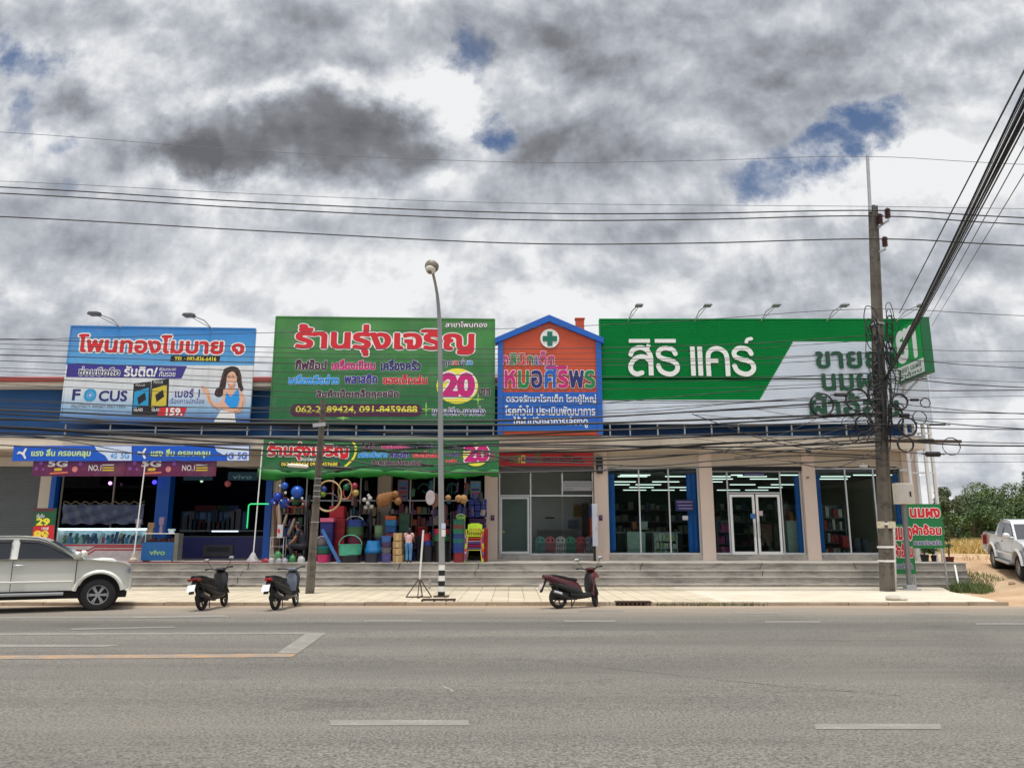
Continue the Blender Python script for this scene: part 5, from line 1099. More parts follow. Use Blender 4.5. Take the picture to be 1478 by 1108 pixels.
def arch(cx_, cz, r, a0, a1, n=12): return [(cx_ + r * math.cos(R(a0 + (a1 - a0) * k / n)), cz + r * math.sin(R(a0 + (a1 - a0) * k / n))) for k in range(n + 1)]
def pickup(label, loc, rz, col, pitch=0.0, guards=True):
    t = thing('pickup_truck', label, 'pickup truck', loc, rz); t.rotation_euler = (0, pitch, rz)
    M_B = mat('car_paint_' + str(col), C(*col), .32, .25, var=.02, scale=.6, coat=.6)
    WB, HW = 3.08, .88
    out = [(.62, .50), (.74, .46), (.86, .52), (.90, .66), (.90, .84), (.87, .98), (.76, 1.08), (.5, 1.15), (.1, 1.205), (-.32, 1.24), (-.45, 1.25), (-2.5, 1.26), (-2.53, 1.24), (-4.3, 1.24), (-4.34, 1.2), (-4.36, .8), (-4.34, .62), (-4.1, .56), (-3.62, .54)]
    out += arch(-WB, .42, .48, 165, 15) + [(-2.5, .50), (-.62, .50)] + arch(0, .42, .49, 168, 12)
    nz = lambda x: x if x < .5 else .5 + (x - .5) * .46
    out = [(nz(x), z) for x, z in out]
    b = MB(); ly = ((-.80, .955), (-.87, .99), (-HW, 1.0), (HW, 1.0), (.87, .99), (.80, .955)); rings = []
    for y, s in ((-.78, .05), (-.845, .02), (-HW, 0), (HW, 0), (.845, .02), (.78, .05)):
        ring = []
        for x, z in out:
            k = 1 - .05 * max(0, (z - .95) / .3) - .03 * max(0, (.75 - z) / .3); fx = x
            tp = 1 - .10 * max(0, (x - .35) / .38) ** 1.5
            ring.append((x - (s * .8 if x > .6 else 0) + (s * .8 if x < -4.2 else 0), y * k * tp, z - (s * .9 if z > 1.0 else 0)))
        rings.append(ring)
    b.loft(rings); body = b.build('body', M_B, t, local=True, smooth=True, angle=32)
    # cab above the belt line, leaning inwards
    def cy(z): return .82 - .20 * ((z - 1.2) / .6) ** 1.2 if z > 1.2 else .82
    cabp = [(-.36, 1.22), (-1.20, 1.70), (-1.38, 1.765), (-1.8, 1.80), (-2.3, 1.79), (-2.56, 1.74), (-2.68, 1.62), (-2.78, 1.23)]
    b = MB(); rings = []
    for s, ins in ((-1, .06), (-1, .0), (1, .0), (1, .06)):
        rings.append([(x, s * (cy(z) - (ins if ins else 0)), z + (.012 if ins and z > 1.6 else 0)) for x, z in cabp])
    b.loft(rings); b.build('cab', M_B, t, local=True, smooth=True, angle=35)
    def side_panel(poly, y_off, m, name, s, par, th=.006):
        b = MB(); n = len(poly); i = [(x, s * (cy(z) + y_off), z) for x, z in poly]; o = [(x, s * (cy(z) + y_off + th), z) for x, z in poly]
        b.add(i + o, [tuple(range(n)), tuple(range(n, 2 * n))] + [(k, (k + 1) % n, (k + 1) % n + n, k + n) for k in range(n)]); return b.build(name, m, par, local=True)
    for s in (-1, 1):
        fw = [(-.56, 1.235), (-.62, 1.30), (-.86, 1.47), (-1.12, 1.615), (-1.36, 1.695), (-1.74, 1.715), (-1.74, 1.25)]; rw = [(-1.90, 1.27), (-1.90, 1.70), (-2.36, 1.70), (-2.42, 1.64), (-2.44, 1.32), (-2.40, 1.27)]
        fwp = []
        side_panel(fw, .002, M_CARGLASS, 'side_window', s, t); side_panel(rw, .002, M_CARGLASS, 'side_window', s, t)
        if guards:
            side_panel([(-.62, 1.30), (-.86, 1.47), (-1.12, 1.615), (-1.36, 1.70), (-1.76, 1.725), (-1.76, 1.66), (-1.36, 1.635), (-1.14, 1.56), (-.9, 1.43)], .012, M_TRIM, 'rain_guard', s, t, .02); side_panel([(-1.88, 1.72), (-2.40, 1.715), (-2.46, 1.65), (-1.88, 1.655)], .012, M_TRIM, 'rain_guard', s, t, .02)
        y = s * (HW - .0)
        b = MB()
        for x0, x1 in ((-.52, -.50), (-1.82, -1.805), (-2.5, -2.485)):
            xm = x0
            b.add([(x, s * (HW * k + .001), z) for x, z, k in ((x0, .52, .975), (x1, .52, .975), (x1, .95, 1.0), (x0, .95, 1.0))] + [(x0, s * (HW * .955 + .001), 1.22), (x1, s * (HW * .955 + .001), 1.22)], [(0, 1, 2, 3), (3, 2, 5, 4)])
        b.build('door_seam', M_TRIM, t, local=True)
        for hx in (-1.70,): b = MB(); b.eloft([((hx - .10, s * (HW * .97 + .004), 1.10), .02, .02), ((hx - .05, s * (HW * .97 + .025), 1.10), .02, .028), ((hx + .05, s * (HW * .97 + .025), 1.10), .02, .028), ((hx + .10, s * (HW * .97 + .004), 1.10), .02, .02)]); b.build('door_handle', M_CHROME, t, local=True, smooth=True)
        b = MB().add([(x, s * (HW + d), z) for x, d in ((-2.45, .004), (-.56, .004)) for z in (.69, .745)] + [(x, s * (HW + .014), .72) for x in (-2.45, -.56)], [(0, 2, 5, 4), (1, 3, 5, 4)]); b.build('side_moulding', M_B, t, local=True)
        MB().box(-2.35, -.72, min(s * .74, s * .98), max(s * .74, s * .98), .40, .47).build('side_step', M_RIM, t, local=True, bevel=.02)
        # mirror
        b = MB().tube([(-.52, s * .80, 1.29), (-.5, s * .93, 1.30)], .03); b.eloft([((-.58, s * .98, 1.35), .02, .05), ((-.54, s * 1.0, 1.35), .10, .09), ((-.47, s * 1.0, 1.35), .10, .085), ((-.42, s * .99, 1.34), .04, .05)]); b.build('mirror', M_B, t, local=True, smooth=True)
        # lamps
        b = MB(); hl = [(.60, 1.06), (.74, 1.04), (.84, .99), (.875, .90), (.80, .88), (.66, .94)]; b.add([(nz(x), s * (HW * .965 - .14 * max(0, (x - .55) / .35) ** 1.6 + .012), z) for x, z in hl] + [(nz(.885), s * .52, .97), (nz(.895), s * .52, .87)], [(0, 1, 2, 3, 4, 5), (2, 3, 7, 6)]); b.build('headlight', M_HEADL, t, local=True)
        b = MB().box(-4.375, -4.26, min(s * .70, s * .885), max(s * .70, s * .885), .80, 1.14); b.build('tail_lamp', M_REDL, t, local=True, bevel=.015)
        for wx in (0, -WB):
            b = MB(); outer, inner = arch(wx, .42, .565, 172, 8, 16), arch(wx, .42, .475, 172, 8, 16); n = len(outer)
            vs = [(x, s * (HW - .012), z) for x, z in outer] + [(x, s * (HW + .045), z * .995 + .002) for x, z in arch(wx, .42, .52, 172, 8, 16)] + [(x, s * (HW + .035), z) for x, z in inner] + [(x, s * (HW - .10), z) for x, z in inner]
            b.add(vs, [(j * n + i, j * n + i + 1, (j + 1) * n + i + 1, (j + 1) * n + i) for j in range(3) for i in range(n - 1)]); b.build('wheel_arch', M_B, t, local=True, smooth=True, fix=False)
            wheel(t, wx, s * .765, .385, .385, .25, 0, s)
    b = MB()
    for wx in (0, -WB): b.lathe([(.46, -.6), (.46, .6)], (wx, 0, .44), 20, 'y')
    b.box(-4.1, .6, -.62, .62, .30, .52); b.build('underbody', M_BLACK, t, local=True)
    # windscreen, grille, bumper, bed
    def cabpt(k, y): (x0, z0), (x1, z1) = cabp[0], cabp[1]; return (x0 + (x1 - x0) * k + .012, y * cy(z0 + (z1 - z0) * k), z0 + (z1 - z0) * k + .016)
    MB().add([cabpt(.05, -.90), cabpt(.05, .90), cabpt(.94, .90), cabpt(.94, -.90)], [(0, 1, 2, 3)]).build('windscreen', M_CARGLASS, t, local=True)
    MB().add([(-2.785, -.6, 1.28), (-2.785, .6, 1.28), (-2.70, .55, 1.62), (-2.70, -.55, 1.62)], [(0, 1, 2, 3)]).build('rear_window', M_CARGLASS, t, local=True)
    b = MB()
    for i in range(4): b.box(nz(.875), nz(.915) - .004 * i, -.52, .52, .85 + i * .035, .868 + i * .035)
    b.build('grille', M_CHROME, t, local=True); MB().box(nz(.84), nz(.945), -.70, .70, .50, .74).build('bumper', M_B, t, local=True, bevel=.03); MB().box(nz(.93), nz(.952), -.40, .40, .56, .66).build('intake', M_BLACK, t, local=True); MB().box(-4.46, -4.35, -.75, .75, .52, .64).build('rear_bumper', M_CHROME, t, local=True, bevel=.02)
    MB().box(-4.28, -2.86, -.72, .72, 1.243, 1.252).build('bed_shade_sheet', M_TRIM, t, local=True)  # dark sheet standing in for the shade inside the open load bed
    b = MB()
    for s in (-1, 1): b.tube([(-4.28, s * .77, 1.24), (-4.28, s * .77, 1.265), (-2.86, s * .77, 1.265), (-2.86, s * .77, 1.24)], .022, 6)
    b.build('bed_rail', M_TRIM, t, local=True)
    b = MB().eloft([((-.25, 0, 1.225), .22, .01), ((.0, 0, 1.225), .24, .045), ((.22, 0, 1.205), .23, .05), ((.30, 0, 1.18), .2, .02)], 14); b.build('bonnet_scoop', M_B, t, local=True, smooth=True)
    MB().tube([(-1.2, .55, 1.72), (-1.5, .57, 2.0)], .006, 4).build('aerial', M_TRIM, t, local=True)
    return t
pickup('champagne silver pickup truck parked at the kerb before the grey shutter', (-9.78, 18.86, zroad(18.9)), R(25), (222, 221, 212)).scale = (.95, .95, .925)
pickup('white pickup truck with an open load bed standing on the dirt track by the trees', (16.92, 24.84, .385), R(-109), (226, 228, 230), .07, False)

def scooter(label, loc, rz, lean, main, accent, tail=(150, 20, 26), mirrors=True, spoked=False, steer=0.0, box=False, plate=(226, 228, 232)):
    t = thing('scooter', label, 'motorcycle', loc, rz); t.rotation_euler = (lean, 0, rz)
    mk = lambda c, r=.28: mat('scooter_' + '_'.join(map(str, c)), C(*c), r, 0, var=.06, coat=.25)
    MM, MA = mk(main), mk(accent)
    RW, xr, xf = .275, -.62, .64
    def part_(b, n, m, par=None, smooth=True, **k): return b.build(n, m, par or t, local=True, smooth=smooth, **k)
    SM = Matrix.Translation((xf - .12, 0, 0)) @ Matrix.Rotation(steer, 4, 'Z') @ Matrix.Translation((-(xf - .12), 0, 0))
    for x, M_, w_ in ((xr, Matrix.Identity(4), .10), (xf, SM, .085)):
        b = MB(); b.tube([(x + (RW - .045) * math.cos(a), 0, RW + (RW - .045) * math.sin(a)) for a in (2 * math.pi * k / 28 for k in range(28))], .047 if x < 0 else .042, 8, closed=True); ty = part_(b.xf(M_), 'wheel', M_TYRE)
        b = MB(); b.tube([(x + .195 * math.cos(a), 0, RW + .195 * math.sin(a)) for a in (2 * math.pi * k / 24 for k in range(24))], .02, 6, closed=True); b.cyl((x, -.06, RW), (x, .06, RW), .045, n=10)
        for k in range(16 if spoked else 5): a = 2 * math.pi * k / (16 if spoked else 5); b.bar((x + .03 * math.cos(a), (.02 if k % 2 else -.02) if spoked else 0, RW + .03 * math.sin(a)), (x + .19 * math.cos(a), 0, RW + .19 * math.sin(a)), .006 if spoked else .03, .006 if spoked else .02, (0, 1, 0))
        part_(b.xf(M_), 'rim', M_CHROME if spoked else M_TRIM, ty)
    b = MB(); hs = Vector((.43, 0, .84))
    for s in (-1, 1): b.tube([(.46, s * .075, .74), (.56, s * .075, .50), (xf, s * .075, RW)], .024, 7)
    b.tube([hs + Vector((-.03, 0, .06)), (.48, 0, .66)], .03, 8); part_(b.xf(SM), 'fork', M_TRIM)
    b = MB(); rings = []
    for k in range(9): a = R(20 + 150 * k / 8); r = RW + .035; rings.append([(xf + r * math.cos(a) * 1.0, y, RW + r * math.sin(a) + dz) for y, dz in ((-.065, -.05), (-.05, .0), (0, .018), (.05, .0), (.065, -.05), (.0, -.008))])
    part_(b.loft(rings).xf(SM), 'front_mudguard', MM)
    b = MB().eloft([((-1.02, 0, .84), .06, .045), ((-.90, 0, .80), .11, .085), ((-.70, 0, .72), .15, .135), ((-.45, 0, .63), .17, .165), ((-.20, 0, .55), .165, .18), ((.0, 0, .48), .135, .19), ((.09, 0, .42), .11, .14)], 14); part_(b, 'tail_body', MM)
    for s in (-1, 1):
        b = MB(); pr = [(-.92, .815, .095), (-.60, .745, .148), (-.25, .62, .158), (-.10, .52, .146), (-.30, .54, .156), (-.62, .68, .14), (-.88, .775, .09)]; b.add([(x, s * (y + .006), z) for x, z, y in pr], [tuple(range(len(pr)))]); part_(b, 'side_stripe', MA, smooth=False)
    b = MB().eloft([((-.88, 0, .865), .06, .02), ((-.75, 0, .855), .12, .035), ((-.50, 0, .80), .145, .05), ((-.30, 0, .755), .14, .05), ((-.12, 0, .735), .115, .055), ((.0, 0, .72), .07, .04)], 14); part_(b, 'seat', M_BLACK)
    b = MB().eloft([((-.30, 0, .36), .14, .13), ((.0, 0, .32), .155, .10), ((.22, 0, .31), .155, .075), ((.38, 0, .34), .14, .09), ((.44, 0, .38), .1, .07)], 12); part_(b, 'footboard', M_BLACK if not spoked else MM)
    b = MB().eloft([((-.80, 0, .66), .10, .05), ((-.60, 0, .58), .165, .09), ((-.35, 0, .50), .178, .12), ((-.08, 0, .42), .168, .12), ((.10, 0, .36), .14, .09)], 14); part_(b, 'lower_cover', M_BLACK)
    def zr(z, x, hw, hd): return [(x + hd * math.sin(a), hw * math.copysign(abs(math.cos(a)) ** .8, math.cos(a)), z) for a in (2 * math.pi * k / 14 for k in range(14))]
    b = MB().loft([zr(.34, .40, .12, .04), zr(.45, .41, .17, .055), zr(.60, .44, .20, .075), zr(.74, .47, .205, .10), zr(.86, .50, .17, .11), zr(.95, .50, .10, .08)]); part_(b, 'front_shield', MM)
    b = MB().loft([zr(.42, .345, .13, .02), zr(.60, .365, .165, .03), zr(.80, .39, .15, .035), zr(.90, .41, .08, .03)]); part_(b, 'inner_shield', M_TRIM if not spoked else MA)
    b = MB().eloft([((.46, 0, .82), .19, .12), ((.60, 0, .82), .16, .10), ((.70, 0, .79), .10, .06), ((.74, 0, .77), .05, .03)], 12); part_(b, 'nose', MA)
    b = MB().eloft([((.585, 0, .87), .10, .045), ((.625, 0, .85), .085, .035), ((.645, 0, .84), .03, .015)], 12); part_(b, 'headlight', M_HEADL)
    b = MB().eloft([((.30, 0, .985), .06, .02), ((.36, 0, .99), .13, .05), ((.44, 0, .98), .15, .065), ((.52, 0, .95), .10, .05), ((.56, 0, .93), .05, .02)], 12).xf(SM); part_(b, 'handlebar_cover', MM if not spoked else MA)
    b = MB()
    for s in (-1, 1): b.tube([(.42, s * .10, .99), (.37, s * .24, 1.03), (.31, s * .36, 1.03)], .016, 7); b.tube([(.34, s * .28, 1.035), (.31, s * .37, 1.03)], .024, 8); b.tube([(.37, s * .22, 1.04), (.38, s * .34, 1.02)], .009, 5)
    part_(b.xf(SM), 'handlebar', M_BLACK)
    if mirrors:
        for s in (-1, 1):
            b = MB().tube([(.38, s * .18, 1.02), (.40, s * .27, 1.14), (.38, s * .31, 1.24)], .008, 5); b.eloft([((.40, s * .33, 1.275), .035, .022), ((.385, s * .33, 1.275), .075, .042), ((.365, s * .33, 1.275), .072, .04)], 12); mr = part_(b.xf(SM), 'mirror', M_BLACK)
            b = MB(); b.eloft([((.363, s * .33, 1.275), .066, .036), ((.361, s * .33, 1.275), .06, .032)], 12); part_(b.xf(SM), 'mirror_glass', M_CHROME, mr)
    b = MB().eloft([((-1.03, 0, .80), .05, .02), ((-1.0, 0, .80), .09, .045), ((-.93, 0, .785), .10, .05)], 12); part_(b, 'tail_lamp', mk(tail, .15))
    if box: b = MB(); [b.eloft([((-1.0, s * .14, .79), .03, .03), ((-.93, s * .14, .78), .04, .035)], 8) for s in (-1, 1)]; part_(b, 'turn_signal', mk((150, 60, 30), .2))
    b = MB(); b.bar((-.95, 0, .74), (-1.07, 0, .56), .12, .02); b.bar((-1.05, 0, .60), (-1.13, 0, .44), .13, .015); part_(b, 'rear_mudguard', M_BLACK, smooth=False)
    b = MB(); a0 = Vector((-1.075, 0, .66)); d = Vector((-.09, 0, -.16)); n_ = Vector((-.87, 0, .49)).normalized() * .012; b.add([a0 + Vector((0, s * .105, 0)) + n_ + d * k for s, k in ((-1, 0), (1, 0), (1, 1), (-1, 1))], [(0, 1, 2, 3)]); part_(b, 'licence_plate', mk(plate, .4), smooth=False)
    b = MB().eloft([((-.76, .05, .32), .06, .09), ((-.55, .05, .36), .10, .15), ((-.25, .03, .37), .13, .16), ((-.0, .0, .35), .11, .12)], 12); b.tube([(-.62, .10, .32), (-.74, .10, .64)], .03, 8); b.tube([(-.62, -.10, .32), (-.74, -.10, .64)], .02, 8); part_(b, 'engine', M_TRIM)
    b = MB().tube([(-.1, -.10, .22), (-.35, -.15, .24), (-.55, -.17, .30), (-.92, -.18, .40)], [.022, .03, .055, .06], 10); part_(b, 'exhaust', M_BLACK); MB().tube([(-.62, -.185, .36), (-.86, -.19, .42)], .05, 6).build('exhaust_guard', M_CHROME, t, local=True)
    b = MB().tube([(.0, .10, .26), (-.06, .26, .03)], .012, 6); b.tube([(-.2, .0, .24), (-.22, .0, .04)], .014, 6); part_(b, 'stand', M_BLACK)
    t.scale = (.89, .89, .89)
    return t
def ground_bike(px_, py): return on_road(px_, py)
q = on_road(306, 878); scooter('black scooter with round white mirrors and big red rear lamps, parked beside the truck', (q.x + .03, q.y + .02, q.z), R(84), R(-7), (13, 13, 16), (24, 25, 29), (120, 14, 28), True, False, .15, True)
q = on_road(411, 877.5); scooter('dark blue and black moped with wire wheels and no mirrors near the short pole', (q.x + .03, q.y + .02, q.z), R(81), R(-6), (15, 18, 26), (96, 102, 116), (176, 22, 30), False, True, .2)
q = on_road(835, 876.5); scooter('dark red and black scooter leaning on its side stand by the drain', (q.x - .0, q.y - .05, q.z), R(29), R(-9), (66, 10, 22), (118, 16, 34), (70, 10, 20), True, False, .75, False, (196, 180, 172))

# ------------------------------------------------------------------ goods of the bargain shop
def pl(r, g, b, rough=.45): return paint(int(r * .86), int(g * .86), int(b * .86), rough, 'plastic_%d_%d_%d' % (r, g, b), var=.14, scale=5, stain=(C(70, 66, 62), .22))
def XA_(x, Y): return (x - 739) * Y / F / 1.0258       # across the terrace at the height of its floor
def ZA_(y, Y): return P(739, y, Y).z
def bucket(name, label, px, Y, m, group=None, flare=.82, n=20, rim=True, inner=True, cat='bucket', squash=1.0, handle=None):
    """open tub filling the photo rectangle px on the plane Y"""
    X0, X1, Z0, Z1 = rect(*px, Y); c = ((X0 + X1) / 2, Y, Z0); r = (X1 - X0) / 2; h = Z1 - Z0
    t = thing(name, label, cat, c, group=group); b = MB()
    prof = [(r * flare * .94, 0), (r * flare, .01), (r * (flare * .45 + .55 * .96), h * .55), (r * .95, h - .02)]
    if rim: prof += [(r, h - .02), (r, h)]
    prof += [(r * .90, h), (r * flare * .9, .03), (.001, .03)]
    b.lathe(prof, (0, 0, 0), n); b.v = [(x + c[0], y * squash + c[1], z + c[2]) for x, y, z in b.v]; b.f = b.f[:-1]; b.build('shell', m, t, smooth=True)
    if handle:
        b = MB(); b.tube([(c[0] + r * .95 * math.cos(a), Y - .02, Z0 + h - .03 + handle[1] * math.sin(a)) for a in (math.pi * k / 14 for k in range(15))], .016, 6); b.build('handle', handle[0], t, smooth=True)
    return t
def crate(name, label, px, Y, m, group=None, dep=.35, slots=0, lid=None, cat='box', rz=0.0, m2=None):
    X0, X1, Z0, Z1 = rect(*px, Y); t = thing(name, label, cat, ((X0 + X1) / 2, Y + dep / 2, Z0), group=group); wd = X1 - X0; h = Z1 - Z0
    b = MB(); a = .02 * wd
    b.loft([[(X0 + a, Y + a, Z0), (X1 - a, Y + a, Z0), (X1 - a, Y + dep - a, Z0), (X0 + a, Y + dep - a, Z0)], [(X0, Y, Z1), (X1, Y, Z1), (X1, Y + dep, Z1), (X0, Y + dep, Z1)]]); b.build('body', m, t, bevel=min(.02, h * .12))
    if lid: MB().box(X0 - .015, X1 + .015, Y - .015, Y + dep + .015, Z1 + .001, Z1 + max(.03, h * .1)).build('lid', lid, t, bevel=.01)
    if slots:
        b = MB()
        for i in range(slots): z = Z0 + h * (i + .5) / slots; b.box(X0 + wd * .08, X1 - wd * .08, Y - .012, Y - .001, z - h * .3 / slots, z + h * .3 / slots)
        b.build('front', m2 or m, t)
    return t
YG = 27.05
PK, DG2, TQ, CY, BL, RD, OR, YL, PU, GY, WT, LG = pl(228, 46, 120), pl(20, 110, 80), pl(84, 196, 160), pl(30, 130, 190), pl(24, 60, 150), pl(184, 26, 46), pl(214, 96, 40), pl(214, 220, 60), pl(104, 70, 160), pl(120, 118, 124), pl(214, 216, 220), pl(120, 200, 120)
BKP = pl(26, 28, 40)
bucket('bucket', 'bright pink tub at the foot of the short leaning pole', (457, 800, 477, 815), YG, PK, 'tubs on the terrace')
bucket('bucket', 'dark green tub stacked on the pink tub', (457.5, 793, 477, 801), YG + .02, DG2, 'tubs on the terrace'); bucket('bucket', 'teal tub between the dark green tub and the grey basket', (457.5, 788, 477, 794.5), YG + .02, pl(10, 130, 140), 'tubs on the terrace'); bucket('basket', 'grey basket with white rim on top of the tub stack by the pole', (458, 776, 473, 787.5), YG + .05, pl(132, 120, 130), 'tubs on the terrace', handle=(WT, .08))
bucket('tub', 'black round tub under the mint green basket', (490, 800, 522, 815), YG, BKP, 'big tubs', cat='tub'); bucket('tub', 'large mint green basket tub with two hoop handles', (488, 785, 523, 801.5), YG + .0, TQ, 'big tubs', .9, cat='tub', handle=(TQ, .34))
bucket('tub', 'dark slate bin below the bright blue bag', (525, 798, 547, 815), YG, pl(40, 44, 64), 'big tubs', .88, cat='tub')
b = MB(); X0, X1, Z0, Z1 = rect(525, 780, 549, 798.5, YG); rb = random.Random(2); rings = []
for k in range(7):
    z = Z0 + (Z1 - Z0) * k / 6; s_ = (1.0, 1.06, .98, .9, .86, .8, .78)[k]; rings.append([((X0 + X1) / 2 + (X1 - X0) / 2 * s_ * math.cos(a) * (1 + rb.uniform(-.05, .05)), YG + .25 + .22 * s_ * math.sin(a), z + rb.uniform(-.01, .01)) for a in (2 * math.pi * i / 14 for i in range(14))])
tag(b.loft(rings).build('shopping_bag', pl(40, 140, 214, .25), smooth=True), 'crumpled sky blue plastic bag standing on the slate bin', 'bag')
for y0, y1, m_, l in ((799, 814, pl(96, 90, 160), 'violet bucket at the bottom of the stack beside the brown cartons'), (790, 800, pl(124, 116, 122), 'grey bucket second in the stack beside the brown cartons'), (783, 791, pl(90, 60, 110), 'plum bucket third in the stack beside the brown cartons'), (773, 784, pl(70, 120, 200), 'pale blue bucket topping the stack beside the brown cartons')): bucket('bucket', l, (550, y0, 565, y1), YG + .02, m_, 'buckets beside the cartons')
CB = mat('cardboard', C(176, 142, 100), .8, var=.08)
for i, (y0, y1, l) in enumerate(((801, 813, 'lowest brown carton of the stack beside the person in jeans'), (791, 800.5, 'second brown carton of the stack beside the person in jeans'), (781, 790.5, 'third brown carton of the stack beside the person in jeans'), (769, 780.5, 'topmost brown carton of the stack, slightly narrower'))):
    o = crate('carton', l, (566.5 + (i == 3), y0, 580 + (i == 0), y1), YG + .04, CB, 'brown cartons', .4, cat='carton'); MB().box(rect(571.5, y0, 575, y1, YG)[0], rect(571.5, y0, 575, y1, YG)[1], YG + .028, YG + .036, ZA_(y1, YG) + .02, ZA_(y0, YG) - .02).build('tape', paint(196, 170, 120, .3, 'packing_tape'), o)
for y0, y1, m_, l in ((744, 750, OR, 'shallow orange tray on top of the blue drawer boxes'), (750, 759.5, CY, 'upper bright blue drawer box behind the cartons'), (760, 769, pl(28, 90, 160), 'lower blue drawer box behind the cartons'), (769.5, 775, pl(150, 40, 70), 'dull red box under the blue drawer boxes')): crate('storage_box', l, (556, y0, 571, y1), YG + .9, m_, 'storage boxes behind the cartons', .4, 1, cat='storage box')
crate('drawer_cabinet', 'dark green drawer cabinet behind the person in jeans', (575, 740, 590.5, 812), YG + 1.2, pl(24, 70, 52), None, .5, 5, cat='cabinet', m2=pl(30, 86, 62))
crate('drawer_cabinet', 'tall crimson plastic drawer cabinet behind the mint tub', (479, 748, 497, 812), YG + 1.0, RD, 'crimson cabinets', .5, 4, cat='cabinet', m2=pl(150, 20, 36)); crate('drawer_cabinet', 'bright red plastic box resting on the crimson cabinet', (475, 730, 496.5, 747.5), YG + 1.0, pl(206, 40, 56), 'crimson cabinets', .45, 0, cat='cabinet')
crate('drawer_cabinet', 'dark blue drawer cabinet with a pink lid beside the short pole', (461, 753, 479.5, 812), YG + .6, pl(30, 30, 110), None, .5, 3, lid=pl(236, 110, 150), cat='cabinet', m2=pl(36, 40, 126))
bucket('tub', 'deep blue tub with a white handle above the green tub', (500, 750, 525, 761), YG + .8, BL, 'tubs behind the mint basket', .9, cat='tub', handle=(WT, .16)); bucket('tub', 'moss green tub below the deep blue tub', (500, 760, 525, 773), YG + .8, pl(60, 110, 60), 'tubs behind the mint basket', .92, cat='tub'); bucket('tub', 'dark crimson tub under the moss green tub', (501, 772, 524, 812), YG + .8, pl(110, 24, 60), 'tubs behind the mint basket', .92, cat='tub')
bucket('basket', 'small grey green basket with a lilac rim before the shop column', (540, 758, 553, 776), YG + .9, pl(120, 150, 110), None, .9, cat='basket'); bucket('bucket', 'dark blue bin under the small grey green basket', (540, 776, 554, 812), YG + .9, pl(40, 50, 100), None, .9, cat='bin')
p0, p1 = P(465, 764, YG - .1), P(490, 812, YG - .2); tag(MB().bar(p0, p1, .11, .03, (0, 1, 0)).build('board', pl(60, 120, 190), bevel=.008), 'narrow blue board leaning against the mint basket', 'board')
cols8 = [(797, 813, pl(150, 28, 40), 'dark red'), (790, 798, BL, 'blue'), (783, 791, pl(24, 70, 150), 'mid blue'), (777, 785, pl(20, 120, 110), 'sea green'), (770, 778, pl(30, 60, 140), 'navy'), (763, 771, pl(24, 130, 90), 'leaf green'), (757, 764, pl(130, 60, 60), 'brick red'), (749, 758, pl(22, 110, 84), 'bottle green')]
for i, (y0, y1, m_, c_) in enumerate(cols8): bucket('bucket', '%s basket, %s of the tall stack beside the lime chair' % (c_, ('lowest', 'second lowest', 'third lowest', 'fourth lowest', 'middle', 'fourth highest', 'third highest', 'second highest')[i]), (653 + (i == 0) * 1, y0, 670 + .4 * (i % 2), y1), YG + .06, m_, 'baskets stacked beside the chairs', .9)
bucket('basket', 'lime green basket with raised handles crowning the tall basket stack', (658, 745, 672, 752), YG + .2, pl(150, 200, 70), None, .9, cat='basket', handle=(pl(150, 200, 70), .1))
for px, m_, l in (((607, 770, 622, 781), RD, 'red basket on the dark bin between the person and the lamp post'), ((610, 780, 624, 788), BL, 'blue basket under the red basket by the lamp post'), ((625, 763, 650, 771), pl(170, 34, 60), 'wide crimson basket behind the lamp post'), ((625, 771, 650, 781), pl(40, 110, 70), 'wide green basket behind the lamp post')): bucket('basket', l, px, YG + .4, m_, 'baskets on the dark bins', .92, cat='basket')
for px, l in (((609, 787, 626, 813), 'tall dark bin under the blue basket'), ((626, 782, 650, 813), 'wide dark bin behind the foot of the lamp post')): bucket('bin', l, px, YG + .4, pl(24, 26, 36), 'dark bins', .95, cat='bin')
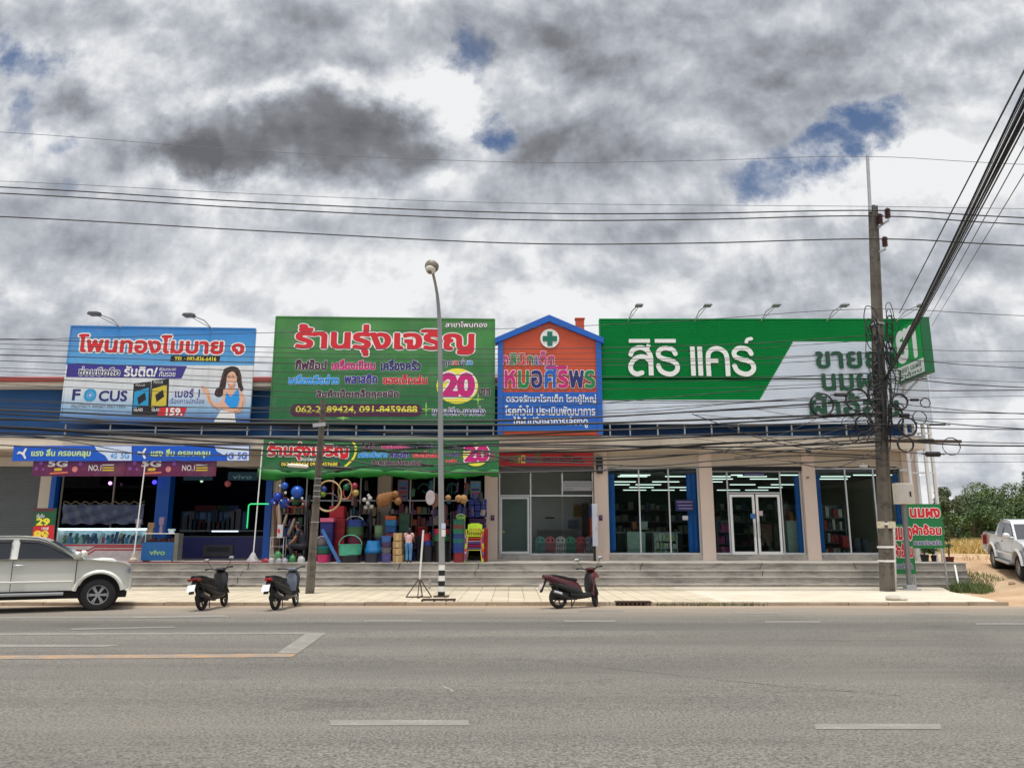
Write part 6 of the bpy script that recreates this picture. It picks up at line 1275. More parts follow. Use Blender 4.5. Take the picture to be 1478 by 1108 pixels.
# stack of plastic chairs: each chair a thing
ch_cols = [(YL, 'pale yellow'), (pl(110, 90, 190), 'violet'), (RD, 'crimson'), (pl(170, 30, 120), 'magenta'), (PU, 'purple'), (pl(190, 186, 214), 'lilac'), (pl(224, 60, 30), 'red'), (OR, 'orange'), (pl(190, 226, 30), 'lime')]
def chair_geo(t, m):
    """stacking armchair facing -y, seat at .42"""
    b = MB(); sw, sd = .23, .22
    rings = []
    for z in (.40, .425): rings.append([(sw * .92 * c_, s_ * sd, z) for c_, s_ in ((-1, -1), (-.5, -1.06), (.5, -1.06), (1, -1), (1, 1), (-1, 1))])
    b.loft(rings).build('seat', m, t, local=True, bevel=.008)
    for sx in (-1, 1):
        for sy in (-1, 1): MB().bar((sx * (sw + .03), sy * (sd + .04) , 0), (sx * sw * .92, sy * sd * .9, .41), .05, .04).build('leg', m, t, local=True)
        b = MB(); b.tube([(sx * (sw + .0), -sd, .42), (sx * (sw + .03), -sd * .98, .62), (sx * (sw + .03), sd * .3, .64), (sx * (sw - .02), sd + .03, .62)], .022, 6); b.build('armrest', m, t, local=True, smooth=True)
    b = MB(); zt_ = .86
    b.bar((-sw * .88, sd, .41), (-sw * .82, sd + .10, zt_ - .03), .05, .03); b.bar((sw * .88, sd, .41), (sw * .82, sd + .10, zt_ - .03), .05, .03)
    pts = [(-sw * .84, .80), (-sw * .7, .85), (-.1, .87), (.1, .87), (sw * .7, .85), (sw * .84, .80), (sw * .86, .68), (-sw * .86, .68)]; yb = lambda z: sd + .10 * (z - .41) / .45
    n = len(pts); b.add([(x, yb(z) - .012, z) for x, z in pts] + [(x, yb(z) + .012, z) for x, z in pts], [tuple(range(n)), tuple(range(n, 2 * n))[::-1]] + [(k, (k + 1) % n, (k + 1) % n + n, k + n) for k in range(n)])
    for k in range(5): x = -.13 + .065 * k; b.bar((x, yb(.43), .43), (x * .98, yb(.69), .69), .035, .014)
    b.bar((-sw * .86, yb(.55), .55), (sw * .86, yb(.55), .55), .016, .045, (0, 1, 0)); b.build('backrest', m, t, local=True)
cX = XA_(684, YG); fz = PLAT
for i, (m_, c_) in enumerate(ch_cols):
    t = thing('plastic_chair', '%s plastic armchair, %s of the chair stack by the clinic column' % (c_, 'topmost' if i == len(ch_cols) - 1 else ('lowest', 'second lowest', 'third lowest', 'fourth lowest', 'middle', 'fourth highest', 'third highest', 'second highest')[i]), 'chair', (cX + .004 * (-1) ** i, YG + .3 + .003 * i, fz + .058 * i + .003), R((-2, 1, 0, 2, -1, 1, 0, -1, 1)[i]), 'stacked plastic chairs'); chair_geo(t, m_); t.scale = (1.16, 1, 1.0)
b = MB(); X0, X1, Z0, Z1 = rect(696, 765, 703, 813, YG + .5)
crate('shelf_column', 'tall red plastic shelf column behind the chair stack', (697, 762, 704, 813), YG + .6, pl(170, 24, 30), None, .3, 4, cat='shelf'); 
rq = random.Random(8)
for i in range(9): y0 = 720 + 9 * (i // 3); x0 = 676 + 9 * (i % 3); crate('crate', 'deep blue plastic crate in the stack under the posters, %s row, %s of its row' % (('top', 'middle', 'bottom')[i // 3], ('first', 'second', 'third')[i % 3]), (x0, y0, x0 + 8.4, y0 + 8.4), YG + 1.7, pl(26, 40, 130 + 6 * (i % 3)), 'blue crates', .3, 2, cat='crate', m2=pl(40, 70, 170))
for k in range(4): crate('crate', 'dark violet crate below the blue crates, %s of four' % ('topmost', 'second', 'third', 'lowest')[k], (676, 748 + k * 8, 702, 755 + k * 8), YG + 1.75, pl(50 + 8 * k, 30, 90), 'violet crates', .3, 2, cat='crate', m2=pl(90, 40, 90))
# hanging things
def ball(px_, py, r, Y, m, label, group, name='ball', cord=True, cat='ball'):
    c = P(px_, py, Y); rr = r * Y / F / .99; t = thing(name, label, cat, (c.x, c.y, c.z - rr), group=group); MB().ell(c, rr, 16, 10).build('body', m, t, smooth=True)
    if cord: MB().cyl((c.x, c.y, c.z + rr * .98), (c.x, c.y, c.z + rr * .98 + .25), .006, n=5).build('cord', M_BLACK, t)
    return t
BB = pl(20, 90, 200, .25)
for i, (x, y, r, m_, l) in enumerate(((411, 701, 5.2, BB, 'small bright blue ball highest in the ball bunch'), (429, 710, 9, BB, 'largest blue ball in the bunch under the awning end'), (401, 717, 6.5, pl(14, 60, 190, .3), 'deep blue ball at the pillar side of the bunch'), (396, 725, 6, pl(14, 60, 190, .3), 'lowest blue ball at the pillar side of the bunch'), (411, 726, 7.5, pl(16, 76, 190, .3), 'blue ball low in the middle of the bunch'), (427, 722, 7.5, pl(20, 84, 50, .3), 'dark green ball under the largest blue ball'))): ball(x, y, r, 27.5 + .06 * i, m_, l, 'balls hung under the awning end')
for i, (x, y, r) in enumerate(((404, 701, 1.7), (412, 711, 2), (422, 719, 2.1), (436, 719, 1.9), (406, 722, 1.4), (416, 721, 1.2), (396, 725.5, 1.2), (437, 727, 1.3))): ball(x, y, r, 27.2, WT, 'tiny white ball among the hanging blue balls', 'tiny white balls', cord=False)
for i, (x, y, r, l) in enumerate(((526, 721, 3, 'leftmost of the cluster of small white balls'), (534, 719, 3.3, 'top one of the cluster of small white balls'), (531, 726, 3.1, 'middle one of the cluster of small white balls'), (528, 732, 2.9, 'lowest at the pole side in the cluster of small white balls'), (536, 731, 3.2, 'lowest at the basket side in the cluster of small white balls'), (532, 715, 2.4, 'grey white ball at the knot of the small ball cluster'))): ball(x, y, r, 27.4 + .03 * i, pl(200, 198, 196), l, 'small white balls in a cluster', cord=i == 5)
def hoop(px_, py, rx, ry, Y, m, label, th=.022, fill=None):
    c = P(px_, py, Y); k = Y / F / .99; b = MB(); b.tube([(c.x + rx * k * math.cos(a), c.y + .05 * math.sin(a * 1), c.z + ry * k * math.sin(a)) for a in (2 * math.pi * j / 32 for j in range(32))], th, 6, closed=True); return tag(b.build('hoop', m, None, smooth=True, fix=False), label, 'hoop', 'hoops hung in the shopfront')
WOOD = paint(170, 146, 96, .5, 'bamboo'); hoop(474, 715.5, 18.5, 21.5, 27.35, WOOD, 'large pale bamboo hoop hanging beside the short pole', .03); hoop(498, 706, 9.5, 14, 27.45, paint(140, 116, 76, .5, 'dark_bamboo'), 'smaller oval bamboo hoop next to the large hoop', .025); hoop(503, 709, 7, 11, 27.55, RD, 'thin red hoop inside the smaller oval hoop', .022); hoop(474, 724, 14, 12, 27.5, pl(110, 50, 70), 'dusky red hoop hanging inside the large bamboo hoop', .018); hoop(427, 727, 13, 5, 27.6, pl(150, 50, 50), 'flat red hoop below the blue ball bunch', .02)
for x, y, r, m_, l in ((468, 706, 4.2, BL, 'blue ball seen through the large bamboo hoop'), (467, 713, 4.0, pl(120, 170, 40), 'lime ball seen through the large bamboo hoop'), (500, 703, 5, DG2, 'dark green ball inside the smaller oval hoop'), (512, 701, 4.5, pl(170, 40, 70), 'raspberry ball past the smaller hoop'), (513, 711, 5, pl(196, 170, 90), 'straw coloured ball past the smaller hoop')): ball(x, y, r, 27.6, m_, l, 'balls among the hoops')
def wicker(px_, py, rx, ry, Y, label, m, tilt=0.0):
    c = P(px_, py, Y); k = Y / F / .99; b = MB(); prof = [(.02, 0), (rx * k * .55, .01), (rx * k * .85, .06), (rx * k, .14), (rx * k * .93, .14), (rx * k * .78, .07), (.02, .03)]
    b.lathe(prof, (0, 0, 0), 18, 'y'); b.f = b.f[:-2]; b.v = [(x * math.cos(tilt) + y * math.sin(tilt) + c.x, y * math.cos(tilt) - x * math.sin(tilt) + c.y, z * ry / rx + c.z) for x, y, z in b.v]; return tag(b.build('basket', m, None, smooth=True), label, 'basket', 'woven baskets hung in the shopfront')
WK = mat('wicker', C(136, 92, 50), .8, var=.25, scale=40, bump=.5); WK2 = mat('pale_wicker', C(160, 122, 78), .8, var=.25, scale=40, bump=.5)
for i, (x, y, rx, ry, l) in enumerate(((545, 722, 5, 10, 'first'), (550, 721, 5, 10.5, 'second'), (555, 720, 5, 10.5, 'third'), (560, 717, 5.5, 8, 'fourth'))): wicker(x, y, rx, ry, 27.4 + .08 * i, 'brown woven basket, %s of four hung edge to edge before the column' % l, WK, .6)
for x, y, r, l in ((568, 713, 5, 'round brown basket upper of the pair left of the poster'), (572, 723, 5, 'round brown basket lower of the pair left of the poster'), (660, 719, 5, 'round straw basket near the lamp post, first of two'), (667, 720, 6, 'round straw basket near the lamp post, second of two'), (645, 718, 4, 'narrow straw basket just beyond the lamp post')): wicker(x, y, r, r * 1.1, 27.5, l, WK if x < 600 else WK2, .3)
c = P(621, 718, 27.35); k = 27.35 / F; t = thing('mirror', 'oval white mirror hanging in the shopfront before the lamp post', 'mirror', (c.x, c.y, c.z - .25)); MB().lathe([(.01, 0), (6.4 * k, 0), (6.8 * k, .015), (6.4 * k, .03), (.01, .03)], (0, 0, 0), 24, 'y').xf(Matrix.Translation(c) @ Matrix.Scale(1.55, 4, (0, 0, 1))).build('glass', pl(206, 196, 202, .25), t, smooth=True)
c = P(628, 722, 27.5); MB().lathe([(.01, 0), (6 * k, 0), (6.4 * k, .015), (6 * k, .03), (.01, .03)], (0, 0, 0), 24, 'y').xf(Matrix.Translation(c) @ Matrix.Scale(1.6, 4, (0, 0, 1))).build('back_board', pl(120, 76, 64), t, smooth=True)
for px, l, m1 in (((574, 692, 589, 723), 'pale lilac poster on the glass beside the shop column', pl(150, 140, 170)), ((679, 694, 694, 718), 'pale blue poster on the glass above the blue crates', pl(140, 160, 180))):
    t = tag(panel(px, FACE + .07, m1, None, 'poster', .01), l, 'poster', 'posters on the bargain shop glass')
    for j in range(4): y = px[1] + 5 + j * 6; decal([(px[0] + 2, y), (px[2] - 2, y), (px[2] - 3, y + 2.4), (px[0] + 2, y + 2.4)], FACE + .066, [SKYB, INDI, RED, INDI][j], t)
strokes([(smooth_path([(603, 706), (608, 699), (616, 699), (620, 706), (616, 711), (610, 708)]), 2.2), (smooth_path([(645, 708), (648, 699), (656, 698), (660, 705), (656, 712)]), 2.2), ([(652, 698), (652, 712)], 2)], (596, 694, 666, 716), FACE + .09, paint(20, 90, 84, .5, 'window_scroll'), None, 'window_scroll')
for o in [o for o in COL.objects if o.name.startswith('window_scroll')]: tag(o, 'teal scroll ornament painted on the bargain shop transom glass', 'ornament')
# jugs, rack and long brushes at the pillar end
def jug(px, Y, m, label, cap):
    X0, X1, Z0, Z1 = rect(*px, Y); w_ = (X1 - X0) / 2; h = Z1 - Z0; c = ((X0 + X1) / 2, Y, Z0); t = thing('jug', label, 'jug', c, group='plastic jugs at the pillar'); b = MB(); rings = []
    for s_, z in ((.9, 0), (1, .04), (1, .6), (.8, .75), (.4, .86), (.36, .93)): rings.append([(c[0] + w_ * s_ * math.copysign(abs(math.cos(a)) ** .6, math.cos(a)), Y + .12 * s_ * math.copysign(abs(math.sin(a)) ** .6, math.sin(a)), Z0 + h * z) for a in (2 * math.pi * q / 12 for q in range(12))])
    b.loft(rings).build('body', m, t, smooth=True); MB().cyl((c[0], Y, Z0 + h * .92), (c[0], Y, Z0 + h), w_ * .4, n=10).build('cap', cap, t); MB().tube([(c[0] - w_ * .3, Y - .02, Z0 + h * .9), (c[0] - w_ * .75, Y - .03, Z0 + h * .86), (c[0] - w_ * .8, Y - .03, Z0 + h * .66)], .015, 5).build('handle', m, t)
JW = pl(190, 190, 192); JG = pl(70, 150, 84)
for px, m_, l in (((388, 803, 396, 815), JW, 'milky white jug nearest the red thing by the pillar'), ((397, 794, 406, 806), JG, 'pale green jug behind the white jugs'), ((399, 804, 407, 815), pl(170, 172, 178), 'grey white jug second along the terrace edge'), ((408, 804, 415, 815), pl(180, 180, 190), 'small white jug third along the terrace edge'), ((418, 799, 427, 815), JG, 'tall green jug beside the last white jug'), ((430, 801, 440, 815), pl(200, 200, 204), 'broad white jug nearest the short pole')): jug(px, YG - (.0 if px[1] > 800 else -.25), m_, l, GY)
X0, X1, Z0, Z1 = rect(377, 804, 388, 815, YG); tag(MB().ell(((X0 + X1) / 2, YG + .1, Z0 + .1), (.16, .12, .13), 10, 7).ell((X0 + .06, YG + .05, Z0 + .06), (.12, .1, .07), 9, 6).build('red_bag', pl(170, 20, 30), smooth=True), 'limp red bag on the terrace by the blue pillar', 'bag')
t = thing('wire_rack', 'white tubular rack standing before the blue pillar', 'rack', P(400, 812, YG + .3)); X0, X1, Z0, Z1 = rect(391, 775, 410, 812, YG + .3); b = MB()
for y in (YG + .2, YG + .5): b.tube([(X0, y, PLAT), (X0, y, Z1), (X1, y, Z1), (X1, y, PLAT)], .014, 6)
b.build('frame', WT, t); b = MB()
for z in (1.1, 1.4): b.box(X0, X1, YG + .2, YG + .5, z, z + .012)
b.build('shelf', WT, t)
for i, (x0, y0, x1, y1, r, m_, l) in enumerate(((396, 727, 398, 800, .07, mat('dark_wicker', C(80, 44, 34), .8, var=.3, scale=30), 'long dark brown woven tube by the pillar'), (402, 728, 403, 770, .07, paint(150, 130, 112, .7, 'dull_fabric'), 'long beige fabric roll beside the woven tube'), (414, 742, 406, 765, .06, paint(130, 118, 104, .7, 'dull_fabric2'), 'first tilted grey brown slipper pack by the rack'), (425, 748, 416, 772, .07, paint(122, 116, 108, .7, 'dull_fabric3'), 'second tilted grey brown slipper pack by the rack'))):
    a, e = P(x1, y1, YG + .3 + .05 * i), P(x0, y0, YG + .35 + .05 * i); b = MB(); b.tube([a, a.lerp(e, .1), a.lerp(e, .5) + Vector((.02, 0, 0)), e], [r * .7, r, r * .95, r * .6], 9); tag(b.build('roll', m_, smooth=True), l, 'roll', 'rolls and packs by the blue pillar')
X0, X1, Z0, Z1 = rect(400, 757, 408, 776, YG + .15); t = tag(MB().box(X0, X1, YG + .15, YG + .2, Z0, Z1).build('packet', WT, bevel=.01), 'white packet with a red emblem hung on the wire rack', 'packet'); decal(ellipse(402.5, 766, 1.8, 3.4), YG + .145, RED, t, 'emblem')
# green light frame of the neighbour
a = [P(388, 727, 27.3), P(362, 727, 27.3), P(359, 729, 27.3), P(358, 742, 27.3), P(356.5, 762, 27.3)]; LEDM = paint(40, 220, 130, .4, 'green_led', var=0, emit=.45); t = thing('neon_strip', 'thin lit green strip bent round the corner of the phone shop opening', 'neon strip', a[-1]); MB().tube(a[:3], .024, 6).build('tube', LEDM, t); MB().tube(a[2:], .024, 6).build('tube', LEDM, t)
# dim racks and hanging packets that fill the depth of the bargain shop
rg2 = random.Random(77); dimc = [((120, 40, 50), 'dark red'), ((40, 60, 130), 'dark blue'), ((50, 100, 70), 'dull green'), ((150, 130, 90), 'tan'), ((90, 60, 110), 'dull purple'), ((170, 160, 150), 'off white'), ((60, 60, 66), 'charcoal'), ((170, 90, 50), 'rust orange'), ((60, 120, 140), 'dull teal')]
for x0, x1, l in ((404, 440, 'dim rack of small goods behind the crouching person'), (500, 545, 'dim rack of small goods behind the deep blue tub'), (593, 650, 'dim rack of small goods behind the lamp post'), (560, 592, 'dim rack of small goods behind the green cabinet')):
    X0, X1 = XA_(x0, 29.3), XA_(x1, 29.3); t = thing('goods_rack', l, 'rack', ((X0 + X1) / 2, 29.3, PLAT)); b = MB(); zs_ = [PLAT + .02 + .42 * k for k in range(5)]
    for z in zs_: b.box(X0, X1, 29.1, 29.5, z, z + .02)
    for x in (X0, X1): b.box(x - .015, x + .015, 29.11, 29.49, PLAT + .01, zs_[-1] + .1)
    b.build('frame', GY, t)
    for k, z in enumerate(zs_):
        x = X0 + .05
        while x < X1 - .1:
            w_ = rg2.uniform(.08, .2); h = rg2.uniform(.12, .36); c_, nm = rg2.choice(dimc); m_ = pl(*c_); lab = '%s goods on the %s' % (nm, l.replace('dim rack of small goods', 'dim rack'))
            if rg2.random() < .55: o = MB().box(x, x + w_ * .92, 29.12, 29.3, z + .022, z + .022 + h).build('packet', m_, bevel=.008)
            else: o = MB().lathe([(w_ * .42, 0), (w_ * .45, h * .1), (w_ * .45, h * .65), (w_ * .2, h * .82), (w_ * .2, h)], (x + w_ * .46, 29.2, z + .022), 10).build('bottle', m_, smooth=True)
            tag(o, lab, 'goods', lab); x += w_ + .01
for i in range(34):
    x = rg2.choice((rg2.uniform(405, 545), rg2.uniform(565, 700))); y = rg2.uniform(693, 738); hh_ = rg2.uniform(7, 15); ww = rg2.uniform(3, 7); Y = 28.3 + rg2.uniform(0, .9); c_, nm = rg2.choice(dimc); X0, X1, Z0, Z1 = rect(x, y, x + ww, y + hh_, Y); t_ = rg2.uniform(-.04, .04)
    b = MB(); b.add([(X0, Y, Z0), ((X0 + X1) / 2, Y - .03, Z0 - .01), (X1, Y + .01, Z0), (X1 + t_, Y + .01, Z1), ((X0 + X1) / 2 + t_, Y - .02, Z1 + .01), (X0 + t_, Y, Z1), ((X0 + X1) / 2, Y + .04, (Z0 + Z1) / 2)], [(0, 1, 4, 5), (1, 2, 3, 4), (0, 6, 2, 1), (2, 6, 3), (3, 6, 5, 4), (5, 6, 0)]); b.cyl(((X0 + X1) / 2 + t_, Y, Z1), ((X0 + X1) / 2 + t_, Y, Z1 + .4), .005, n=4)
    tag(b.build('hanging_packet', pl(*c_)), '%s packet hanging in the dim upper part of the bargain shop' % nm, 'packet', '%s packets hung in the bargain shop' % nm)
for i, (x, y0, y1, c_, l) in enumerate(((446, 735, 800, (120, 90, 60), 'brown broom handle leaning beside the short pole'), (443, 722, 790, (60, 60, 70), 'charcoal mop handle leaning beside the short pole'), (505, 735, 775, (150, 150, 150), 'grey mop handle rising behind the deep blue tub'), (533, 738, 800, (26, 26, 34), 'black umbrella bundle hanging under the white balls'), (594, 722, 760, (110, 40, 50), 'dark red strap hanging beside the drawer cabinet'), (640, 728, 766, (120, 50, 50), 'dull red bag hung behind the lamp post'), (662, 727, 748, (40, 50, 120), 'navy bag hung above the basket stack'), (668, 730, 750, (36, 44, 110), 'second navy bag hung above the basket stack'))):
    a, e = P(x, y1, 28.2), P(x + 2, y0, 28.4); b = MB(); wd = .09 if 'bundle' in l or 'bag' in l else .025; b.tube([a, a.lerp(e, .15), a.lerp(e, .8), e], [wd * .6, wd, wd, wd * .4], 8); tag(b.build('hanging_goods' if wd > .05 else 'broom', pl(*c_), smooth=True), l, 'goods')
# ------------------------------------------------------------------ people
def person(label, loc, rz, J, skin, top, low, hair, feet, group=None, sc=1.0, sleeves=.45, hair_long=.10, bare_head=False):
    t = thing('person', label, 'person', loc, rz, group); t.scale = (sc, sc, sc)
    V, E, Rr = [], [], []
    def v(p, r, link=None):
        V.append(p); Rr.append(r); i = len(V) - 1
        if link is not None: E.append((link, i))
        return i
    L = lambda a, b_, k: tuple(a[i] + (b_[i] - a[i]) * k for i in range(3))
    pel = v(J['pelvis'], .115); sp_ = v(L(J['pelvis'], J['chest'], .45), .105, pel); chs = v(J['chest'], .13, sp_); nk = v(J['neck'], .05, chs); hd0 = v(L(J['neck'], J['head'], .45), .062, nk); hd = v(J['head'], .088, hd0); v(J['crown'], .065, hd)
    for s in 'lr':
        sh = v(J['sh_' + s], .058, chs); el = v(J['el_' + s], .038, sh); wr = v(J['wr_' + s], .026, el); d = Vector(J['wr_' + s]) - Vector(J['el_' + s]); d.normalize(); pm = v(tuple(Vector(J['wr_' + s]) + d * .06), .03, wr)
        sd_ = d.cross(Vector((0, 1, .2))); sd_.normalize(); fw_ = d.cross(sd_)
        for q, ln in ((-.024, .06), (-.008, .075), (.008, .072), (.024, .055)):
            a_ = Vector(J['wr_' + s]) + d * .08 + sd_ * q; k1 = v(tuple(a_), .009, pm); v(tuple(a_ + d * ln + fw_ * .018), .007, k1)
        k1 = v(tuple(Vector(J['wr_' + s]) + d * .045 + sd_ * .036), .010, pm); v(tuple(Vector(J['wr_' + s]) + d * .085 + sd_ * .052 + fw_ * .02), .008, k1)
        hp = v(J['hip_' + s], .088, pel); kn = v(J['kn_' + s], .056, hp); an = v(J['an_' + s], .036, kn); v(J['toe_' + s], .032, an)
    me = bpy.data.meshes.new('body'); me.from_pydata(V, E, []); o = bpy.data.objects.new('body', me); COL.objects.link(o); o.parent = t; me.materials.append(skin)
    md = o.modifiers.new('skin', 'SKIN')
    for i, r in enumerate(Rr): me.skin_vertices[0].data[i].radius = (r, r); me.skin_vertices[0].data[i].use_root = i == 0
    md.use_smooth_shade = True; sb = o.modifiers.new('smooth', 'SUBSURF'); sb.levels = 1; sb.render_levels = 2
    def tube_e(b, pts, rs, fl=1.0, n=12):
        b.tube([Vector(p) for p in pts], rs, n)
    b = MB(); pv, ct, nk_ = Vector(J['pelvis']), Vector(J['chest']), Vector(J['neck'])
    ax = (Vector(J['sh_l']) - Vector(J['sh_r'])).normalized(); rings = []
    for k, hw, hd_ in ((-.12, .165, .125), (.2, .155, .118), (.6, .17, .125), (.95, .185, .13), (1.2, .16, .10), (1.5, .06, .06)):
        c = pv.lerp(ct, min(k, 1)) if k <= 1 else ct.lerp(nk_, (k - 1) * 1.6)
        up = (ct - pv).normalized(); f = ax.cross(up).normalized(); rings.append([tuple(c + ax * hw * math.cos(a) + f * hd_ * math.sin(a)) for a in (2 * math.pi * q / 14 for q in range(14))])
    b.loft(rings)
    for s in 'lr': tube_e(b, [Vector(J['sh_' + s]) - ax * (.05 if s == 'l' else -.05), J['sh_' + s], L(J['sh_' + s], J['el_' + s], sleeves * 1.0)], [.075, .072, .062]); 
    if sleeves > .9:
        for s in 'lr': tube_e(b, [J['el_' + s], L(J['el_' + s], J['wr_' + s], .9)], [.055, .042])
    b.build('shirt', top, t, local=True, smooth=True)
    b = MB()
    for s in 'lr': tube_e(b, [L(J['pelvis'], J['hip_' + s], .5), J['hip_' + s], L(J['hip_' + s], J['kn_' + s], .5), J['kn_' + s], L(J['kn_' + s], J['an_' + s], .5), L(J['kn_' + s], J['an_' + s], .96)], [.11, .108, .09, .072, .068, .058])
    b.ell(J['pelvis'], (.165, .135, .11), 14, 8); b.build('trousers', low, t, local=True, smooth=True)
    hv, cv = Vector(J['head']), Vector(J['crown']); b = MB(); fdir = Vector((0, 1, 0)); b.ell(tuple(hv + (cv - hv) * .45 - fdir * .022), (.098, .103, .098), 14, 10)
    if hair_long: b.tube([hv - fdir * .06 + Vector((0, 0, .03)), hv - fdir * .085 - Vector((0, 0, .06)), hv - fdir * .07 - Vector((0, 0, .06 + hair_long))], [.085, .085, .045], 10)
    b.build('hair', hair, t, local=True, smooth=True)
    b = MB(); b.ell(tuple(hv + fdir * .09 - Vector((0, 0, .01))), (.014, .02, .02), 8, 6); b.ell(tuple(hv + Vector((.088, .0, 0))), (.012, .02, .03), 8, 6).ell(tuple(hv + Vector((-.088, .0, 0))), (.012, .02, .03), 8, 6); b.build('nose_and_ears', skin, t, local=True, smooth=True)
    b = MB()
    for s in (-1, 1): b.ell(tuple(hv + Vector((s * .033, .082, .018))), (.011, .008, .007), 8, 6)
    b.build('eyes', BLK, t, local=True); MB().ell(tuple(hv + Vector((0, .082, -.042))), (.022, .008, .006), 8, 6).build('mouth', paint(160, 90, 84, .5, 'lips'), t, local=True)
    for s in 'lr':
        a, e = Vector(J['an_' + s]), Vector(J['toe_' + s]); b = MB(); b.tube([a + (a - e) * .25 - Vector((0, 0, .035)), a - Vector((0, 0, .03)), e - Vector((0, 0, .0)), e + (e - a) * .3 - Vector((0, 0, .012))], [.035, .042, .038, .02], 9); b.build('shoe', feet, t, local=True, smooth=True)
    return t
def stand(h=1.6, **k):
    J = dict(pelvis=(0, 0, .86), chest=(0, .01, 1.2), neck=(0, .02, 1.36), head=(0, .04, 1.47), crown=(0, .035, 1.56))
    for s, q in (('l', -1), ('r', 1)): J.update({'sh_' + s: (q * .165, .01, 1.29), 'el_' + s: (q * .21, .02, 1.04), 'wr_' + s: (q * .20, .12, .84), 'hip_' + s: (q * .085, 0, .82), 'kn_' + s: (q * .095, .02, .46), 'an_' + s: (q * .095, -.02, .09), 'toe_' + s: (q * .105, .10, .03)})
    J.update(k); return J
SK = mat('skin_tone', C(150, 104, 80), .55, var=.03); HR = paint(24, 20, 22, .5, 'black_hair'); JEAN = mat('blue_denim', C(84, 130, 176), .8, var=.18, scale=8); PINKS = mat('pale_pink_cotton', C(206, 166, 170), .8, var=.1, scale=9); DKC = mat('dark_cloth', C(26, 28, 44), .8, var=.12); SHOE = paint(60, 50, 46, .6, 'sandal')
person('person in a pale pink shirt and light blue jeans seen from behind among the goods', (XA_(589, YG - .05), YG + .0, PLAT + .002), R(-4), stand(head=(.02, .07, 1.46), crown=(.02, .08, 1.55), neck=(.01, .04, 1.36), el_l=(-.22, .06, 1.06), wr_l=(-.17, .24, .98), el_r=(.23, .05, 1.06), wr_r=(.2, .25, 1.0), kn_l=(-.08, .05, .46), an_l=(-.07, .0, .09), toe_l=(-.075, .12, .03)), SK, PINKS, JEAN, HR, SHOE, sc=.735, hair_long=.16)
person('person in a dark red shirt bending forward inside the bargain shop', (XA_(608, YG + 1.6), YG + 1.5, PLAT + .002), R(10), stand(pelvis=(0, 0, .88), chest=(0, .26, 1.14), neck=(0, .40, 1.2), head=(0, .50, 1.2), crown=(0, .58, 1.22), sh_l=(-.17, .28, 1.2), sh_r=(.17, .28, 1.2), el_l=(-.2, .4, .96), wr_l=(-.16, .5, .76), el_r=(.2, .4, .96), wr_r=(.16, .5, .76)), SK, paint(120, 20, 30, .8, 'dark_red_cotton'), DKC, HR, SHOE, sc=1.0)
person('person in dark clothes crouching behind the short pole, one bare forearm reaching down', (XA_(437, YG + .5), YG + .45, PLAT + .002), R(95), stand(pelvis=(0, 0, .48), chest=(.0, .12, .82), neck=(0, .18, .98), head=(0, .22, 1.08), crown=(0, .22, 1.17), sh_l=(-.16, .12, .9), sh_r=(.16, .12, .9), el_l=(-.2, .24, .68), wr_l=(-.14, .42, .5), el_r=(.2, .22, .7), wr_r=(.12, .4, .52), hip_l=(-.09, 0, .46), hip_r=(.09, 0, .46), kn_l=(-.14, .38, .5), kn_r=(.14, .38, .5), an_l=(-.12, .26, .09), an_r=(.12, .26, .09), toe_l=(-.13, .40, .03), toe_r=(.13, .40, .03)), SK, DKC, paint(30, 30, 40, .8, 'dark_trouser'), HR, SHOE, sc=1.15, sleeves=.5)

# ------------------------------------------------------------------ the phone shop
YV = 27.9
LITM = paint(214, 236, 250, .3, 'lit_case_tube', var=0, emit=1.6); ST = pl(176, 24, 40); PANW = pl(196, 186, 188)
X0, X1, Z0, Z1 = rect(82, 762, 211, 785, YV); t = thing('display_case', 'long glass case of phone covers with lit top edge and red striped front', 'display case', ((X0 + X1) / 2, YV + .25, PLAT))
MB().box(X0 - .2, X1, YV, YV + .5, PLAT, Z0 - .002).build('cabinet', PANW, t); b = MB()
for y, pts in ((786.5, [(60, 786.5), (128, 786.5), (137, 786.5), (206, 786.5)]), (0, [(110, 794), (128, 794), (136, 789), (206, 789)]), (0, [(110, 799), (129, 799), (137, 793), (206, 793)])): strokes([(pts, 1.9)], (60, 784, 206, 801), YV - .004, ST, t, 'stripe')
MB().box(X0, X1, YV, YV + .03, Z1 - .03, Z1).build('lamp', LITM, t); MB().box(X0 + .06, X1 - .06, YV + .22, YV + .25, Z1 - .06, Z1 - .045).build('added_glow_strip', paint(226, 240, 252, .3, 'case_added_glow', var=0, emit=14), t); MB().box(X0, X0 + .04, YV + .002, YV + .5, Z0, Z1 - .042).box(X1 - .04, X1, YV + .002, YV + .5, Z0, Z1 - .042).box(X0, X1, YV + .032, YV + .5, Z1 - .04, Z1 - .005).build('frame', M_ALU, t); MB().box(X0, X1, YV + .46, YV + .5, Z0, Z1 - .05).build('back_panel', pl(190, 210, 226), t); MB().box(X0 + .045, X1 - .045, YV + .008, YV + .012, Z0 + .01, Z1 - .045).build('pane', M_GLASS, t)  # inner glowing strip is added to brighten the covers in the case
rp = random.Random(4)
pc = [((40, 60, 110), 'navy'), ((120, 140, 170), 'grey blue'), ((150, 60, 110), 'pink'), ((30, 34, 60), 'black'), ((170, 180, 190), 'silver'), ((60, 120, 170), 'blue'), ((150, 140, 110), 'gold'), ((90, 70, 130), 'violet'), ((40, 110, 100), 'teal')]
n = 42
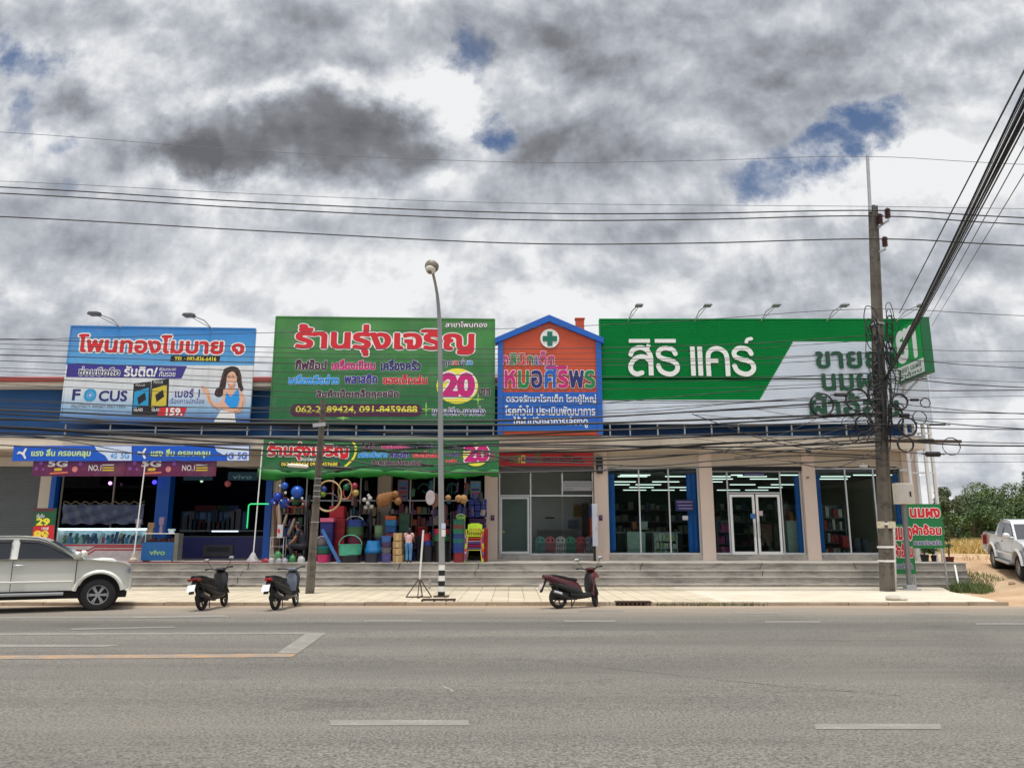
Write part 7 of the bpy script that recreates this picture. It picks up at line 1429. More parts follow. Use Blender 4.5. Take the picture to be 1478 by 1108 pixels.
for i in range(n):
    x = X0 + .12 + (X1 - X0 - .24) * (i + rp.uniform(.1, .9)) / n; h = rp.uniform(.16, .30); z = Z0 + .02 + (0 if i % 2 else .12) ; w_ = .055; y = YV + .1 + (.0 if i % 2 else .12); c_, nm = rp.choice(pc); sl = rp.uniform(-.05, .12)
    b = MB().add([(x - w_, y, z), (x + w_, y, z), (x + w_ + sl, y + .03, z + h), (x - w_ + sl, y + .03, z + h), (x - w_, y + .012, z), (x + w_, y + .012, z), (x + w_ + sl, y + .042, z + h), (x - w_ + sl, y + .042, z + h)], [(0, 1, 2, 3), (4, 7, 6, 5), (0, 4, 5, 1), (1, 5, 6, 2), (2, 6, 7, 3), (3, 7, 4, 0)]); tag(b.build('phone_cover', pl(*c_, .3)), '%s phone cover tilted among the rows in the lit display case' % nm, 'phone cover', '%s phone covers in the display case' % nm)
X0, X1, Z0, Z1 = rect(204, 782, 256, 812, YV - .3); t = thing('phone_counter', 'small blue fronted glass counter with pale lettering beside the blue pilaster', 'counter', ((X0 + X1) / 2, YV - .1, PLAT)); MB().box(X0, X1 - .15, YV - .3, YV + .1, PLAT + .06, Z1).build('front', pl(20, 104, 176), t); MB().box(X1 - .148, X1, YV - .29, YV + .1, PLAT + .05, Z1 + .3).build('side', pl(130, 128, 120), t); letter('vivo', (216, 793.5, 238, 800.5), YV - .306, pl(150, 200, 150), t, bold=.04)
Zc = ZA_(769, YV - .3); MB().box(X0, X1 - .15, YV - .28, YV + .08, Zc - .03, Zc).build('top', M_WHITE, t); MB().box(X0 + .02, X1 - .17, YV - .27, YV - .262, Z1 + .005, Zc - .035).build('pane', M_GLASS, t); b = MB()
for i in range(9): x = X0 + .08 + i * .11; b.box(x, x + .08, YV - .2, YV - .05, Z1 + .004, Z1 + .06 + .05 * (i % 3))
b.build('goods', pl(150, 60, 50), t); MB().box(X0 + .05, X0 + .09, YV - .28, YV - .24, PLAT, PLAT + .06).box(X1 - .2, X1 - .16, YV - .28, YV - .24, PLAT, PLAT + .06).build('foot', GY, t)
for px, m_, l in (((213, 754, 222, 769), pl(150, 120, 90), 'brown display stand on the small blue counter'), ((229, 746, 236, 768), pl(140, 120, 150), 'tall mauve display stand on the small blue counter'), ((242, 763, 252, 769), pl(200, 220, 230), 'white cash tin on the small blue counter'), ((195, 749, 203, 761), pl(170, 160, 180), 'lilac price card on the end of the lit display case')):
    X0, X1, Z0, Z1 = rect(*px, YV - .15); Zf = Zc if px[0] > 205 else Z0; t = tag(MB().prism([(X0 + .03, Zf), (X1 - .03, Zf), (X1 - .04, Zf + (Z1 - Zf) * .5), (X1, Zf + (Z1 - Zf) * .55), (X1, Z1), (X0, Z1), (X0, Zf + (Z1 - Zf) * .55), (X0 + .04, Zf + (Z1 - Zf) * .5)], YV - .15, YV - .05).build('counter_display', m_, bevel=.008), l, 'display stand', 'things on the phone counters')
X0, X1, Z0, Z1 = rect(257, 765, 384, 806, FACE + .3); t = thing('shop_counter', 'dark navy service counter deep in the open phone shop', 'counter', ((X0 + X1) / 2, FACE + .6, PLAT)); MB().box(X0, X1, FACE + .3, FACE + .8, PLAT + .07, Z1 - .25).build('front', pl(18, 26, 96), t); MB().box(X0, X1, FACE + .28, FACE + .85, PLAT, PLAT + .07).build('plinth', GY, t); MB().box(X0, X1, FACE + .3, FACE + .8, Z1 - .04, Z1).box(X0, X1, FACE + .31, FACE + .8, Z1 - .248, Z1 - .22).build('top', pl(90, 96, 96), t); MB().box(X0 + .02, X1 - .02, FACE + .305, FACE + .31, Z1 - .215, Z1 - .045).build('pane', M_GLASS, t)
q = rect(306, 765.5, 344, 767.2, FACE + .3); MB().box(q[0], q[1], FACE + .27, FACE + .298, q[2], q[3]).build('lamp', LITM, t)
q = rect(293, 786, 336, 803, FACE + .25); MB().box(q[0], q[1], FACE + .26, FACE + .29, q[2], q[3]).build('panel', pl(60, 60, 70), t); q2 = rect(298, 789, 331, 796, FACE + .25); MB().box(q2[0], q2[1], FACE + .25, FACE + .259, q2[2], q2[3]).build('panel', BKP, t)
# shelf wall behind the counter, glowing dimly
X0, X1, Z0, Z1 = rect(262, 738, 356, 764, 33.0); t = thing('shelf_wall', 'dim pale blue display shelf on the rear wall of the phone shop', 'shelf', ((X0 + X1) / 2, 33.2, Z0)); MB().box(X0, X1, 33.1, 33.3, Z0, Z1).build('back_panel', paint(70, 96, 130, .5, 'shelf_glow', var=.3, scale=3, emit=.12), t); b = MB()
for i in range(9): b.box(X0 + i * (X1 - X0) / 8 - .03, X0 + i * (X1 - X0) / 8 + .03, 33.0, 33.09, Z0, Z1)
b.box(X0, X1, 33.0, 33.095, Z1 - .04, Z1 + .02); b.build('frame', pl(100, 116, 140), t)
for i in range(12):
    x = X0 + .3 + i * (X1 - X0 - .6) / 11; h = rp.uniform(.3, .9); c_ = rp.choice(((50, 70, 120), (120, 60, 60), (40, 50, 60), (140, 140, 150), (60, 90, 110))); tag(MB().box(x - .14, x + .14, 32.7, 32.95, Z0 - .1, Z0 + h).build('product_box', pl(*c_), bevel=.01), 'dim product box standing before the pale shelf in the phone shop', 'box', 'product boxes in the phone shop')
for x0, x1, m_, l in ((281, 312, pl(130, 30, 50), 'dull red header strip above the pale shelf'), (313, 328, pl(20, 80, 50), 'dull green header strip above the pale shelf'), (329, 345, pl(24, 60, 130), 'dull blue header strip above the pale shelf')): tag(panel((x0, 729, x1, 737), 32.9, m_, None, 'header_board', .04), l, 'board', 'header boards in the phone shop')
for px, tx, l in (((329, 681, 372, 693), (336, 685, 363, 691), 'dim teal sign board with pale lettering behind the prop pole'), ((265, 681, 307, 693), (274, 683, 301, 687.5), 'dim teal sign board half hidden by the crimson banner')): t = tag(panel(px, FACE + .2, paint(10, 58, 80, .5, 'dim_teal_board'), None, 'sign_board', .05), l, 'sign', 'teal boards in the phone shop'); letter('vivo', tx, FACE + .19, pl(120, 170, 170), t, bold=.03)
for px_, py, r, m_, l in ((159, 697, 2.4, paint(230, 150, 255, .4, 'violet_lamp', var=0, emit=3), 'glowing violet lamp behind the tinted phone shop glass'), (223, 695.5, 3, paint(60, 50, 255, .4, 'blue_lamp', var=0, emit=3), 'glowing blue lamp on the edge of the blue pilaster'), (247, 700, 1.8, paint(220, 120, 130, .4, 'rose_lamp', var=0, emit=.8), 'tiny rose lamp just inside the phone shop'), (329, 698, 4.6, paint(190, 96, 96, .6, 'salmon_lantern', var=0), 'round salmon paper lantern under the teal board'), (291, 694, 2, paint(190, 230, 200, .4, 'mint_lamp', var=0, emit=.9), 'tiny mint lamp under the half hidden teal board')): ball(px_, py, r, FACE - .3 if px_ < 230 else FACE + .3, m_, l, 'lamps in the phone shop', 'hanging_lamp', True, 'lamp')
# plastic sheet hung in the phone shop window
X0, X1, Z0, Z1 = rect(91, 726, 208, 756, FACE - .02); b = MB(); nu, nv = 44, 14; b.add([(X0 + (X1 - X0) * i / nu, FACE - .06 + .03 * math.sin(i * .9 + j * .35) + .02 * math.sin(i * .33 - j * .8), Z0 + (Z1 - Z0) * j / nv - (.10 * abs(math.sin(i * math.pi / 11)) if j == nv else 0) + .03 * math.sin(i * .7) * (j == 0)) for j in range(nv + 1) for i in range(nu + 1)], [(j * (nu + 1) + i, j * (nu + 1) + i + 1, (j + 1) * (nu + 1) + i + 1, (j + 1) * (nu + 1) + i) for j in range(nv) for i in range(nu)])
tag(b.build('plastic_sheet', mat('dusty_plastic_sheet', C(62, 72, 98), .3, 0, var=.22, scale=1.0), smooth=True, fix=False), 'creased grey plastic sheet strung across the phone shop window', 'sheet')
b = MB(); zt_ = Z1 + .03
for i in range(40): x = X0 + (X1 - X0) * i / 40; b.tube([(x, FACE - .09, zt_ - .02 + .05 * math.sin(i * 1.3)), (x + .09, FACE - .10, zt_ + .05 * math.sin(i * 1.3 + 1.3))], .018, 4)
tag(b.build('tinsel', paint(120, 112, 92, .3, 'dull_tinsel', metal=.5, var=.5, scale=30)), 'dull gold tinsel strung along the top of the plastic sheet', 'tinsel')
# price sign, red mat
X0, X1, Z0, Z1 = rect(48, 733, 79, 786, YV - .1); t = thing('price_sign', 'upright green and red price sign with yellow numbers 29 and 89 beside the grey shutter', 'sign', ((X0 + X1) / 2, YV - .1, Z0)); k_ = .0
MB().box(X0, X1, YV - .1, YV - .06, Z0, Z1).build('panel', pl(24, 104, 60), t); decal([(48.5, 759), (78.5, 757.5), (77, 786), (45, 786)], YV - .104, RED, t, 'red_field'); decal([(49, 733), (79, 733), (79, 737.5), (50, 738)], YV - .104, pl(110, 50, 60), t, 'header')
letter('เริ่มต้น', (53, 741, 64, 747), YV - .108, WH, t, bold=.03); letter('29', (53, 748, 71, 757.5), YV - .108, YEL, t, bold=.05); letter('เคส', (60, 760.5, 70, 764.5), YV - .108, WH, t, bold=.03); letter('89', (49, 766, 69, 778), YV - .108, GOLD, t, bold=.05); MB().bar(((X0 + X1) / 2, YV - .04, PLAT), ((X0 + X1) / 2, YV - .04, Z0 + .05), .05, .03).build('post', M_STEEL, t)
q0, q1 = XA_(170, 26.8), XA_(386, 26.8); tag(MB().box(q0, q1, 26.72, 27.15, PLAT + .004, PLAT + .02).build('floor_mat', mat('red_mat', C(120, 34, 40), .9, var=.2, scale=6)), 'long red mat along the terrace edge in front of the phone shop', 'mat')
X0, X1, Z0, Z1 = rect(0, 0, 10, 10, YG)
# ------------------------------------------------------------------ clinic: light box, little chairs, notice
X0 = P(855, 760, 28.6).x; Z0, Z1 = P(739, 788, 28.6).z, P(739, 727, 28.6).z; t = thing('light_box_sign', 'upright white light box by the clinic column, its side blue and orange', 'sign', (X0 + .1, 28.9, PLAT))
MB().box(X0, X0 + .2, 28.6, 29.35, Z0, Z1).build('box', pl(206, 212, 226), t, bevel=.015); h = Z1 - Z0
for a, c_, m_ in ((.68, .98, NAV), (.22, .675, pl(206, 84, 30)), (.02, .215, NAV)): MB().box(X0 - .012, X0 - .002, 28.62, 29.33, Z0 + h * a, Z0 + h * c_).build('print', m_, t)
for i in range(6): z = Z0 + h * (.28 + .065 * i); MB().box(X0 - .02, X0 - .0125, 28.7, 29.25, z, z + .05).build('print', pl(170, 40, 20), t)
MB().box(X0 + .06, X0 + .14, 28.9, 29.0, PLAT, Z0).build('post', M_BLACK, t)
for i, (x, m_, l) in enumerate(((780, pl(120, 190, 180), 'aqua child chair nearest the clinic door'), (794.5, pl(226, 130, 140), 'pink child chair beside the aqua one'), (809.5, pl(220, 222, 218), 'white child chair in the middle of the row'), (824, pl(90, 170, 140), 'sea green child chair beside the white one'), (839, pl(214, 96, 110), 'rose child chair near the light box'), (851, pl(190, 196, 196), 'pale grey child chair half behind the light box'))):
    X = P(x, 790, FACE + .55).x; t = thing('child_chair', l + ' behind the clinic glass', 'chair', (X, FACE + .65, PLAT + .102), group='little chairs in the clinic window'); hw = .19; b = MB()
    prof = [(-hw, .42), (-hw, .54), (-hw * .8, .57), (-hw * .3, .62), (hw * .3, .62), (hw * .8, .57), (hw, .54), (hw, .42)]
    b.prism(prof, -.02, .02); b.build('backrest', m_, t, local=True, bevel=.008); b = MB()
    for k in range(6): b.box(-hw + .02 + k * .066, -hw + .05 + k * .066, -.018, .018, .0, .425)
    b.build('slats', m_, t, local=True); MB().box(-hw, hw, -.04, .34, .24, .279).build('seat', m_, t, local=True); b = MB()
    for s in (-1, 1): b.box(s * hw - .02, s * hw + .02, -.03, .03, 0, .3).box(s * hw - .02, s * hw + .02, .30, .34, 0, .24)
    b.build('leg_frame', m_, t, local=True); t.scale = (1, 1, 1.28); b = MB().ell((-.08, -.022, .50), (.03, .006, .035)).ell((.08, -.022, .50), (.03, .006, .035)); b.build('face_print', M_DARK, t, local=True)
MB().box(cx(712), cx(866), FACE + .3, FACE + 3.2, PLAT + .02, PLAT + .1).build('inner_floor', M_STEP, bld)
t = tag(panel((813, 694, 855, 708), FACE + .09, pl(176, 174, 178), None, 'notice_sheet', .008), 'white notice sheet with grey lines taped to the clinic transom', 'notice')
for x0, x1, y in ((815, 853, 697.5), (815, 852, 701), (815, 826, 705)): strokes([([(x0, y), (x1, y)], 1.5)], (x0 - 2, y - 2, x1 + 2, y + 2), FACE + .085, GREY, t, 'small_print')
t = thing('waiting_desk', 'pale reception desk inside the clinic behind the little chairs', 'desk', (cx(800), FACE + 2.4, PLAT + .1)); MB().box(cx(778), cx(838), FACE + 2.2, FACE + 2.7, PLAT + .1, 2.0).build('front', pl(150, 146, 140), t); MB().box(cx(776), cx(840), FACE + 2.15, FACE + 2.75, 2.002, 2.06).build('top', pl(190, 186, 180), t)
for px, m_, l in (((828, 729, 839, 745), pl(170, 124, 40), 'ochre panel on the inner clinic wall'), ((840, 727, 849, 790), pl(90, 66, 48), 'brown inner door at the end of the clinic room'), ((820, 750, 836, 762), pl(130, 140, 170), 'bluish picture on the inner clinic wall'), ((787, 746, 800, 748), M_BLACK, 'dark wall bracket on the inner clinic wall')): tag(panel(px, FACE + 3.0, m_, None, 'wall_panel', .06), l, 'panel', 'panels on the inner clinic wall')
# ------------------------------------------------------------------ pharmacy interior
TUBE = paint(236, 250, 245, .4, 'tube_lamp_light', var=0, emit=1.7)
k = 0; rt = random.Random(9)
for row, Y in enumerate((30.3, 31.0, 32.3, 33.9, 35.7, 37.6, 39.7)):
    x = cx(880) + .5
    while x < cx(1300):
        if not (x > cx(1228) and row > 0) and rt.random() > (.22 if row < 5 else .35): tag(MB().box(x, x + 1.18, Y - .016, Y + .016, 4.105, 4.135).build('tube_lamp', TUBE), 'white tube lamp lit on the pharmacy ceiling', 'ceiling lamp', 'tube lamps on the pharmacy ceiling')
        x += 1.45 if rt.random() > .3 else 1.9
b = MB(); t = thing('wall_shelving', 'long green backed shelf unit with rows of goods on the pharmacy rear wall', 'shelving', (cx(1090), 40.2, PLAT)); xa, xb = cx(880), cx(1300)
for z in (1.3, 1.9, 2.5, 3.1): b.box(xa, xb, 39.95, 40.45, z, z + .05)
for x in np.linspace(xa, xb, 9): b.box(x - .03, x + .03, 39.96, 40.44, PLAT + .02, 3.3)
b.build('frame', pl(120, 130, 124), t)
pcs = [((204, 190, 120), 'straw'), ((196, 60, 130), 'magenta'), ((210, 200, 180), 'cream'), ((60, 130, 90), 'green'), ((90, 140, 190), 'blue'), ((200, 100, 60), 'orange'), ((220, 220, 220), 'white')]
for lv, z in enumerate((1.35, 1.95, 2.55, 3.15)):
    x = xa + .15
    while x < xb - .2:
        w_ = rt.uniform(.16, .34); h = rt.uniform(.2, .42); c_, nm = pcs[rt.choice(((1, 1, 5, 6), (0, 2, 0, 6), (2, 3, 4, 6), (3, 4, 6, 2))[lv])]
        if rt.random() > .22: tag(MB().box(x, x + w_ * .9, 40.02, 40.3, z + .002, z + h).build('product_box', pl(*c_), bevel=.01), '%s product pack standing on the pharmacy rear shelving, %s shelf' % (nm, ('lowest', 'second', 'third', 'top')[lv]), 'box', '%s packs on the %s pharmacy shelf' % (nm, ('lowest', 'second', 'third', 'top')[lv]))
        x += w_ + .03
def gondola(px, Y, label, cm, rows, pal, dep=.6):
    X0, X1, Z0, Z1 = rect(*px, Y); t = thing('display_shelf', label, 'display shelf', ((X0 + X1) / 2, Y + dep / 2, PLAT)); b = MB(); b.box(X0, X1, Y + dep - .05, Y + dep, PLAT + .01, Z1).box(X0, X0 + .03, Y, Y + dep - .05, PLAT + .01, Z1).box(X1 - .03, X1, Y, Y + dep - .05, PLAT + .01, Z1); zs_ = [PLAT + .12 + (Z1 - PLAT - .15) * i / rows for i in range(rows)]
    for z in zs_: b.box(X0 + .03, X1 - .03, Y + .01, Y + dep - .05, z, z + .03)
    b.build('frame', cm, t)
    for i, z in enumerate(zs_):
        x = X0 + .06
        while x < X1 - .16:
            w_ = rt.uniform(.1, .2); h = (zs_[1] - zs_[0]) * rt.uniform(.5, .85); c_, nm = rt.choice(pal)
            tag(MB().box(x, x + w_ * .9, Y + .06, Y + .3, z + .032, z + .032 + h).build('product_box', pl(*c_), bevel=.008), '%s pack standing on the %s' % (nm, ' '.join(label.split()[:3])), 'box', '%s packs on the %s' % (nm, ' '.join(label.split()[:3]))); x += w_ + .01
    return t
gondola((1035, 750, 1060, 800), 31.3, 'magenta goods rack behind the first pane of the entrance bay', GY, 3, [((206, 50, 140), 'magenta'), ((226, 130, 180), 'pink'), ((70, 60, 120), 'violet')]); gondola((1188, 728, 1222, 800), 31.2, 'red goods rack behind the last bay glass', GY, 4, [((170, 24, 40), 'red'), ((190, 60, 60), 'coral'), ((200, 190, 180), 'cream'), ((40, 40, 60), 'dark')]); gondola((945, 768, 978, 800), 30.7, 'low mixed rack at the foot of the first pharmacy window', WT, 3, [((170, 180, 110), 'olive'), ((200, 210, 200), 'white'), ((120, 170, 150), 'mint')]); gondola((1132, 728, 1152, 750), 31.5, 'maroon rack above the white cabinet in the entrance bay', GY, 2, [((130, 20, 40), 'maroon'), ((180, 120, 60), 'amber')])
for px, Y, m_, l in (((905, 767, 932, 798), 30.5, pl(170, 190, 184), 'pale mint cabinet standing low in the first pharmacy window'), ((1137, 751, 1153, 798), 30.4, pl(190, 196, 192), 'tall pale cabinet beside the curtain in the entrance bay'), ((923, 752, 935, 764), 31.4, pl(190, 200, 200), 'white till box on the pharmacy counter'), ((912, 752, 919, 764), 31.4, pl(170, 90, 50), 'terracotta box on the pharmacy counter'), ((1098, 756, 1115, 782), 30.9, pl(130, 60, 40), 'reddish wooden stand behind the entrance door'), ((1118, 756, 1128, 798), 30.9, pl(70, 50, 44), 'dark wooden stand behind the entrance door')): crate('cabinet', l, px, Y, m_, None, .45, 1, cat='cabinet')
t = thing('shop_counter', 'dark service counter along the first pharmacy window', 'counter', (cx(950), 32.2, PLAT)); MB().box(cx(900), cx(1000), 32.0, 32.6, PLAT + .01, 1.9).build('front', pl(60, 66, 64), t); MB().box(cx(899), cx(1001), 31.95, 32.65, 1.902, 1.95).build('top', pl(190, 196, 192), t)
t = tag(panel((975, 721, 1001, 737), FACE + .10, pl(34, 28, 96), None, 'window_notice', .01), 'dark purple notice with pale lines on the first pharmacy window', 'notice')
for y, x0, x1 in ((724, 977, 999), (729, 979, 999), (733.5, 980, 999)): strokes([([(x0, y), (x1, y)], 1.3)], (x0 - 2, y - 2, x1 + 2, y + 2), FACE + .096, pl(150, 140, 190), t, 'small_print')
tag(panel((985, 744, 993, 750), FACE + .10, WT, None, 'window_card', .01), 'small white card under the purple notice in the window', 'card')
t = tag(panel((1072, 682, 1105, 687), FACE + .08, pl(30, 26, 84), None, 'door_header', .02), 'narrow dark purple strip sign above the pharmacy doors', 'sign'); strokes([([(1075, 684.6), (1102, 684.6)], 1.5)], (1072, 682, 1105, 687), FACE + .075, pl(150, 150, 190), t, 'small_print')
tag(panel((1095, 737, 1101, 744), FACE + .04, pl(226, 200, 204), None, 'door_sticker', .004), 'pale pink sticker on the pharmacy door leaf with the near handle', 'sticker'); tag(panel((1083, 741, 1090, 748), FACE + .04, pl(60, 120, 190), None, 'door_sticker', .004), 'blue sticker on the pharmacy door leaf beside the stiles', 'sticker')
for i, (x, y, l) in enumerate(((1237, 776, 'first of two dark drums behind the tall pole glass'), (1250, 777, 'second of two dark drums behind the tall pole glass'))): bucket('drum', l, (x - 7, y, x + 7, 800), 30.6, pl(60, 66, 80), 'drums in the last bay', .95, cat='drum')
t = thing('push_chair', 'red seated child push chair beside the drums in the last bay', 'push chair', P(1222, 799, 30.5)); q = P(1220, 780, 30.5); b = MB().bar((q.x - .25, 30.5, PLAT + .05), (q.x + .2, 30.5, PLAT + .75), .03, .03).bar((q.x + .25, 30.5, PLAT + .05), (q.x - .15, 30.5, PLAT + .75), .03, .03); b.build('frame', GY, t); MB().box(q.x - .16, q.x + .16, 30.35, 30.6, PLAT + .45, PLAT + .9).build('seat', pl(170, 20, 30), t, bevel=.04)

# ------------------------------------------------------------------ trees, bushes, grass at the end of the row
def leaf_mat(name, c0, c1, rough=.55):
    def fn(nt, b):
        v = nn(nt, 'ShaderNodeTexCoord').outputs['Object']; n1 = noise_n(nt, v, .55, 4, .6); n2 = noise_n(nt, v, 6, 3, .7)
        col = mixc(nt, rng(nt, n1, .35, .65), c0, c1); col = mixc(nt, mth(nt, 'MULTIPLY', rng(nt, n2, .45, .8), .5), col, tuple(min(1, q * 1.9) for q in c1)); nt.links.new(col, b.inputs['Base Color']); b.inputs['Roughness'].default_value = rough
        b.inputs['Transmission Weight'].default_value = 0; b.inputs['Subsurface Weight'].default_value = 0
    return node_mat(name, fn)
LM1, LM2, LM3 = leaf_mat('leaf_dark', (.026, .056, .013), (.062, .10, .025)), leaf_mat('leaf_mid', (.045, .090, .020), (.105, .155, .042)), leaf_mat('leaf_olive', (.06, .085, .03), (.13, .15, .065))
BARK = mat('bark', C(96, 82, 66), .9, var=.3, scale=8, bump=.5)
def foliage(cl, n, size, seed):
    """leaf sprays scattered through lumpy clusters: cl = [(x, y, z, r)]"""
    g = np.random.default_rng(seed); wts = np.array([c[3] ** 2 for c in cl]); wts /= wts.sum(); k = g.choice(len(cl), n, p=wts); A = np.array(cl)[k]
    d = g.normal(size=(n, 3)); d /= np.linalg.norm(d, axis=1)[:, None]; rr = g.uniform(.45, 1.08, n) ** .7; P0 = A[:, :3] + d * (A[:, 3] * rr)[:, None] * np.array([1, 1, .82])
    nrm = d * .5 + g.normal(size=(n, 3)) * .7 + np.array([0, 0, .35]); nrm /= np.linalg.norm(nrm, axis=1)[:, None]; u = np.cross(nrm, g.normal(size=(n, 3))); u /= np.linalg.norm(u, axis=1)[:, None]; v = np.cross(nrm, u); s = size * g.uniform(.6, 1.3, n)[:, None]
    V = np.stack([P0 - u * s, P0 + v * s * .45, P0 + u * s, P0 - v * s * .45], 1).reshape(-1, 3); return V
def tree(name, label, base, h, spread, seed, m, n=5200, size=.10, trunk_h=.3, cat='tree', group=None, clusters=16, low=.28, thin=1.0):
    h *= .9; t = thing(name, label, cat, base, group=group); g = random.Random(seed); cl = []; b = MB(); bx, by, bz = base; th = h * trunk_h
    top = Vector((bx + g.uniform(-.1, .1) * h, by, bz + h * .72)); b.tube([(bx, by, bz - .1), (bx + .02 * h, by, bz + th), top.lerp(Vector((bx, by, bz + th)), .4), top], [.035 * h, .026 * h, .016 * h, .006 * h], 8)
    for i in range(clusters):
        a = g.uniform(0, 6.28); zz = g.uniform(low, .95); rad = spread * math.sqrt(max(.05, 1 - ((zz - .55) / .52) ** 2)) * g.uniform(.25, .95); c = Vector((bx + rad * math.cos(a), by + rad * math.sin(a), bz + zz * h)); r = spread * g.uniform(.20, .40) * thin; cl.append((c.x, c.y, c.z, r)); s = Vector((bx, by, bz + th)).lerp(top, g.uniform(0, .7)); b.tube([s, s.lerp(c, .5) + Vector((0, 0, .06 * h)), c], [.012 * h, .008 * h, .003 * h], 5)
    b.build('trunk', BARK, t, smooth=True); V = foliage(cl, int(n * 2.2), size * .62, seed); f = np.arange(len(V)).reshape(-1, 4); mb = MB(); mb.v = V.tolist(); mb.f = f.tolist(); mb.build('crown', m, t, fix=False); return t
def bush(label, px_, Y, w_, h, seed, m, n=3000, size=.15): X = (px_ - 739) / F * Y / .985; return tree('bush', label, (X, Y, zground(X, Y)), h, w_, seed, m, n, size, .08, 'bush', 'bushes beyond the dry grass', 13, .12, 1.1)
GT = 'trees beyond the dry grass'
def at(px_, Y): X = (px_ - 739) / F * Y / .985; return (X, Y, zground(X, Y) - .05)
tree('tree', 'thin grey green tree close behind the white sign posts', at(1352, 52), 4.6, 1.6, 21, LM3, 2600, .13, .3, group=GT, clusters=14, thin=.9); tree('tree', 'sparse dark tree just past the sign posts', at(1376, 58), 4.4, 2.2, 22, LM1, 3600, .15, .25, group=GT); tree('tree', 'tall leafy tree rising behind the dark hedge mass', at(1430, 66), 5.9, 3.2, 23, LM2, 7000, .17, .2, group=GT, clusters=22); tree('tree', 'tall tree cut by the frame edge above the white pickup', at(1500, 60), 6.6, 2.6, 24, LM1, 5200, .16, .25, group=GT, clusters=18); tree('tree', 'broad green tree between the tall one and the frame edge', at(1462, 62), 4.6, 3.2, 25, LM2, 6000, .17, .15, group=GT, clusters=20); tree('tree', 'low dark tree joining the sign posts to the tall tree', at(1398, 60), 3.8, 2.6, 26, LM1, 4600, .16, .15, group=GT)
for i, (x, Y, w_, h, m_, l) in enumerate(((1385, 50, 1.9, 3.0, LM2, 'round green bush nearest the sign posts beyond the grass'), (1410, 52, 2.0, 3.2, LM2, 'mid green bush second along the grass edge'), (1434, 51, 2.0, 3.0, LM2, 'mid green bush third along the grass edge'), (1458, 52, 2.1, 3.3, LM1, 'dark bush behind the load bed of the white pickup'), (1485, 50, 2.1, 3.0, LM2, 'bush behind the cab of the white pickup'), (1366, 56, 1.6, 3.0, LM1, 'small dark bush beside the potted plant'), (1345, 57, 1.5, 2.6, LM2, 'small bush half behind the white sign posts'), (1515, 52, 2.4, 3.6, LM2, 'outermost bush past the white pickup'))): bush(l, x, Y, w_, h, 40 + i, m_, 3200)
for i, (x, Y, h, l) in enumerate(((1580, 58, 5.2, 'first tree past the frame edge'), (1680, 62, 6.0, 'second tree past the frame edge'), (1790, 56, 4.8, 'third tree past the frame edge'))): tree('tree', 'leafy green tree further along the track, ' + l, at(x, Y), h, 2.8, 70 + i, (LM2, LM1, LM2)[i], 3000, .16, .2, group=GT)
# dry grass
def blades(name, n, xr, yr, hr, m, label, seed, w_=.03, zf=zground, lean=.5, mask=None):
    g = np.random.default_rng(seed); x = g.uniform(*xr, n); y = g.uniform(*yr, n)
    if mask is not None: k = mask(x, y); x, y = x[k], y[k]; n = len(x)
    z = np.array([zf(a, c) for a, c in zip(x, y)]); h = g.uniform(*hr, n); a = g.uniform(0, 6.28, n); dx, dy = np.cos(a) * w_, np.sin(a) * w_; lx, ly = g.normal(size=n) * lean * h, g.normal(size=n) * lean * h
    V = np.stack([np.stack([x - dx, y - dy, z - .03], 1), np.stack([x + dx, y + dy, z - .03], 1), np.stack([x + lx, y + ly, z + h], 1)], 1).reshape(-1, 3); mb = MB(); mb.v = V.tolist(); mb.f = np.arange(len(V)).reshape(-1, 3).tolist(); o = mb.build(name, m, None, fix=False); tag(o, label, kind='stuff'); return o
DRY = mat('dry_grass', C(196, 172, 112), .8, var=.3, scale=2); GRS = leaf_mat('grass_green', (.05, .09, .02), (.12, .17, .05))
blades('dry_grass', 26000, (18, 62), (37, 49), (.35, .85), DRY, 'tall dry straw coloured grass in front of the bushes', 1, .035, mask=lambda x, y: (x / y > .50) & (y > 38 + 1.5 * np.sin(x * .7)))
blades('dry_grass', 2600, (15.6, 40), (30, 38), (.08, .28), DRY, 'short dry grass along the dirt track', 4, .02, mask=lambda x, y: (np.sin(x * 1.3) * np.cos(y * .9 + x * .4) > .45))
blades('grass', 9000, (13.2, 16.6), (22.8, 26.6), (.12, .38), GRS, 'green grass tuft on the bank at the end of the steps', 2, .014, lean=.45, mask=lambda x, y: ((x - 14.35) / .5) ** 2 + ((y - 24.9) / .9) ** 2 + .35 * np.sin(x * 7) * np.cos(y * 5) < 1)
blades('grass', 700, (15.3, 16.0), (25.6, 29.5), (.05, .2), GRS, 'sparse green weeds along the side of the terrace', 6, .012, lean=.4)
blades('weeds', 420, (3.5, 6.2), (KERB - .06, KERB + .10), (.03, .09), GRS, 'low green weeds growing in the kerb joint past the drain', 8, .012, zf=lambda x, y: .08, lean=.6)
blades('weeds', 260, (-3, 2), (KERB - .05, KERB + .06), (.02, .05), DRY, 'dry weed wisps along the kerb joint', 9, .01, zf=lambda x, y: .07, lean=.6)
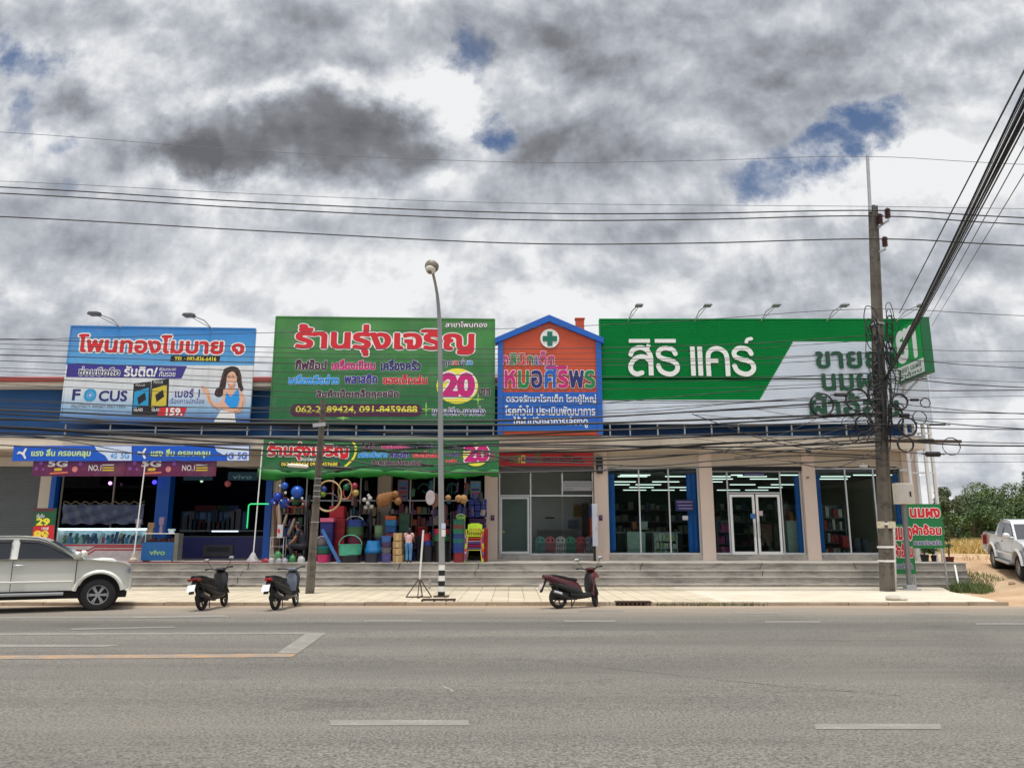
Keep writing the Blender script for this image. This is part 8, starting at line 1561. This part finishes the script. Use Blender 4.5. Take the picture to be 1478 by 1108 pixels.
# potted plants at the end of the terrace
POT = paint(110, 46, 36, .7, 'terracotta'); 
def pot(px, Y, label, m, hgt, seed):
    X0, X1, Z0, Z1 = rect(*px, Y); c = ((X0 + X1) / 2, Y, Z0); r = (X1 - X0) / 2; t = thing('potted_plant', label, 'plant', c, group='pots at the end of the terrace'); b = MB().lathe([(r * .7, 0), (r * .95, (Z1 - Z0) * .85), (r, (Z1 - Z0) * .86), (r, Z1 - Z0), (r * .85, Z1 - Z0), (r * .8, (Z1 - Z0) * .8), (.01, (Z1 - Z0) * .8)], c, 16); b.build('pot', m, t, smooth=True)
    g = random.Random(seed); b = MB(); cl = []
    for i in range(5): e = (c[0] + g.uniform(-.2, .2), Y + g.uniform(-.15, .15), Z1 + hgt * g.uniform(.5, 1)); b.tube([(c[0], Y, Z1 - .08), (c[0] + (e[0] - c[0]) * .4, Y, Z1 + hgt * .4), e], [.012, .009, .005], 5); cl.append((*e, .12)); cl.append(((e[0] + c[0]) / 2, Y, Z1 + hgt * .35, .08))
    b.build('stem', BARK, t); V = foliage(cl, 260, .055, seed); mb = MB(); mb.v = V.tolist(); mb.f = np.arange(len(V)).reshape(-1, 4).tolist(); mb.build('leaves', LM2, t, fix=False)
pot((1364, 803, 1377, 813), 28.2, 'terracotta pot with a tall leafy plant at the end of the white posts', POT, 1.1, 5); pot((1329, 800, 1341, 812), 28.2, 'black pot with a low plant between the white posts', M_BLACK, .4, 6); pot((1344, 801, 1352, 812), 28.3, 'small black pot behind the third white post', M_BLACK, .35, 7)
p0 = P(1384, 846, 25.6); p1 = P(1378, 815, 26.0); tag(MB().bar(p0, p1, .05, .05).build('marker_post', M_WHITE), 'thin white post leaning against the end of the steps', 'post')
# pale rubble in the grass and stones along the verge
rs = random.Random(6)
for i in range(9):
    x, y = rs.uniform(14.2, 19), rs.uniform(21, 31); r = rs.uniform(.05, .12); b = MB().ell((x, y, zground(x, y) + r * .3), (r * 1.3, r, r * .7), 8, 6); b.v = [(a + rs.uniform(-.1, .1) * r, c + rs.uniform(-.1, .1) * r, d + rs.uniform(-.1, .1) * r) for a, c, d in b.v]; tag(b.build('stone', paint(176, 150, 124, .9, 'verge_stone', var=.2)), 'small pale stone lying on the dirt track verge', 'stone', 'stones on the dirt track')
q = PZ(1290, 866, PAVE); tag(MB().ell((q.x, q.y, q.z + .06), (.22, .16, .08), 10, 6).ell((q.x + .2, q.y - .05, q.z + .04), (.14, .1, .05), 9, 6).build('rubble_lump', paint(190, 182, 170, .9, 'cement_lump', var=.2), smooth=True), 'pale cement lump on the pavement at the foot of the tall pole', 'lump')
q = PZ(620, 842, PAVE); c = P(620, 838, 25.0); t = tag(MB().cyl((c.x, c.y, PAVE + .005), (c.x + .02, c.y, PAVE + .3), .04, .03, 9).build('bottle', pl(190, 180, 176)), 'small pale bottle standing below the steps near the lamp', 'bottle')
